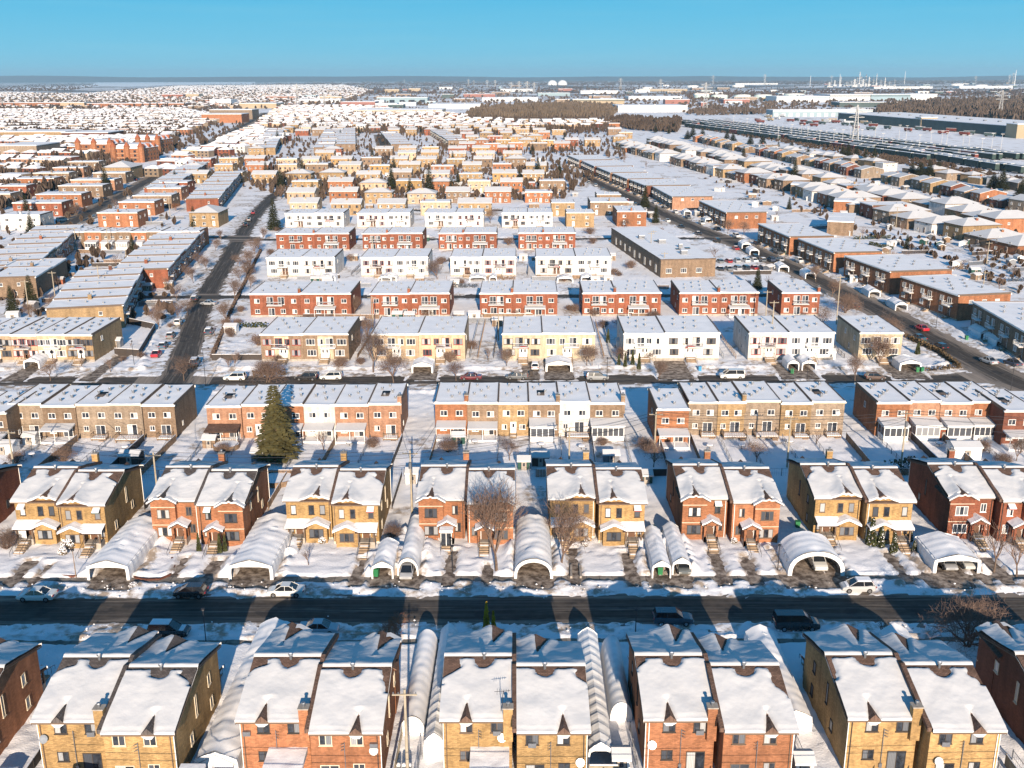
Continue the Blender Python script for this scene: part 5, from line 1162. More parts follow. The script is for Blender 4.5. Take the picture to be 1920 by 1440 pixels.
shelter(0,0,0,0,"smooth white shelter hugging the bottom centre pair",'gable',3.,snow=False,flip=True,xyl=(-9.3,-7.3,81.5,101.5))
shelter(0,0,0,0,"ribbed white gabled shelter right of the bottom centre pair",'gable',2.8,snow=False,xyl=(5.9,8.2,80.5,101))
shelter(0,0,0,0,"plain shaded shelter left of the fourth bottom pair",'arch',2.3,snow=False,flip=True,xyl=(8.5,10.7,87.5,100))
shelter(0,0,0,0,"snow-buried shelter right of the fourth bottom pair",'gable',2.5,flip=True,xyl=(24.6,27.9,86,102))
shelter(0,0,0,0,"white peaked shelter behind the rightmost near roofs",'gable',2.7,flip=True,xyl=(39.5,42.8,96,102.))
for i,(a,b,f,bk) in enumerate([(772,812,700,672),(1023,1073,698,668),(1476,1498,697,668),(1503,1530,697,668),(1686,1727,698,668),(45,75,690,672)]): shelter(a,b,f,bk,"@white car shelter",'gable',2.4,group='car shelters on the second street')
for i,(a,b,f,bk) in enumerate([(710,735,530,519),(880,912,530,517),(918,932,530,517),(1045,1075,532,517),(1090,1112,530,517),(715,745,528,518),(600,630,528,515)]): shelter(a,b,f,bk,"@small white car shelter",'gable',2.2,group='car shelters before the white duplexes')
for i,(px,py) in enumerate([(1470,512),(1520,525),(1415,480),(1400,468),(1640,560),(1690,585),(1850,640),(1880,655),(1330,420),(1290,405)]):
    x,y=G(px,py); shelter(0,0,0,0,"@white car shelter",'gable',2.4,group='car shelters beside the right avenue',xyl=(x-1.7,x+1.7,y,y+7))
MATS['wood_dark']=plain('bare_woods_dark',(.10,.07,.055),.95,.05,.35,.5)
# ---------------------------------------------------------------- yards: fences, sheds, poles, wires, bins
def fencemesh(L,h,mat,kind):
    def f():
        m=MB(); n=max(1,int(L/2.4))
        for i in range(n+1): x=L*i/n; m.box(x-.05,x+.05,-.05,.05,-.4,h+.08)
        if kind=='panel': m.box(0,L,-.02,.02,-.2,h); m.mi=1; m.box(0,L,-.05,.05,h,h+.09)
        elif kind=='board':
            k=int(L/.24)
            for i in range(k): m.box(L*i/k,L*(i+.8)/k,-.02,.02,-.2,h,False)
            m.mi=1; m.box(0,L,-.04,.04,h,h+.06)
        elif kind=='hedge':
            r=random.Random(int(L*10)); 
            for i in range(int(L*26)):
                p=Vector((r.random()*L,r.uniform(-.4,.4),r.random()*h)); d=Vector((r.uniform(-1,1),r.uniform(-1,1),r.uniform(-1,1))).normalized()*.2; e=d.orthogonal()*.6; m.quad(p-d-e,p+d-e,p+d+e,p-d+e)
        else:
            m.box(0,L,-.02,.02,h-.04,h); m.box(0,L,-.015,.015,h*.5,h*.5+.02)
            k=int(L/.35)
            for i in range(k): m.box(L*i/k,L*i/k+.015,-.008,.008,-.2,h,False)
        return m.mesh('fence',[mat,'snow'])
    return cached(('fen',round(L,1),h,mat,kind),f)
def fence(x0,y0,x1,y1,h=1.3,mat='metal',kind='chain',label=None,name='fence'):
    L=math.hypot(x1-x0,y1-y0)
    if label is None and y0>175 and onroad(x0,y0,x1,y1): return
    me=fencemesh(round(L,1),h,mat,kind); cx,cy=(x0+x1)/2,(y0+y1)/2
    w_={'chain':'wire fence','panel':'dark panel fence','board':'board fence','hedge':'brown hedge'}[kind]
    o=mobj(name if kind!='hedge' else 'hedge',me,None,(x0,y0,0),math.atan2(y1-y0,x1-x0)); tag(o,label or near_label(w_,cx,cy),'fence' if kind!='hedge' else 'hedge','yard fences' if kind!='hedge' else 'hedges'); return o
def shedmesh(w,d,h,mat,rm='roofsnow'):
    def f():
        m=MB(); m.box(-w/2,w/2,-d/2,d/2,-.3,h); m.prism([(-d/2,h),(0,h+.45),(d/2,h)],'x',-w/2+.01,w/2-.01); return m.mesh('wall',[mat])
    def g():
        m=MB(); m.prism([(-d/2-.2,h-.08),(0,h+.42),(d/2+.2,h-.08),(d/2+.2,h+.14),(0,h+.68),(-d/2-.2,h+.14)],'x',-w/2-.15,w/2+.15); return m.mesh('roof',[rm])
    return cached(('shed',w,d,h,mat),f),cached(('shedr',w,d,h,rm),g)
def shed(px,py,w,d,h,mat,rz=0.,label=None,xy=None):
    x,y=xy if xy else G(px,py)
    if xy and label is None and onroad(x,y): return
    a,b=shedmesh(w,d,h,mat); t=thing('garden_shed',label or near_label({'white':'white shed','wood':'wooden shed','metal':'grey shed','darkgreen':'green shed','b_red':'brick shed','dark':'dark shed'}[mat],x,y),'shed',(x,y,0),rz,'garden sheds')
    mobj('wall',a,t); mobj('roof',b,t); mobj('door',door_mesh(.8,1.7,'conc','dark'),t,(0,-d/2,.05)); return t
# lots of the two nearest pairs of rows
lots=[G(p,760,6.3)[0] for p in (-50,78,140,202,265,325,387,452,510,568,627,690,750,815,876,934,991,1048,1107,1170,1232,1292,1347,1398,1465,1522,1585,1645,1707,1765,1823,1880,1945)]
for i,x in enumerate(lots):
    k_=['chain','chain','board','chain','panel','board','chain','chain'][i%8]
    fence(x,152.5+SK*x,x+.3,169.3+SK*x,1.2 if k_=='chain' else 1.5,{'chain':'metal','board':'wood','panel':'dark'}[k_],k_)
for i in range(15):
    x=-74+9.1*i; fence(x,139.5+SK*x+(i%2),x,151.9+SK*x,1.4,['wood','metal','dark','metal'][i%4],['board','chain','panel','chain'][i%4])
for i in range(12): x=-70+12.*i; fence(x,152.2+SK*x,x+11.8,152.2+SK*(x+11.8),1.5,['metal','dark','wood','metal'][(i*3)%4],['chain','panel','board','chain'][(i*3)%4])
for sp_ in ((248,868,3.2,2.6,1.9,'dark'),(490,862,2.8,2.2,1.8,'metal'),(395,838,2.2,2.,1.8,'wood'),(1013,872,2.8,2.4,1.8,'dark'),(1145,868,2.6,2.,1.7,'metal'),(1805,860,4.6,3.2,2.3,'white'),(12,848,3.6,2.6,1.9,'white'),(1555,676,2.,2.,2.,'white'),(775,905,2.2,2.2,2.,'white'),(1210,905,1.8,2.6,1.6,'darkgreen'),(982,880,2.,2.2,1.8,'darkgreen'),(435,625,3.,2.6,2.2,'white'),(60,830,2.2,2.,1.7,'white'),(860,832,2.2,2.,1.7,'darkgreen'),(220,650,2.4,2.,2.,'metal'),(890,600,3.,2.4,2.,'white'),(1165,655,2.2,2.,2.2,'white')): shed(*sp_[:2],sp_[2],sp_[3],sp_[4],sp_[5])
shed(955,712,3.,3.,2.4,'b_red',0,"small brick outbuilding at the end of the central grey terrace",xy=(73.2,171))
# above-ground pools
def pool(px,py,r_,label):
    x,y=G(px,py); m=MB(); m.tube((0,0,-.2),(0,0,1.15),r_,k=28,cap=False); m.mi=1; m.tube((0,0,1.0),(0,0,1.02),r_*.97,k=28); m.mi=0; m.tube((0,0,1.12),(0,0,1.2),r_*1.03,k=28,cap=False)
    o=thing('swimming_pool',label,'pool',(x,y,0)); mobj('rim',m.mesh('rim',['wood','snow']),o)
pool(520,906,2.6,"round above-ground pool filled with snow between the second and third pairs")
pool(425,842,2.2,"snow-covered round pool in the yard behind the orange-red pair")
# poles and wires along the back lane and streets
def pole(px,py,h,label,arms=2,trans=False,lamp=False,xy=None,group='wooden utility poles'):
    x,y=xy if xy else G(px,py); t=thing('utility_pole',label,'utility pole',(x,y,0),rng.uniform(-.1,.1),group)
    m=MB(); m.tube((0,0,-.3),(0,0,h),.17,.11,8); mobj('pole',cached(('pl',h),lambda:m.mesh('pole',['woodpale'])),t)
    for a in range(arms):
        m=MB(); m.box(-1.1,1.1,-.06,.06,0,.12); m.mi=1
        for s in (-1,-.55,.55,1): m.tube((s,0,.12),(s,0,.32),.05,k=5)
        mobj('crossarm',cached('arm',lambda:m.mesh('crossarm',['woodpale','metal'])),t,(0,-.15,h-.5-a*.9))
    if trans:
        m=MB(); m.tube((0,-.35,0),(0,-.35,.9),.24,k=10); mobj('transformer',cached('trf',lambda:m.mesh('transformer',['metal'])),t,(0,0,h-2.6))
    return t
PL=[]
for (px,py,h,l,tr) in [(299,962,9.6,"pale wooden utility pole in the back lane between the first two pairs",0),(772,965,10.,"utility pole in the back lane above the long narrow shelter",1),(1688,882,10.,"utility pole in the back lane before the white sunrooms",1),(1066,905,9.,"thin utility pole in the back lane behind the fifth pair",0),(1226,870,9,"utility pole by the yards of the forward orange terrace",0),(1475,880,9.,"slim pole in the back lane behind the sixth pair",0),(30,905,9,"utility pole in the back lane at the left edge",0)]:
    pole(px,py,h,l,1,tr); g=G(px,py); PL.append((g[0],g[1],h))
PL.sort()
def wire(a,b,label,sag=.5,r_=.03,n=12):
    m=MB(); P=[Vector(a).lerp(Vector(b),i/n)-Vector((0,0,sag*4*(i/n)*(1-i/n))) for i in range(n+1)]
    for p,q in zip(P,P[1:]): m.tube(p,q,r_,k=4,cap=False)
    o=mobj('overhead_wire',m.mesh('overhead_wire',['black'])); tag(o,label,'wire','overhead wires along the back lane')
PL=[(-120,150.,9)]+PL+[(110,153,9)]
for i,(a,b) in enumerate(zip(PL,PL[1:])):
    for j,(o_,z_) in enumerate(((-.9,0),(.9,0),(0,-.9),(0,-2.))): wire((a[0]+o_*.1,a[1]+o_,a[2]-.2+z_),(b[0]+o_*.1,b[1]+o_,b[2]-.2+z_),f"{['front','rear','middle','lowest'][j]} sagging black wire, {ordn(i)} span from left over the back lane",.4+.15*j)
for i,(px,py,tx,ty,tz) in enumerate([(299,962,325,800,5.),(299,962,200,790,5.),(1688,882,1645,800,5.),(1688,882,1600,790,4.6),(772,965,750,800,5),(772,965,815,800,5)]):
    a=G(px,py); b=G(tx,ty,tz); wire((a[0],a[1],8.6),(b[0],b[1],tz),f"service wire, {ordn(i)} of those running from the lane poles to the terraces",.3)
for i in range(2): wire((-40,70.+i*.8,5.4+i*.5),(50,71.+i*.8,5.4+i*.5),f"{['lower','upper'][i]} wire crossing before the nearest rear walls",.6)
pole(0,0,9.6,"weathered wooden pole rising at the bottom centre, left of the tan pair",1,False,xy=G(757,1292,9.6))
for i,(px,py,h) in enumerate([(1445,660,12),(1568,612,13),(1435,610,9),(240,510,9),(57,600,11),(105,565,9),(190,560,10),(205,470,9),(145,470,9),(320,405,9),(285,420,8),(300,395,8),(870,395,9),(1240,240,9),(1680,430,9),(1850,500,8),(1560,430,8),(1610,480,8),(1660,520,8),(1840,570,9),(1220,490,10),(1225,468,7),(1455,355,8),(700,480,7),(700,620,9),(1245,520,8),(935,640,7),(560,640,7)]): 
    x,y=G(px,py); pole(px,py,h,near_label('utility pole',x,y),1)
def lamp(px,py,h,label,wood=False,arm=0.,sign=None):
    x,y=G(px,py); t=thing('street_lamp',label,'street lamp',(x,y,0),0,'street lamps'); m=MB(); m.tube((0,0,-.2),(0,0,h),.07,.045,6)
    if arm: m.tube((0,0,h),(arm,0,h+.25),.035,k=5)
    mobj('post',m.mesh('post',['black' if not wood else 'wood']),t); m=MB(); m.tube((arm,0,h+.02),(arm,0,h+.2),.2,.12,8); m.tube((arm,0,h+.2),(arm,0,h+.3),.24,.05,8); mobj('lamp_head',m.mesh('lamp_head',['black']),t); return t
lamp(386,1212,4.6,"slim dark street lamp on the near snow strip right of the black vehicle")
lamp(848,1073,3.6,"short lamp post on the lawn before the red house with the tall tree")
lamp(1457,1073,3.6,"brown lamp post left of the round-arched shelter")
lamp(1190,1196,3.4,"thin dark lamp post on the near snow strip, right of centre")
lamp(142,1082,3.8,"wooden lamp post leaning before the leftmost pair",True)
lamp(1138,716,5.,"dark lamp on the second street right of the grey vehicle"); lamp(1512,724,5.5,"dark lamp on the second street by the twin shelters"); lamp(252,684,5.5,"lamp post beside the dark garden fence at the left corner"); lamp(386,722,8.,"tall lamp at the corner of the left avenue and second street",arm=1.2); lamp(1755,618,7.,"dark lamp beside the bright red car on the right avenue"); lamp(1895,735,5,"lamp at the right end of the second street")
# garden fences round the corner lots
def pf(pts,h,mat,kind,lab):
    for i,(a,b) in enumerate(zip(pts,pts[1:])): A=G(*a);B=G(*b); fence(A[0],A[1],B[0],B[1],h,mat,kind,f"{lab}, {['long','short','back','side'][i%4]} run")
pf([(216,665),(262,668),(292,618),(232,605)],1.8,'dark','panel',"dark panel fence round the snowy corner garden at the left")
pf([(398,676),(490,676)],1.6,'dark','panel',"dark panel fence before the lot left of the brown duplex")
pf([(398,672),(438,575)],1.,'wood_dark','hedge',"brown hedge along the right side of the left avenue")
pf([(438,575),(490,470)],1.,'wood_dark','hedge',"farther brown hedge along the right side of the left avenue")
pf([(1697,635),(1760,664),(1800,693),(1735,700)],1.1,'hedge','hedge',"low brown hedge round the right corner lot")
pf([(450,615),(500,614)],1.6,'cedar','hedge',"green hedge behind the brown duplex")
pf([(1645,905),(1700,893),(1745,893)],3.2,'needle_dark','hedge',"tall black-green hedge behind the seventh pair")
pf([(1600,452),(1670,450)],1.6,'cedar','hedge',"green hedge behind the right avenue blocks"); pf([(1630,462),(1675,472)],1.6,'cedar','hedge',"short green hedge behind the right avenue blocks")
pf([(475,705),(535,702)],1.4,'hedge','hedge',"rounded brown hedge before the brown duplex")
for i,(xs,y0,y1) in enumerate([((665,688,880,895,925,1135,1150,1362,1385,1590),222,262),((480,670,690,870,1065,1250,1265,1440,1455),268,300),((655,665,820,990),324,345)]):
    for px in xs: x=G(px,[627,551,483][i],6.3)[0]; fence(x,y0+2,x+.4,y1-3,1.3,rng.choice(['metal','dark','wood']),rng.choice(['chain','panel','board']))
for i in range(60):
    x,y=G(rng.uniform(1420,1910),rng.uniform(395,560)); shed(0,0,rng.choice([2.4,3.]),2.2,1.9,rng.choice(['white','metal','wood','darkgreen','white']),rng.uniform(-.3,1.6),xy=(x,y))
for i in range(22):
    x,y=G(rng.uniform(20,330),rng.uniform(440,600)); shed(0,0,rng.choice([2.4,3.]),2.2,1.9,rng.choice(['white','metal','wood','b_red']),rng.uniform(-.3,.3),xy=(x,y))
for i in range(60):
    x,y=G(rng.uniform(1330,1900),rng.uniform(340,560)); fence(x,y,x+rng.uniform(8,13),y+rng.uniform(0,4),1.5,rng.choice(['dark','metal','wood']),rng.choice(['panel','board','chain','hedge']))
for i in range(40):
    x,y=G(rng.uniform(0,330),rng.uniform(400,600)); fence(x,y,x+rng.uniform(8,13),y+rng.uniform(-1,1),1.5,rng.choice(['dark','wood','metal']),rng.choice(['panel','board','chain']))
# wheelie bins
def bin_(px,py,mat,label,xy=None):
    x,y=xy if xy else G(px,py)
    def f(mt):
        m=MB(); m.prism([(-.28,0),(.28,0),(.33,.95),(-.33,.95)],'y',-.32,.32); m.box(-.35,.35,-.36,.36,.95,1.04); m.mi=1; m.tube((-.25,.3,.12),(.25,.3,.12),.12,k=8); return m.mesh('wheelie_bin',[mt,'tyre'])
    o=mobj('wheelie_bin',cached(('bin',mat),lambda:f(mat)),None,(x,y,.1),rng.uniform(-.2,.2)); tag(o,label,'bin','wheelie bins')
for px,py,mt,l in [(705,1080,'green',"green bin at the mouth of the short narrow shelter"),(1237,1078,'green',"green bin under the left narrow shelter"),(1494,992,'green',"green bin beside the yellow house behind the arched shelter"),(1485,702,'green',"green bin before the twin shelters on the second street"),(1720,700,'green',"left green bin in the rightmost shelter of the second street"),(1728,700,'green',"right green bin in the rightmost shelter of the second street"),(1312,697,'blue',"blue bin before the white duplex"),(173,674,'green',"green bin before the peach duplex at the left"),(1812,640,'green',"green bin by the right avenue shelter"),(996,705,'dark',"dark bin before the cream duplex"),(1120,1330,'green',"bright green bin at the mouth of the ribbed near shelter"),(130,850,'darkgreen',"dark green bin in a back yard at the left"),(1222,1000,'darkgreen',"dark green bin beside the fifth pair")]: bin_(px,py,mt,l)
# benches, barbecues and furniture on the yard side
def table(px,py,label):
    x,y=G(px,py); t=thing('patio_table',label,'table',(x,y,.2),0,'snow-topped patio tables'); m=MB(); m.tube((0,0,.66),(0,0,.72),.65,k=14); m.mi=1; m.tube((0,0,.72),(0,0,.88),.6,.5,14); mobj('tabletop',cached('ptab',lambda:m.mesh('tabletop',['dark','snow'])),t)
    m=MB(); m.tube((0,0,0),(0,0,.66),.05,k=6); m.box(-.3,.3,-.04,.04,0,.05); mobj('leg',cached('pleg',lambda:m.mesh('leg',['dark'])),t)
for i,(px,py) in enumerate([(560,842),(655,838),(890,836),(1015,842),(1090,846),(1390,845),(1480,838),(1760,842),(235,845),(60,858),(1330,845)]): x,y=G(px,py); table(px,py,near_label('snow-topped patio table',x,y))
# small snow-laden garden shrubs before the houses
for i,(px,py,w_,h_) in enumerate([(128,1030,1.7,1.5),(118,1040,1.2,1.),(75,1018,1.,.9),(604,1020,1.1,1.),(800,1015,1.3,.8),(825,1015,1.1,.7),(1100,1018,1.,.9),(1095,1028,.9,.7),(590,1010,.9,.9),(1430,1020,1.2,1.),(1375,1022,1.,.8),(250,1100,1.2,.5),(895,1012,1.,1.),(1150,1022,.8,.8)]):
    x,y=G(px,py); t=thing('snowy_shrub',near_label('snow-capped round shrub',x,y),'shrub',(x,y,.1),0,'snow-capped garden shrubs'); mobj('foliage',cached('shf',lambda:bushmesh(91,1.,1.,420,.10,'hedge')),t); mobj('snow_clumps',cached('shs',lambda:bushmesh(92,.95,1.,160,.13,'snow')),t,(0,0,.08)); t.scale=(w_,w_,h_)
# backyard clutter of the middle distance: sheds and little garages between the rows
for i in range(70):
    px=rng.uniform(545,1110); row=rng.choice([391,369,350,332,316,303,291,281]); x,y=G(px,row); shed(0,0,rng.choice([3.,3.6,5.]),rng.choice([2.6,4.]),rng.choice([2.,2.4]),rng.choice(['white','metal','wood','dark','b_red']),rng.uniform(-.1,.1),xy=(x,y))
for i in range(55):
    x,y=G(rng.uniform(1180,1480),rng.uniform(300,420)) if i%2 else G(rng.uniform(1300,1900),rng.uniform(330,420)); shed(0,0,rng.choice([3.,4.]),rng.choice([2.6,4.]),rng.choice([2.,2.4]),rng.choice(['white','metal','wood','dark']),rng.uniform(-.3,1.3),xy=(x,y))
for i in range(46):
    px=rng.uniform(500,1230); y0=rng.choice([(258,266),(303,311),(318,322),(350,364),(398,404)]); x,y=G(px,600); x=rng.uniform(-75,32) ; y=rng.uniform(*y0); L=rng.uniform(5,14); fence(x,y,x+L,y+rng.uniform(-.5,.5),1.4,rng.choice(['dark','wood','metal','wood_dark']),rng.choice(['panel','board','chain','hedge']))
for i in range(26):
    x=rng.uniform(-72,35); y=rng.choice([257,262,308,313,354,360,399]); shed(0,0,2.6,2.2,2.,rng.choice(['white','metal','wood','darkgreen']),0,xy=(x,y+rng.uniform(-1,1)))
# ---------------------------------------------------------------- the distance
LEFTG='small houses of the far left streets'
FARM={}
def far_house_mesh(kind,c):
    def f():
        m=MB(); W,D,H=(11,9,5.2) if kind!='row' else (14,10,5.6)
        m.box(0,W,0,D,-.3,H)
        if kind=='gab': m.prism([(0,H),(D/2,H+1.6),(D,H)],'x',0,W)
        m.mi=1
        for x in (.2,.5,.8):
            for z in (1.2,3.6): m.quad((W*x-.7,-.03,z),(W*x+.7,-.03,z),(W*x+.7,-.03,z+1.2),(W*x-.7,-.03,z+1.2))
        a=m.mesh('wall',[c,'glass']); r=MB()
        if kind=='gab': r.prism([(-.4,H-.1),(D/2,H+1.65),(D+.4,H-.1),(D+.4,H+.15),(D/2,H+1.95),(-.4,H+.15)],'x',-.4,W+.4)
        elif kind=='hip':
            o=.4;rd=D/2+o; A,B_,C,D_=(-o,-o,H),(W+o,-o,H),(W+o,D+o,H),(-o,D+o,H); p,q=(rd-o,D/2,H+2),(W-rd+o,D/2,H+2)
            r.face([A,B_,q,p]);r.face([B_,C,q]);r.face([C,D_,p,q]);r.face([D_,A,p])
        else: r.box(-.15,W+.15,-.15,D+.15,H,H+.4)
        return a,r.mesh('roof',['flatsnow'])
    return cached(('far',kind,c),f)
def farhouse(x,y,rz,kind,c,label,group):
    a,b=far_house_mesh(kind,c); t=thing('distant_house',label,'house',(x,y,0),rz,group); mobj('wall',a,t); mobj('roof',b,t); return t
fc=['b_tan','b_orange','b_brown','b_red','b_pink','b_grey','b_white','b_dark','b_peach']
nfar=[0]; bulk=[]
def inpix(x,y):
    c,s=math.cos(YAW),math.sin(YAW); X_=c*x+s*y; Y_=-s*x+c*y; d=Y_*math.cos(PITCH)+CH*math.sin(PITCH); zc=-CH*math.cos(PITCH)+Y_*math.sin(PITCH)
    return 960+FOC*X_/d, 720-FOC*zc/d
def district(poly,ang,sx,sy,lim,where,kinds,hide=0.,cols=fc,minind=1e9):
    """houses on a street grid turned by ang, inside the pixel polygon"""
    c,s=math.cos(ang),math.sin(ang); W=[G(*p) for p in poly]; U=[(q[0]*c+q[1]*s) for q in W]; V=[(-q[0]*s+q[1]*c) for q in W]
    def inside(px,py):
        r=False; n=len(poly)
        for i in range(n):
            (x1,y1),(x2,y2)=poly[i],poly[(i+1)%n]
            if (y1>py)!=(y2>py) and px<(x2-x1)*(py-y1)/(y2-y1)+x1: r=not r
        return r
    rows=[];v=min(V);k=0;out=[]
    while v<max(V):
        u=min(U)+rng.random()*sx; j=0
        while u<max(U):
            x,y=u*c-v*s,u*s+v*c
            if y>50:
                px,py=inpix(x,y)
                if -60<px<1980 and inside(px,py) and rng.random()>hide: out.append((y,x,k,j)); j+=1
            u+=sx*rng.uniform(.92,1.12)
        v+=sy*(.62 if k%2 else 1.38); k+=1
    out.sort(); seen={}
    for y,x,k,j in out:
        kd=rng.choice(kinds); cc=rng.choice(cols); rz=ang+rng.uniform(-.03,.03)
        if nfar[0]<lim and y<minind:
            nfar[0]+=1; farhouse(x,y,rz,kd,cc,f"tiny {CN[cc]} house, {ordn(j)} from left, {ordn(k)} street of the {where}",f"small houses of the {where}")
        else: bulk.append((x,y,rz,kd,rng.choice(['b_tan','b_brown','b_grey','b_dark','b_peach','b_grey','b_orange','b_brown'])))
district([(-60,400),(-60,262),(120,250),(260,262),(345,250),(150,300),(60,325)],R(-10),15,34,110,'far left quarter',['gab','hip','row','gab'])
district([(-60,262),(-60,205),(130,208),(330,205),(420,222),(300,262),(180,282)],R(-16),15,36,200,'mid left quarter',['gab','hip','row'])
district([(-60,205),(-60,170),(150,176),(330,160),(640,158),(700,170),(640,190),(520,200),(330,205)],R(-12),22,60,0,'x',['gab','hip','row'],.25)
district([(470,240),(520,200),(660,200),(800,214),(860,218),(880,228),(1150,232),(1160,240),(1000,246),(640,246)],R(3),17,36,215,'rows before the woods',['gab','row','hip'],cols=['b_tan','b_peach','b_tan','b_pink','b_orange','b_white'])
district([(235,340),(300,300),(420,262),(470,240),(545,262),(470,285),(350,300),(345,315),(330,330)],R(-12),14,27,290,'inner left quarter',['gab','row','hip'])
district([(1200,340),(1150,300),(1140,275),(1290,300),(1450,345),(1700,420),(1900,480),(1900,500),(1650,470),(1450,400)],R(72),14,40,0,'x',['row'],.9)
# everything farther is one mass
if bulk:
    mats=fc+['flatsnow','b_yellow']; m=MB(); protos={}
    for x,y,rz,kd,cc in bulk:
        a,b=far_house_mesh(kd,cc); c,s=math.cos(rz),math.sin(rz)
        for me_,mi in ((a,mats.index(cc)),(b,mats.index('flatsnow'))):
            key=me_.name
            if key not in protos: protos[key]=([tuple(v.co) for v in me_.vertices],[tuple(p.vertices) for p in me_.polygons if p.material_index==0])
            V,F_=protos[key]; n=len(m.v); m.v+=[(x+c*p[0]-s*p[1],y+s*p[0]+c*p[1],p[2]) for p in V]; m.f+=[tuple(n+i for i in f) for f in F_]; m.m+=[mi]*len(F_)
    o=mobj('distant_houses',m.mesh('distant_houses',mats)); o['kind']='stuff'
# large distant buildings
def shed_building(px0,px1,py,h,depth,wall,label,name='warehouse',stripe=None,cat='warehouse',bays=0,rz=None,py1=None,top='flatsnow',grp='warehouses in the distance'):
    x0,y0=G(px0,py); x1,y1=G(px1,py if py1 is None else py1); W=math.hypot(x1-x0,y1-y0); ang=math.atan2(y1-y0,x1-x0)
    t=thing(name,label,cat,(x0,y0,0),ang,grp); m=MB(); m.box(0,W,0,depth,-1,h); m.mi=1
    if stripe: m.box(-.1,W+.1,-.15,.2,h*.72,h*.86); 
    for i in range(bays): x=W*(i+.5)/bays; m.box(x-W/bays*.25,x+W/bays*.25,-.2,.1,0,h*.55)
    mobj('wall',m.mesh('wall',[wall,stripe or 'glass']),t); m=MB(); m.box(-.3,W+.3,-.3,depth+.3,h,h+.6)
    for i in range(int(W/35)): m.mi=1; m.box(W*.1+i*30,W*.1+i*30+3,depth*.4,depth*.4+3,h+.6,h+2)
    mobj('roof',m.mesh('roof',[top,'metal']),t); return t
MATS.update(wh_white=plain('cladding_white',(.50,.51,.52),.6,.3,.05,.05),wh_blue=plain('cladding_bluegrey',(.22,.30,.34),.6,.3,.08,.05),wh_dark=plain('cladding_dark',(.05,.075,.075),.6,.3,.15,.08),wh_tan=plain('cladding_tan',(.33,.26,.17),.6,.3,.08,.05),wh_red=plain('cladding_red',(.24,.10,.08),.6,.3,.1,.05),
 tank=plain('tank_green_white',(.50,.58,.54),.5,.3,.05,.05),tankw=plain('tank_white',(.68,.68,.68),.5,.3,.05,.05),wagon=plain('wagon_dark',(.025,.045,.04),.6,.3,.4,.2),wagon_red=plain('wagon_rust',(.14,.035,.025),.6,.3,.3,.2),steel=plain('galvanised_steel',(.42,.42,.42),.5,.4,.1))
for a in [(640,705,200,11,70,'wh_red',"long red distant warehouse with snowy roof at the left of the industrial zone"),(665,830,215,8,110,'wh_tan',"very long low tan warehouse just beyond the semis",None,6),(708,803,192,13,70,'wh_blue',"blue-grey warehouse with dark loading bays",None,5),(805,905,204,9,150,'wh_white',"broad white-roofed warehouse left of the brown woods"),(830,853,184,12,40,'wh_dark',"small dark cube-like warehouse"),(723,750,173,14,60,'wh_tan',"small tan factory hall"),(768,790,172,16,60,'wh_tan',"tall tan factory hall beside the steam"),(825,850,167,12,90,'wh_white',"white factory hall in the far middle"),
          (1075,1172,197,12,110,'wh_tan',"tan distribution building above the brown woods",'wh_dark',0),(1160,1290,211,11,120,'wh_white',"white low warehouse right of the central woods"),(1180,1280,188,9,120,'wh_white',"pale warehouse behind the white low one"),(1457,1556,193,14,120,'wh_white',"bright white warehouse, left part of the right-hand pair",'wh_blue',0),(1557,1633,190,15,160,'wh_white',"white warehouse with a dark eave line",'wh_dark',0),(1634,1708,190,15,160,'wh_blue',"grey-blue warehouse wall right of the bright white ones",'wh_dark',0),(1708,1758,189,15,160,'wh_white',"white end warehouse on the right"),(1575,1690,203,10,60,'wh_dark',"low dark hall behind the clerestory building"),
          (1380,1460,160,12,80,'wh_white',"far white hall before the horizon woods"),(1640,1750,168,10,60,'wh_white',"far pale hall below the refinery"),(1800,1900,168,12,80,'wh_white',"far pale hall at the right"),(395,435,196,13,60,'wh_white',"white apartment-like hall beside the avenue"),(450,520,202,10,80,'wh_tan',"low wide hall at the end of the avenue"),(560,640,192,9,80,'wh_white',"pale hall left of the red warehouse"),(905,1010,190,9,120,'wh_white',"pale low hall above the woods"),(1010,1070,180,10,80,'wh_blue',"far blue-grey hall above the woods"),(870,930,182,10,60,'wh_red',"small red far hall"),(500,560,186,10,60,'b_orange',"orange brick hall at the end of the left avenues"),(940,1000,172,12,80,'wh_white',"very far pale hall in the middle"),(1090,1160,176,11,90,'wh_white',"very far pale hall right of the domes"),(1200,1290,172,10,80,'wh_tan',"very far tan hall right of the domes")]:
    shed_building(*a[:7],stripe=a[7] if len(a)>7 else None,bays=a[8] if len(a)>8 else 0)
shed_building(1450,1637,220,10,45,'wh_blue',"long grey-blue railway workshop with a clerestory of windows",stripe='wh_white',bays=14)
shed_building(1572,1925,228,11,95,'wh_dark',"huge dark-walled rail depot with a snowy roof",py1=262,bays=0)
shed_building(1727,1757,243,13,20,'wh_tan',"tan gatehouse block projecting from the dark rail depot"); shed_building(1906,1935,262,14,25,'wh_tan',"tan end block of the dark rail depot")
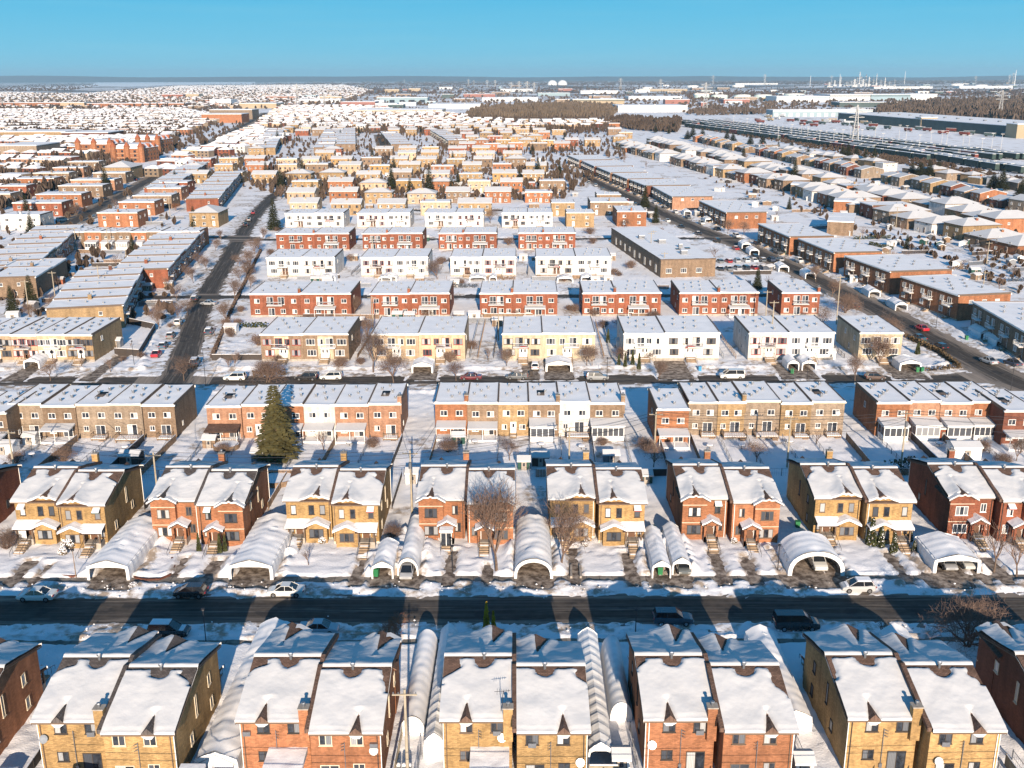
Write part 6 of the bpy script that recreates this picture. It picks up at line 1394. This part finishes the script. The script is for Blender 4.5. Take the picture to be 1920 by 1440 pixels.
for i,(a,b,y,h,c,l) in enumerate([(0,115,199,10,'b_orange',"long orange brick block at the far left edge"),(115,160,200,11,'b_peach',"cream block right of the far orange one"),(165,350,200,9,'b_orange',"long row of orange flats far left"),(305,345,182,11,'b_red',"small red brick block far left"),(380,455,229,12,'b_orange',"orange three-storey block beside the wide avenue"),(395,475,222,14,'b_grey',"grey-tan long block behind the orange one"),(0,72,295,10,'b_grey',"grey flat-roofed hall at the left edge"),(0,125,262,9,'b_tan',"long tan flat hall at the far left"),(118,205,262,8,'b_dark',"dark low hall right of the long tan one"),(350,375,183,14,'wh_tan',"small tan tower block far left")]): shed_building(a,b,y,h,45,c,l,'apartment_block',None,'apartment block',grp='long blocks of the far left')
# orange brick apartment house with turrets and mansard roofs
def turret_house(px0,px1,py,label,seed):
    x0,y0=G(px0,py); x1,_=G(px1,py); W=x1-x0; D=30.; H=10.5; t=thing('apartment_house',label,'apartment block',(x0,y0,0),R(-6),'turreted apartment houses'); r=random.Random(seed)
    m=MB(); m.box(0,W,0,D,-.5,H); m.mi=1
    for i in range(int(W/5)):
        for z in (1.5,4.6,7.7): m.box(2+i*5-.9,2+i*5+.9,-.08,.1,z,z+1.6)
    for j in range(int(D/5)):
        for z in (1.5,4.6,7.7): m.box(W-.1,W+.08,2+j*5-.8,2+j*5+.8,z,z+1.6)
    m.mi=2
    for z in (3.6,6.7): m.box(-.1,W+.1,-.15,.1,z,z+.25)
    mobj('wall',m.mesh('wall',['b_orange','glass','b_peach']),t); m=MB()
    m.face([(-.5,-.5,H),(W+.5,-.5,H),(W-3,3,H+3),(3,3,H+3)]); m.face([(W+.5,-.5,H),(W+.5,D+.5,H),(W-3,D-3,H+3),(W-3,3,H+3)]); m.face([(W+.5,D+.5,H),(-.5,D+.5,H),(3,D-3,H+3),(W-3,D-3,H+3)]); m.face([(-.5,D+.5,H),(-.5,-.5,H),(3,3,H+3),(3,D-3,H+3)]); m.face([(3,3,H+3),(W-3,3,H+3),(W-3,D-3,H+3),(3,D-3,H+3)])
    mobj('roof',m.mesh('roof',['flatsnow']),t)
    n=max(2,int(W/12))
    for i in range(n+1):
        m=MB(); m.tube((0,0,-.5),(0,0,H+1.5),2.4,2.4,8); m.mi=1; m.tube((0,0,H+1.5),(0,0,H+5.2),2.7,.1,8); mobj('turret',cached('turret',lambda:m.mesh('turret',['b_orange','shingle_orange'])),t,(W*i/n,0,0))
    for j in range(3):
        m=MB(); m.prism([(-2,0),(2,0),(0,3.2)],'x',-3,.3); mobj('gable',cached('tgab',lambda:m.mesh('gable',['shingle_orange'])),t,(W,6+j*9,H))
MATS['shingle_orange']=plain('roof_orange_brown',(.30,.10,.05),.8,.2,.2,1.)
turret_house(150,213,293,"orange brick apartment house with conical turrets, left one",1); turret_house(216,270,303,"orange brick apartment house with conical turrets, right one",2)
turret_house(262,300,284,"orange brick apartment house with turrets, rear one beside the avenue",3)
place(193,245,312,8,22.,'b_tan',"tan apartment house with hip roof below the turreted ones",5,roof='hip',name='apartment_block',seed=9,cat='apartment block')
# storage tanks and domes
def tank(px,py,r_,h,mat,label,dome=False):
    x,y=G(px,py); t=thing('storage_tank',label,'storage tank',(x,y,0),0,'storage tanks'); m=MB(); m.tube((0,0,-1),(0,0,h),r_,k=28); mobj('wall',m.mesh('wall',[mat],True),t); m=MB()
    if dome:
        for i in range(6): a,b=i*math.pi/12,(i+1)*math.pi/12; m.tube((0,0,h+r_*.8*math.sin(a)),(0,0,h+r_*.8*math.sin(b)),r_*math.cos(a),max(.1,r_*math.cos(b)),28,False)
    else: m.tube((0,0,h),(0,0,h+1.),r_*1.01,r_*.3,28)
    mobj('roof',m.mesh('roof',['tankw' if dome else 'flatsnow'],True),t)
for a in [(1317,187,22,13,'tank',"pale green storage tank, first from left"),(1350,187,24,12,'tank',"pale green storage tank, second from left"),(1393,187,24,12,'tank',"pale green storage tank, third from left"),(1432,187,26,12,'tank',"pale green storage tank, fourth from left"),(1490,184,32,11,'tank',"wide pale green storage tank beside the white warehouse"),(1385,165,42,14,'tankw',"white far storage tank"),(1300,165,38,12,'tankw',"white far storage tank above the green tanks"),(1795,163,46,14,'tankw',"white far storage tank at the right"),(1840,165,40,12,'tankw',"rightmost white far storage tank"),(1215,168,30,10,'tankw',"small white storage tank right of the domes")]: tank(*a)
tank(1037,160,42,10,'tankw',"white domed tank, left of the two on the horizon",True); tank(1056,160,42,10,'tankw',"white domed tank, right of the two on the horizon",True)
def tower(px,py,w,d,h,mat,label,cat='tower'):
    x,y=G(px,py); t=thing('tower_block',label,cat,(x,y,0)); m=MB(); m.box(-w/2,w/2,-d/2,d/2,-1,h); m.mi=1
    for i in range(int(h/8)): m.box(-w/2-.3,w/2+.3,-d/2-.4,d/2,i*8+3,i*8+5)
    m.mi=2; m.box(-w/4,w/4,-d/4,d/4,h,h+5); mobj('wall',m.mesh('wall',[mat,'wh_dark','metal']),t)
for a in [(681,150,34,30,85,'wh_tan',"twin slab tower block on the horizon, left half"),(686,150,30,30,80,'wh_tan',"twin slab tower block on the horizon, right half"),(208,147,90,60,60,'wh_white',"white high block on the left horizon"),(234,147,80,60,80,'wh_white',"whitest block on the left horizon"),(217,149,60,50,50,'wh_tan',"low tan block between the white horizon blocks"),(314,149,40,40,110,'wh_blue',"slim grey tower on the left horizon"),(408,152,40,40,70,'wh_white',"pale tower left of the bridge"),(597,151,50,50,50,'wh_white',"small white block on the horizon"),(790,150,40,40,40,'wh_blue',"small grey block on the horizon, centre")]: tower(*a)
# refinery
for i,(dx,h,w) in enumerate([(0,60,5),(4,95,4),(7,70,5),(11,48,9),(16,80,4),(-5,50,8),(-11,38,10),(22,64,5),(30,52,6),(36,85,3),(44,44,8),(52,58,4),(-20,30,12),(-31,66,3),(60,34,10),(-42,40,6),(70,50,4),(-52,30,9)]):
    x,y=G(1608+dx,163+(i%3)); t=thing('refinery_column',near_label('refinery column',x,y) if False else f"grey steel refinery column, {ordn(sorted([0,4,7,11,16,-5,-11,22,30,36,44,52,-20,-31,60,-42,70,-52]).index(dx))} from left on the right horizon",'refinery tower',(x,y,0),0,'refinery columns')
    m=MB(); m.tube((0,0,0),(0,0,h),w,w*.7,10); m.box(-w*1.5,w*1.5,-w,w,h*.55,h*.58); m.box(-w*1.4,w*1.4,-w,w,h*.8,h*.83); m.box(-w*2,w*2,-w*2,w*2,0,h*.25); mobj('column',m.mesh('column',['steel' if i%2 else 'metal']),t)
# lattice pylons
def pylonmesh(h):
    def f():
        m=MB(); w=h*.085; r_=h*.0045+.04; lv=[0,.22,.4,.55,.68,.8,.9,1.]
        for a,b in zip(lv,lv[1:]):
            wa=w*(1-a*.86);wb=w*(1-b*.86); A=[(s*wa,t*wa,h*a) for s,t in((-1,-1),(1,-1),(1,1),(-1,1))]; B_=[(s*wb,t*wb,h*b) for s,t in((-1,-1),(1,-1),(1,1),(-1,1))]
            for i in range(4):
                j=(i+1)%4; m.tube(A[i],B_[i],r_*1.4,k=4,cap=False); m.tube(A[i],B_[j],r_,k=3,cap=False); m.tube(A[j],B_[i],r_,k=3,cap=False); m.tube(B_[i],B_[j],r_,k=3,cap=False)
        return m.mesh('mast',['steel'])
    def g():
        m=MB(); r_=h*.0045+.04
        for z,l in ((.68,.2),(.8,.26),(.9,.18)):
            for s in (-1,1): m.tube((0,0,h*z),(s*h*l,0,h*(z+.01)),r_*1.3,k=4); m.tube((0,0,h*(z+.06)),(s*h*l,0,h*(z+.01)),r_,k=3)
        return m.mesh('crossarm',['steel'])
    return cached(('pyl',h),f),cached(('pyla',h),g)
def pylon(px,py,h,label):
    x,y=G(px,py); a,b=pylonmesh(h); t=thing('electricity_pylon',label,'pylon',(x,y,0),rng.uniform(-.4,.4),'electricity pylons'); mobj('mast',a,t); mobj('crossarm',b,t)
for a in [(1603,272,36,"large lattice pylon standing in the rail yard"),(1875,226,42,"lattice pylon before the right woods"),(1323,208,52,"tall lattice pylon left of the green tanks"),(975,176,50,"lattice pylon before the far woods, middle"),(1435,160,90,"lattice pylon on the horizon, right of the tanks"),(1338,160,80,"slim lattice pylon on the horizon")]: pylon(*a)
for i,(px,py,h) in enumerate([(560,200,50),(610,200,30),(960,176,46),(990,178,50),(1003,176,45),(915,165,50),(930,165,50),(880,162,55),(1165,168,60),(1240,168,55),(1560,158,80),(1830,160,70),(1900,160,95),(1893,160,80),(890,160,45),(300,152,70),(130,148,80),(45,148,70),(760,156,50),(1640,150,110)]): pylon(px,py,h,f"faint lattice pylon, {ordn(sorted([560,610,960,990,1003,915,930,880,1165,1240,1560,1830,1900,1893,890,300,130,45,760,1640]).index(px))} from left along the far line")
for px,py,h,l in [(1697,160,110,"thin red-white chimney mast on the right horizon"),(1903,166,100,"tall chimney at the right edge, left of a steam plume"),(555,190,26,"white twin mast beside the low hall"),(1520,165,70,"dark chimney left of the refinery"),(1575,165,80,"chimney among the refinery towers")]:
    x,y=G(px,py); m=MB(); m.tube((0,0,0),(0,0,h),h*.02+.3,h*.012+.2,8); tag(mobj('chimney_mast',m.mesh('chimney_mast',['tankw']),None,(x,y,0)),l,'chimney')
# rail yard: strings of covered wagons
def wag(): 
    m=MB(); m.box(-10.5,10.5,-1.5,1.5,1.1,4.9); m.mi=1; m.box(-10.4,10.4,-1.3,1.3,4.9,5.1); m.mi=2
    for x in (-8,-6.4,6.4,8): m.tube((x,-1.2,.5),(x,1.2,.5),.5,k=8)
    return m
wm=wag().mesh('freight_wagon',['wagon','flatsnow','tyre']); wr=wag().mesh('freight_wagon',['wagon_red','flatsnow','tyre'])
def string(p0,p1,k,which,off,maxn=40):
    a=Vector(G(*p0));b=Vector(G(*p1)); d=(b-a); L=d.length; d.normalize(); nn=Vector((-d.y,d.x)); n=min(maxn,int(L/22.5))
    m=MB()
    for s in (-.75,.75): 
        A=a+nn*(off+s);B_=b+nn*(off+s); m.box(0,L,off+s-.06,off+s+.06,.3,.5)
    o=struct('rails',m.mesh('rails',['metal'])); o.location=(a.x,a.y,0); o.rotation_euler=(0,0,math.atan2(d.y,d.x))
    for i in range(n):
        if rng.random()<.06: continue
        q=a+d*(L*(i+.5)/n)+nn*off; t=mobj('freight_wagon',wr if rng.random()<.1 or (k<2 and i>n-6) else wm,None,(q.x,q.y,0),math.atan2(d.y,d.x)); tag(t,f"dark covered wagon, {ordn(i)} from the right in the {which} string of the rail yard",'freight wagon',f"wagons in the {which} string")
for j in range(3): string((1935,330+j*.0),(1688,287),5,['front','second front','third front'][j],j*5.2,11)
string((1640,287),(1440,258),4,'short front',0,16)
for j in range(9): string((1935,303),(1345,231),j,['near','second','third','fourth','fifth','sixth','seventh','eighth','ninth'][j],[0,5.5,11,25,30.5,45,51,66,84][j],30)
# brush along the corridor, woods
def woods(poly,n,size,h,mat,name,dens_fn=None,minh=.15):
    W=[G(*p) for p in poly]; m=MB(); r=random.Random(len(name)+n); k=0; x0,x1=min(p[0] for p in poly),max(p[0] for p in poly); y0,y1=min(p[1] for p in poly),max(p[1] for p in poly)
    def inside(px,py):
        q=False; N=len(poly)
        for i in range(N):
            (a,b),(c,d)=poly[i],poly[(i+1)%N]
            if (b>py)!=(d>py) and px<(c-a)*(py-b)/(d-b)+a: q=not q
        return q
    tries=0
    while k<n and tries<n*8:
        tries+=1; px,py=r.uniform(x0,x1),r.uniform(y0,y1)
        if not inside(px,py): continue
        x,y=G(px,py); k+=1; hh=h*r.uniform(.45,1.25)*(.8+.4*nz(x*.02,y*.02)); a=r.random()*3.14; w=size*r.uniform(.35,1.)
        for q in range(3): # three upright ragged blades crossing: a leafless crown
            a+=1.05; c,s=math.cos(a)*w/2,math.sin(a)*w/2; z0=hh*r.uniform(.05,.3); j1,j2,j3=[r.uniform(.55,1.) for _ in range(3)]
            m.face([(x-c*.4,y-s*.4,z0),(x+c*.4,y+s*.4,z0),(x+c,y+s,z0+(hh-z0)*.55*j1),(x+c*.5,y+s*.5,z0+(hh-z0)*j2),(x-c*.2,y-s*.2,z0+(hh-z0)),(x-c,y-s,z0+(hh-z0)*.6*j3)])
    o=mobj(name,m.mesh(name,[mat])); o['kind']='stuff'; return o
MATS.update(wood_brown=plain('bare_woods',(.105,.08,.065),.95,.05,.35,.03),wood_olive=plain('bare_woods_olive',(.125,.095,.07),.95,.05,.3,.02),wood_dark2=plain('bare_woods_dark2',(.08,.058,.045),.95,.05,.35,.03),wood_far=plain('far_woods',(.085,.06,.05),.95,.05,.2,.005))
woods([(875,222),(900,207),(1000,200),(1090,198),(1160,206),(1150,222),(1000,224)],3200,9,13,'wood_olive','central_woods')
woods([(1130,235),(1170,224),(1280,232),(1270,250),(1190,245)],1100,8,10,'wood_dark2','dark_thicket')
woods([(1640,222),(1660,205),(1780,196),(1935,190),(1935,236),(1800,228),(1700,226)],4200,12,16,'wood_brown','right_woods')
woods([(1280,212),(1330,204),(1450,206),(1640,212),(1640,216),(1440,216),(1300,218)],700,9,8,'wood_brown','trackside_woods')
woods([(1285,232),(1340,238),(1500,262),(1720,300),(1935,345),(1935,357),(1700,314),(1480,272),(1290,240)],1500,4,3.2,'wood_dark2','trackside_brush')
woods([(0,182),(120,172),(260,182),(470,172),(480,182),(260,196),(60,196),(0,194)],700,12,10,'wood_olive','left_woods')
woods([(400,166),(640,158),(860,160),(1280,160),(1280,170),(860,176),(640,176),(430,178)],900,22,11,'wood_far','mid_far_woods')
woods([(0,163),(60,156),(170,155),(190,160),(130,168),(0,170)],420,18,12,'wood_far','shore_woods')
woods([(200,170),(400,156),(640,154),(640,158),(420,164),(300,172)],420,18,11,'wood_far','shore_woods_right')
woods([(1280,176),(1500,170),(1920,172),(1920,182),(1500,184),(1300,190)],900,18,10,'wood_far','right_far_woods')
woods([(0,148.6),(1920,150.),(1920,156),(1280,157),(640,153),(0,152)],1800,150,16,'wood_far','horizon_woods')
woods([(540,250),(1150,250),(1180,300),(1050,380),(560,380),(350,320)],2400,3.4,5.,'wood_dark2','garden_trees_between_semis')
woods([(0,300),(330,240),(470,230),(420,260),(200,320),(0,400)],1100,5,7,'wood_dark2','garden_trees_far_left')
woods([(0,262),(0,205),(420,205),(440,222),(300,262)],5200,5,7.5,'wood_dark2','garden_trees_left_streets')
woods([(-60,205),(-60,170),(150,176),(330,160),(640,158),(700,170),(640,200),(420,205)],3600,8,10,'wood_dark2','trees_of_the_far_suburb')
# the frozen river and its far arm
def flat(poly,name,z,mat):
    m=MB(); m.face([(*G(*p),z) for p in poly]); struct(name,m.mesh(name,[mat]))
MATS['ice']=plain('snowy_ice',(.80,.82,.85),.7,.3,.03,.002)
flat([(-80,168),(110,165),(190,160),(250,161),(330,158),(480,157),(480,151.5),(300,150.8),(185,151.5),(170,158),(120,160),(-80,163)],'frozen_river',1.2,'ice')
flat([(-80,151),(-80,149.5),(120,149),(180,150.2),(60,151.6)],'far_frozen_arm',1.6,'ice')
# long low ridge that closes the horizon
m=MB(); xs=[-26000+52000*i/200 for i in range(201)]
for (yy,hh) in ((21000,75),):
    m.grid(xs,[yy,yy+900,yy+2600],lambda x,y:(x,y,(hh*(1+.9*fbm(np.array([x]),np.array([y]),.00025,3)[0]+.00012*max(0,-x-1500))) if y>yy+100 else -2))
struct('hills',m.mesh('hills',['wood_far']))
# haze
hz=NT('haze_air'); hz.t.nodes.remove(hz.b); v=hz.n('ShaderNodeVolumePrincipled'); v.inputs['Density'].default_value=HAZE; v.inputs['Color'].default_value=(.48,.78,1.,1); v.inputs['Anisotropy'].default_value=.1
hz.l(v.outputs[0],hz.t.nodes['Material Output'].inputs['Volume']); MATS['haze']=hz.m
if HAZE>0:
    m=MB(); m.box(-28000,28000,-1500,25000,-4,235); o=mobj('haze',m.mesh('haze',['haze'])); o['kind']='stuff'
woods([(1290,300),(1450,300),(1700,350),(1920,400),(1920,560),(1700,470),(1500,400),(1330,350)],420,2.6,3.2,'wood_dark2','garden_trees_right')
woods([(0,400),(200,320),(330,400),(330,600),(0,600)],260,3,4,'wood_dark2','garden_shrubs_left')
woods([(520,200),(700,196),(800,205),(880,222),(860,250),(500,250),(480,230)],2400,5,6.5,'wood_dark2','garden_trees_before_halls')
woods([(540,246),(640,214),(860,216),(1150,224),(1160,250),(900,256)],2600,4.5,7.5,'wood_dark2','trees_before_the_central_woods')
woods([(640,196),(640,160),(900,158),(1280,166),(1280,200),(1160,206),(1000,196),(860,200)],1500,12,9,'wood_brown','industrial_zone_brush')
woods([(1280,204),(1280,160),(1920,160),(1920,196),(1760,196),(1640,204)],1600,12,9,'wood_brown','right_industrial_brush')
woods([(480,158),(700,152),(1300,152),(1920,153),(1920,160),(1300,160),(640,160)],2200,60,13,'wood_far','distant_wood_belts')
for i in range(90):
    px=rng.uniform(560,1900); py=rng.uniform(159,204)
    if 870<px<1170 and py>194: continue
    if px>1640 and py>190: continue
    w_=rng.uniform(8,46)*(py-140)/50; shed_building(px,px+w_,py,rng.uniform(5,11),rng.uniform(20,60),rng.choice(['wh_white','wh_tan','wh_blue','wh_white','b_brown','wh_dark','wh_red','b_grey']),f"small {rng.choice(['boxy','flat','plain','snowy','low'])} industrial building, {ordn(i)} of the scattered sheds before the horizon",'industrial_building',None,'industrial building',grp='scattered industrial buildings',bays=rng.choice([0,0,3]))
# trailers, snow heaps and small sheds between the wagons and the depot
def trailer(): 
    m=MB(); m.box(-6,6,-1.3,1.3,1.1,3.9); m.mi=1; m.box(-6,6,-1.25,1.25,3.9,4.05); m.mi=2
    for x in (-4.5,-3.4,4.5): m.tube((x,-1.2,.5),(x,1.2,.5),.5,k=8)
    return m
tms=[trailer().mesh('trailer',[c,'flatsnow','tyre']) for c in ('wh_white','wagon_red','wh_tan','wh_dark')]
for i in range(70):
    t_=rng.random(); px=1400+500*t_; py=rng.uniform(222+30*t_,232+30*t_) if i%2 else rng.uniform(216,226)+22*t_; x,y=G(px,py)
    tag(mobj('trailer',tms[i%4],None,(x,y,0),R(-62)+rng.uniform(-.3,.3)),f"{['white','rusty','tan','dark'][i%4]} trailer, {ordn(i)} of those strewn between the wagons and the depot",'trailer','trailers between the wagons and the depot')
for i in range(26):
    x,y=G(1380+20*i+rng.uniform(-8,8),rng.uniform(236,262)+i*1.6)
    m=cached('mast',lambda:(lambda m:(m.tube((0,0,0),(0,0,14),.25,.15,5),m.box(-1.5,1.5,-.3,.3,13.6,14))[0].mesh('light_mast',['steel']))(MB()))
    tag(mobj('light_mast',m,None,(x,y,0)),f"slim light mast, {ordn(i)} from left along the rail yard",'light mast','light masts of the rail yard')
# ---------------------------------------------------------------- between and behind the nearest houses
gapx=lambda i: 5.6+18.2*(i-3)+.0   # right wall of pair i
def snowbox(x0,x1,y0,y1,z0,z1,label,name,cat,mat='white',lump=.15,grp=None):
    t=thing(name,label,cat,((x0+x1)/2,(y0+y1)/2,0),0,grp); w,d=(x1-x0)/2,(y1-y0)/2
    m=MB(); m.box(-w,w,-d,d,z0,z1); mobj('base',m.mesh('base',[mat]),t); m=MB(); n=8
    m.grid([-w*1.04+2.08*w*i/n for i in range(n+1)],[-d*1.04+2.08*d*j/n for j in range(n+1)],lambda x,y:(x,y,z1+.04+lump*(1-(abs(x)/w/1.04)**4)*(1-(abs(y)/d/1.04)**4)*(1+.8*nz(x*.9,y*.9,z1)))); mobj('snow_cover',m.mesh('snow_cover',['snow'],True),t); return t
def vestibule(x,y,w,d,h,label):
    t=thing('glazed_porch',label,'porch',(x,y,0)); m=MB()
    for a in (-w/2,w/2-.08):
        for b in (-d/2,d/2-.08): m.box(a,a+.08,b,b+.08,-.2,h)
    m.box(-w/2,w/2,-d/2,d/2,h-.12,h); m.box(-w/2,w/2,-d/2,-d/2+.08,-.2,.5); m.box(-.04,.04,-d/2,-d/2+.08,0,h); mobj('frame',m.mesh('frame',['white']),t)
    m=MB(); m.box(-w/2+.03,w/2-.03,-d/2+.03,d/2-.03,.5,h-.12); mobj('pane',m.mesh('pane',['glass']),t)
    m=MB(); m.box(-w/2-.15,w/2+.15,-d/2-.15,d/2+.15,h,h+.3); mobj('roof_snow',m.mesh('roof_snow',['snow']),t)
x=gapx(1)
vestibule(x+1.4,76.3,1.9,2.2,2.3,"small white glazed porch with snowy top beside the bottom left pair")
fence(x+2.6,70.5,x+2.8,84.5,1.5,'white','panel',"white panel fence right of the bottom left pair"); fence(x+4.6,70,x+4.5,85,1.5,'metal','chain',"wire fence left of the second bottom pair"); fence(x+2.8,77.5,x+4.6,77.5,1.5,'white','panel',"short white panel between the two leftmost bottom pairs")
for i,(dx,y,w,h) in enumerate([(1.0,75.,.9,.7),(1.6,73.4,.7,.9),(.9,71.9,1.,.6),(2.0,71.,.8,.7)]): snowbox(x+dx-w/2,x+dx+w/2,y-w/2,y+w/2,0,h,f"{['grey','dark','blue','black'][i]} covered garden thing under snow beside the bottom left pair",'covered_furniture','garden furniture',['metal','dark','blue','black'][i],.22)
x=gapx(2)
fence(x+.8,71,x+.9,85,1.6,'woodpale','board',"pale board fence right of the second bottom pair"); fence(x+2.9,69,x+3.,82,1.4,'metal','chain',"wire fence beside the wooden pole at the bottom")
snowbox(x+3.3,x+5.3,70.5,74.5,0,1.5,"car-sized white heap under snow left of the bottom centre pair",'covered_trailer','trailer','tarp',.45); snowbox(x+1.2,x+2.7,72,76,0,.6,"long low bench buried in snow right of the second bottom pair",'covered_bench','bench','wood',.4)
for i in range(3): snowbox(x+1.+i*.5,x+1.35+i*.5,79.5,79.9,0,.9,f"{['left','middle','right'][i]} small grey bin with snow cap by the second bottom pair",'garden_bin','bin','metal',.2)
x=gapx(3)
fence(x+.3,78.8,x+2.9,78.8,1.7,'woodpale','panel',"pale wooden panel fence right of the bottom centre pair"); fence(x+1.6,70,x+1.6,78.6,1.5,'wood','board',"brown board fence right of the bottom centre pair"); fence(x+4.9,70,x+4.7,86,1.2,'metal','chain',"wire fence left of the fourth bottom pair")
snowbox(x+.2,x+1.5,73.5,76.5,0,.8,"brown wooden box with snow beside the bottom centre pair",'storage_box','box','wood',.2)
shed(0,0,1.5,1.8,1.7,'white',0,"narrow white shed between the centre and fourth bottom pairs",xy=(x+3.3,80.5)); shed(0,0,1.3,1.5,1.6,'tarp',0,"second smaller white shed between the centre and fourth bottom pairs",xy=(x+3.5,76.5))
x=gapx(4)
fence(x+2.2,69,x+2.,84,1.4,'metal','chain',"wire fence right of the fourth bottom pair"); shed(0,0,1.6,1.8,1.9,'white',0,"white shed with flat snow between the fourth and right bottom pairs",xy=(x+1.5,79.8)); shed(0,0,1.5,1.6,1.8,'white',0,"nearer white shed right of the fourth bottom pair",xy=(x+1.2,76.3))
snowbox(x+.3,x+2.,71.,74.5,0,.5,"snow-covered deck right of the fourth bottom pair",'low_deck','deck','wood',.25); snowbox(x+2.9,x+4.2,72,77,0,.45,"snow-covered walk platform left of the bottom right pair",'low_platform','deck','woodpale',.25)
x=gapx(5)
for i in range(4): fence(x+.8+i*.9,69+i*.5,x+.6+i*.9,80+i*.6,1.3,['white','metal','woodpale','metal'][i],['board','chain','board','chain'][i],f"{['nearest','second','third','last'][i]} of four parallel fences at the bottom right corner")
x=gapx(0)
snowbox(x+1,x+3.,76.5,79,0,1.,"grey tarp-covered heap at the bottom left corner",'covered_trailer','trailer','metal',.3); fence(x+4.2,69,x+4.,85,1.4,'dark','panel',"dark fence at the bottom left corner")
for i in range(3): snowbox(x+1.+i*.9,x+1.5+i*.9,72.5,73.1,0,1.,f"{['green','blue','black'][i]} bin with snow cap at the bottom left corner",'garden_bin','bin',['darkgreen','blue','black'][i],.2)
xx=G(958,945,6.2)[0]-HW; vestibule(xx-2.6,127.95+SK*1.3*xx-.9,1.5,1.5,2.6,"white glazed entrance box on the red house above the short walk")
xx=G(451,945,6.2)[0]-HW
m=MB(); [m.tube((math.cos(a)*.38,0,math.sin(a)*.38),(math.cos(a+.53)*.38,0,math.sin(a+.53)*.38),.1,k=6,cap=False) for a in [i*.5236 for i in range(12)]]
tag(mobj('door_wreath',m.mesh('door_wreath',['green']),None,(xx+2.55,126.4,3.25)),"green festive wreath on the porch of the orange-red house with cedars",'wreath')
# rear decks and stairs, rooftop aerial, dishes
def rdeck(x,y,w,label):
    t=thing('rear_deck',label,'deck',(x,y,0)); mobj('deck',deck(w,2.2,.9,'dark'),t); mobj('steps',steps_mesh(.9,.9,1.2,4,'black','wood'),t,(w/2-.5,-2.2,0))
rdeck(gapx(4)-8.,77.1,3.,"dark-railed rear deck behind the fourth bottom pair, left house"); rdeck(gapx(5)-8.3,77.4,3.2,"dark-railed rear deck with stairs behind the bottom right pair"); rdeck(gapx(1)-3.,75.8,3.,"dark-railed rear deck behind the bottom left pair")
snowbox(gapx(5)-3.2,gapx(5)-.8,73,75.6,0,1.3,"round-topped snow heap over a table behind the bottom right pair",'covered_table','table','tarp',.5); snowbox(gapx(1)-9.8,gapx(1)-7.6,73.5,77.,0,2.0,"reddish covered awning heap with snow behind the bottom left pair",'covered_swing','garden furniture','redtrim',.35)
x,y=G(938,1297,8.6); t=thing('roof_aerial',"old television aerial leaning over the bottom centre roof",'aerial',(x,y,6.6)); m=MB(); m.tube((0,0,0),(.2,0,2.1),.03,k=5)
for i in range(6): m.tube((.2-.55+i*.2,-.5+.05*i,2.+.02*i),(.2-.55+i*.2,.5-.05*i,2.+.02*i),.018,k=4)
m.tube((-.6,0,2.),(.8,0,2.12),.022,k=4); mobj('antenna',m.mesh('antenna',['black']),t)
def dish(x,y,z,label,rz=0):
    t=thing('satellite_dish',label,'satellite dish',(x,y,z),rz,'satellite dishes'); 
    def f():
        m=MB(); m.tube((0,-.25,.1),(0,-.32,.13),.38,.42,14); m.tube((0,0,-.3),(0,-.25,.1),.03,k=4); m.tube((0,-.3,.1),(0,-.75,.15),.015,k=4); return m.mesh('dish',['metal'])
    mobj('dish',cached('dish',f),t)
for px,py,z,l in [(963,778,4.,"left satellite dish on the tan terraced wall, centre"),(955,778,4.,"right satellite dish on the tan terraced wall, centre"),(1570,777,4.2,"satellite dish on the grey terrace, right of centre"),(688,775,4.,"satellite dish on the pinkish terrace left of centre"),(1905,782,4.,"satellite dish on the dark terrace at the right")]:
    x,y=G(px,py,z); dish(x,y,z,l)
# brick edging and low walls on the far lawns
def edging(pts,h,mat,label):
    t=[G(*p) for p in pts]; m=MB()
    for a,b in zip(t,t[1:]):
        d=Vector((b[0]-a[0],b[1]-a[1])).normalized()*.14; nn=Vector((-d.y,d.x)); m.prism([(a[0]-nn.x,a[1]-nn.y),(b[0]-nn.x,b[1]-nn.y),(b[0]+nn.x,b[1]+nn.y),(a[0]+nn.x,a[1]+nn.y)],'z',-.1,h)
    tag(mobj('garden_wall',m.mesh('garden_wall',[mat])),label,'garden wall')
edging([(247,1078),(256,1084),(275,1087),(300,1086),(318,1078),(326,1062),(322,1046)],.26,'b_dark',"curved low brick wall edging the lawn of the orange-red pair")
edging([(112,1078),(135,1081),(152,1078)],.3,'b_dark',"short brick wall by the leftmost wide shelter")
edging([(1070,1064),(1070,1086)],.4,'conc',"low concrete kerb along the walk left of the fifth pair"); edging([(1087,1064),(1088,1086)],.4,'conc',"second low concrete kerb along the walk of the fifth pair")
# ploughed lumps of snow along both kerbs of the near street
m=MB(); r=random.Random(5)
for i in range(420):
    x=r.uniform(-72,72); k_=r.random(); yy=(114.9 if k_<.5 else 104.9)+SK*x+r.gauss(0,.8); s=r.uniform(.05,.17); z=.22+r.random()*.25; n=len(m.v)
    P=[Vector((r.gauss(0,1),r.gauss(0,1),r.gauss(0,.8))).normalized()*s*r.uniform(.7,1.2) for _ in range(6)]
    c=Vector((x,yy,z)); a,b,cx,d,e,f_=[c+Vector(q)*s for q in ((1,0,0),(-1,0,0),(0,1,0),(0,-1,0),(0,0,.8),(0,0,-.8))]
    for q in ((a,cx,e),(cx,b,e),(b,d,e),(d,a,e),(cx,a,f_),(b,cx,f_),(d,b,f_),(a,d,f_)): m.face(q)
o=mobj('snow_lumps',m.mesh('snow_lumps',['snow'])); o['kind']='stuff'
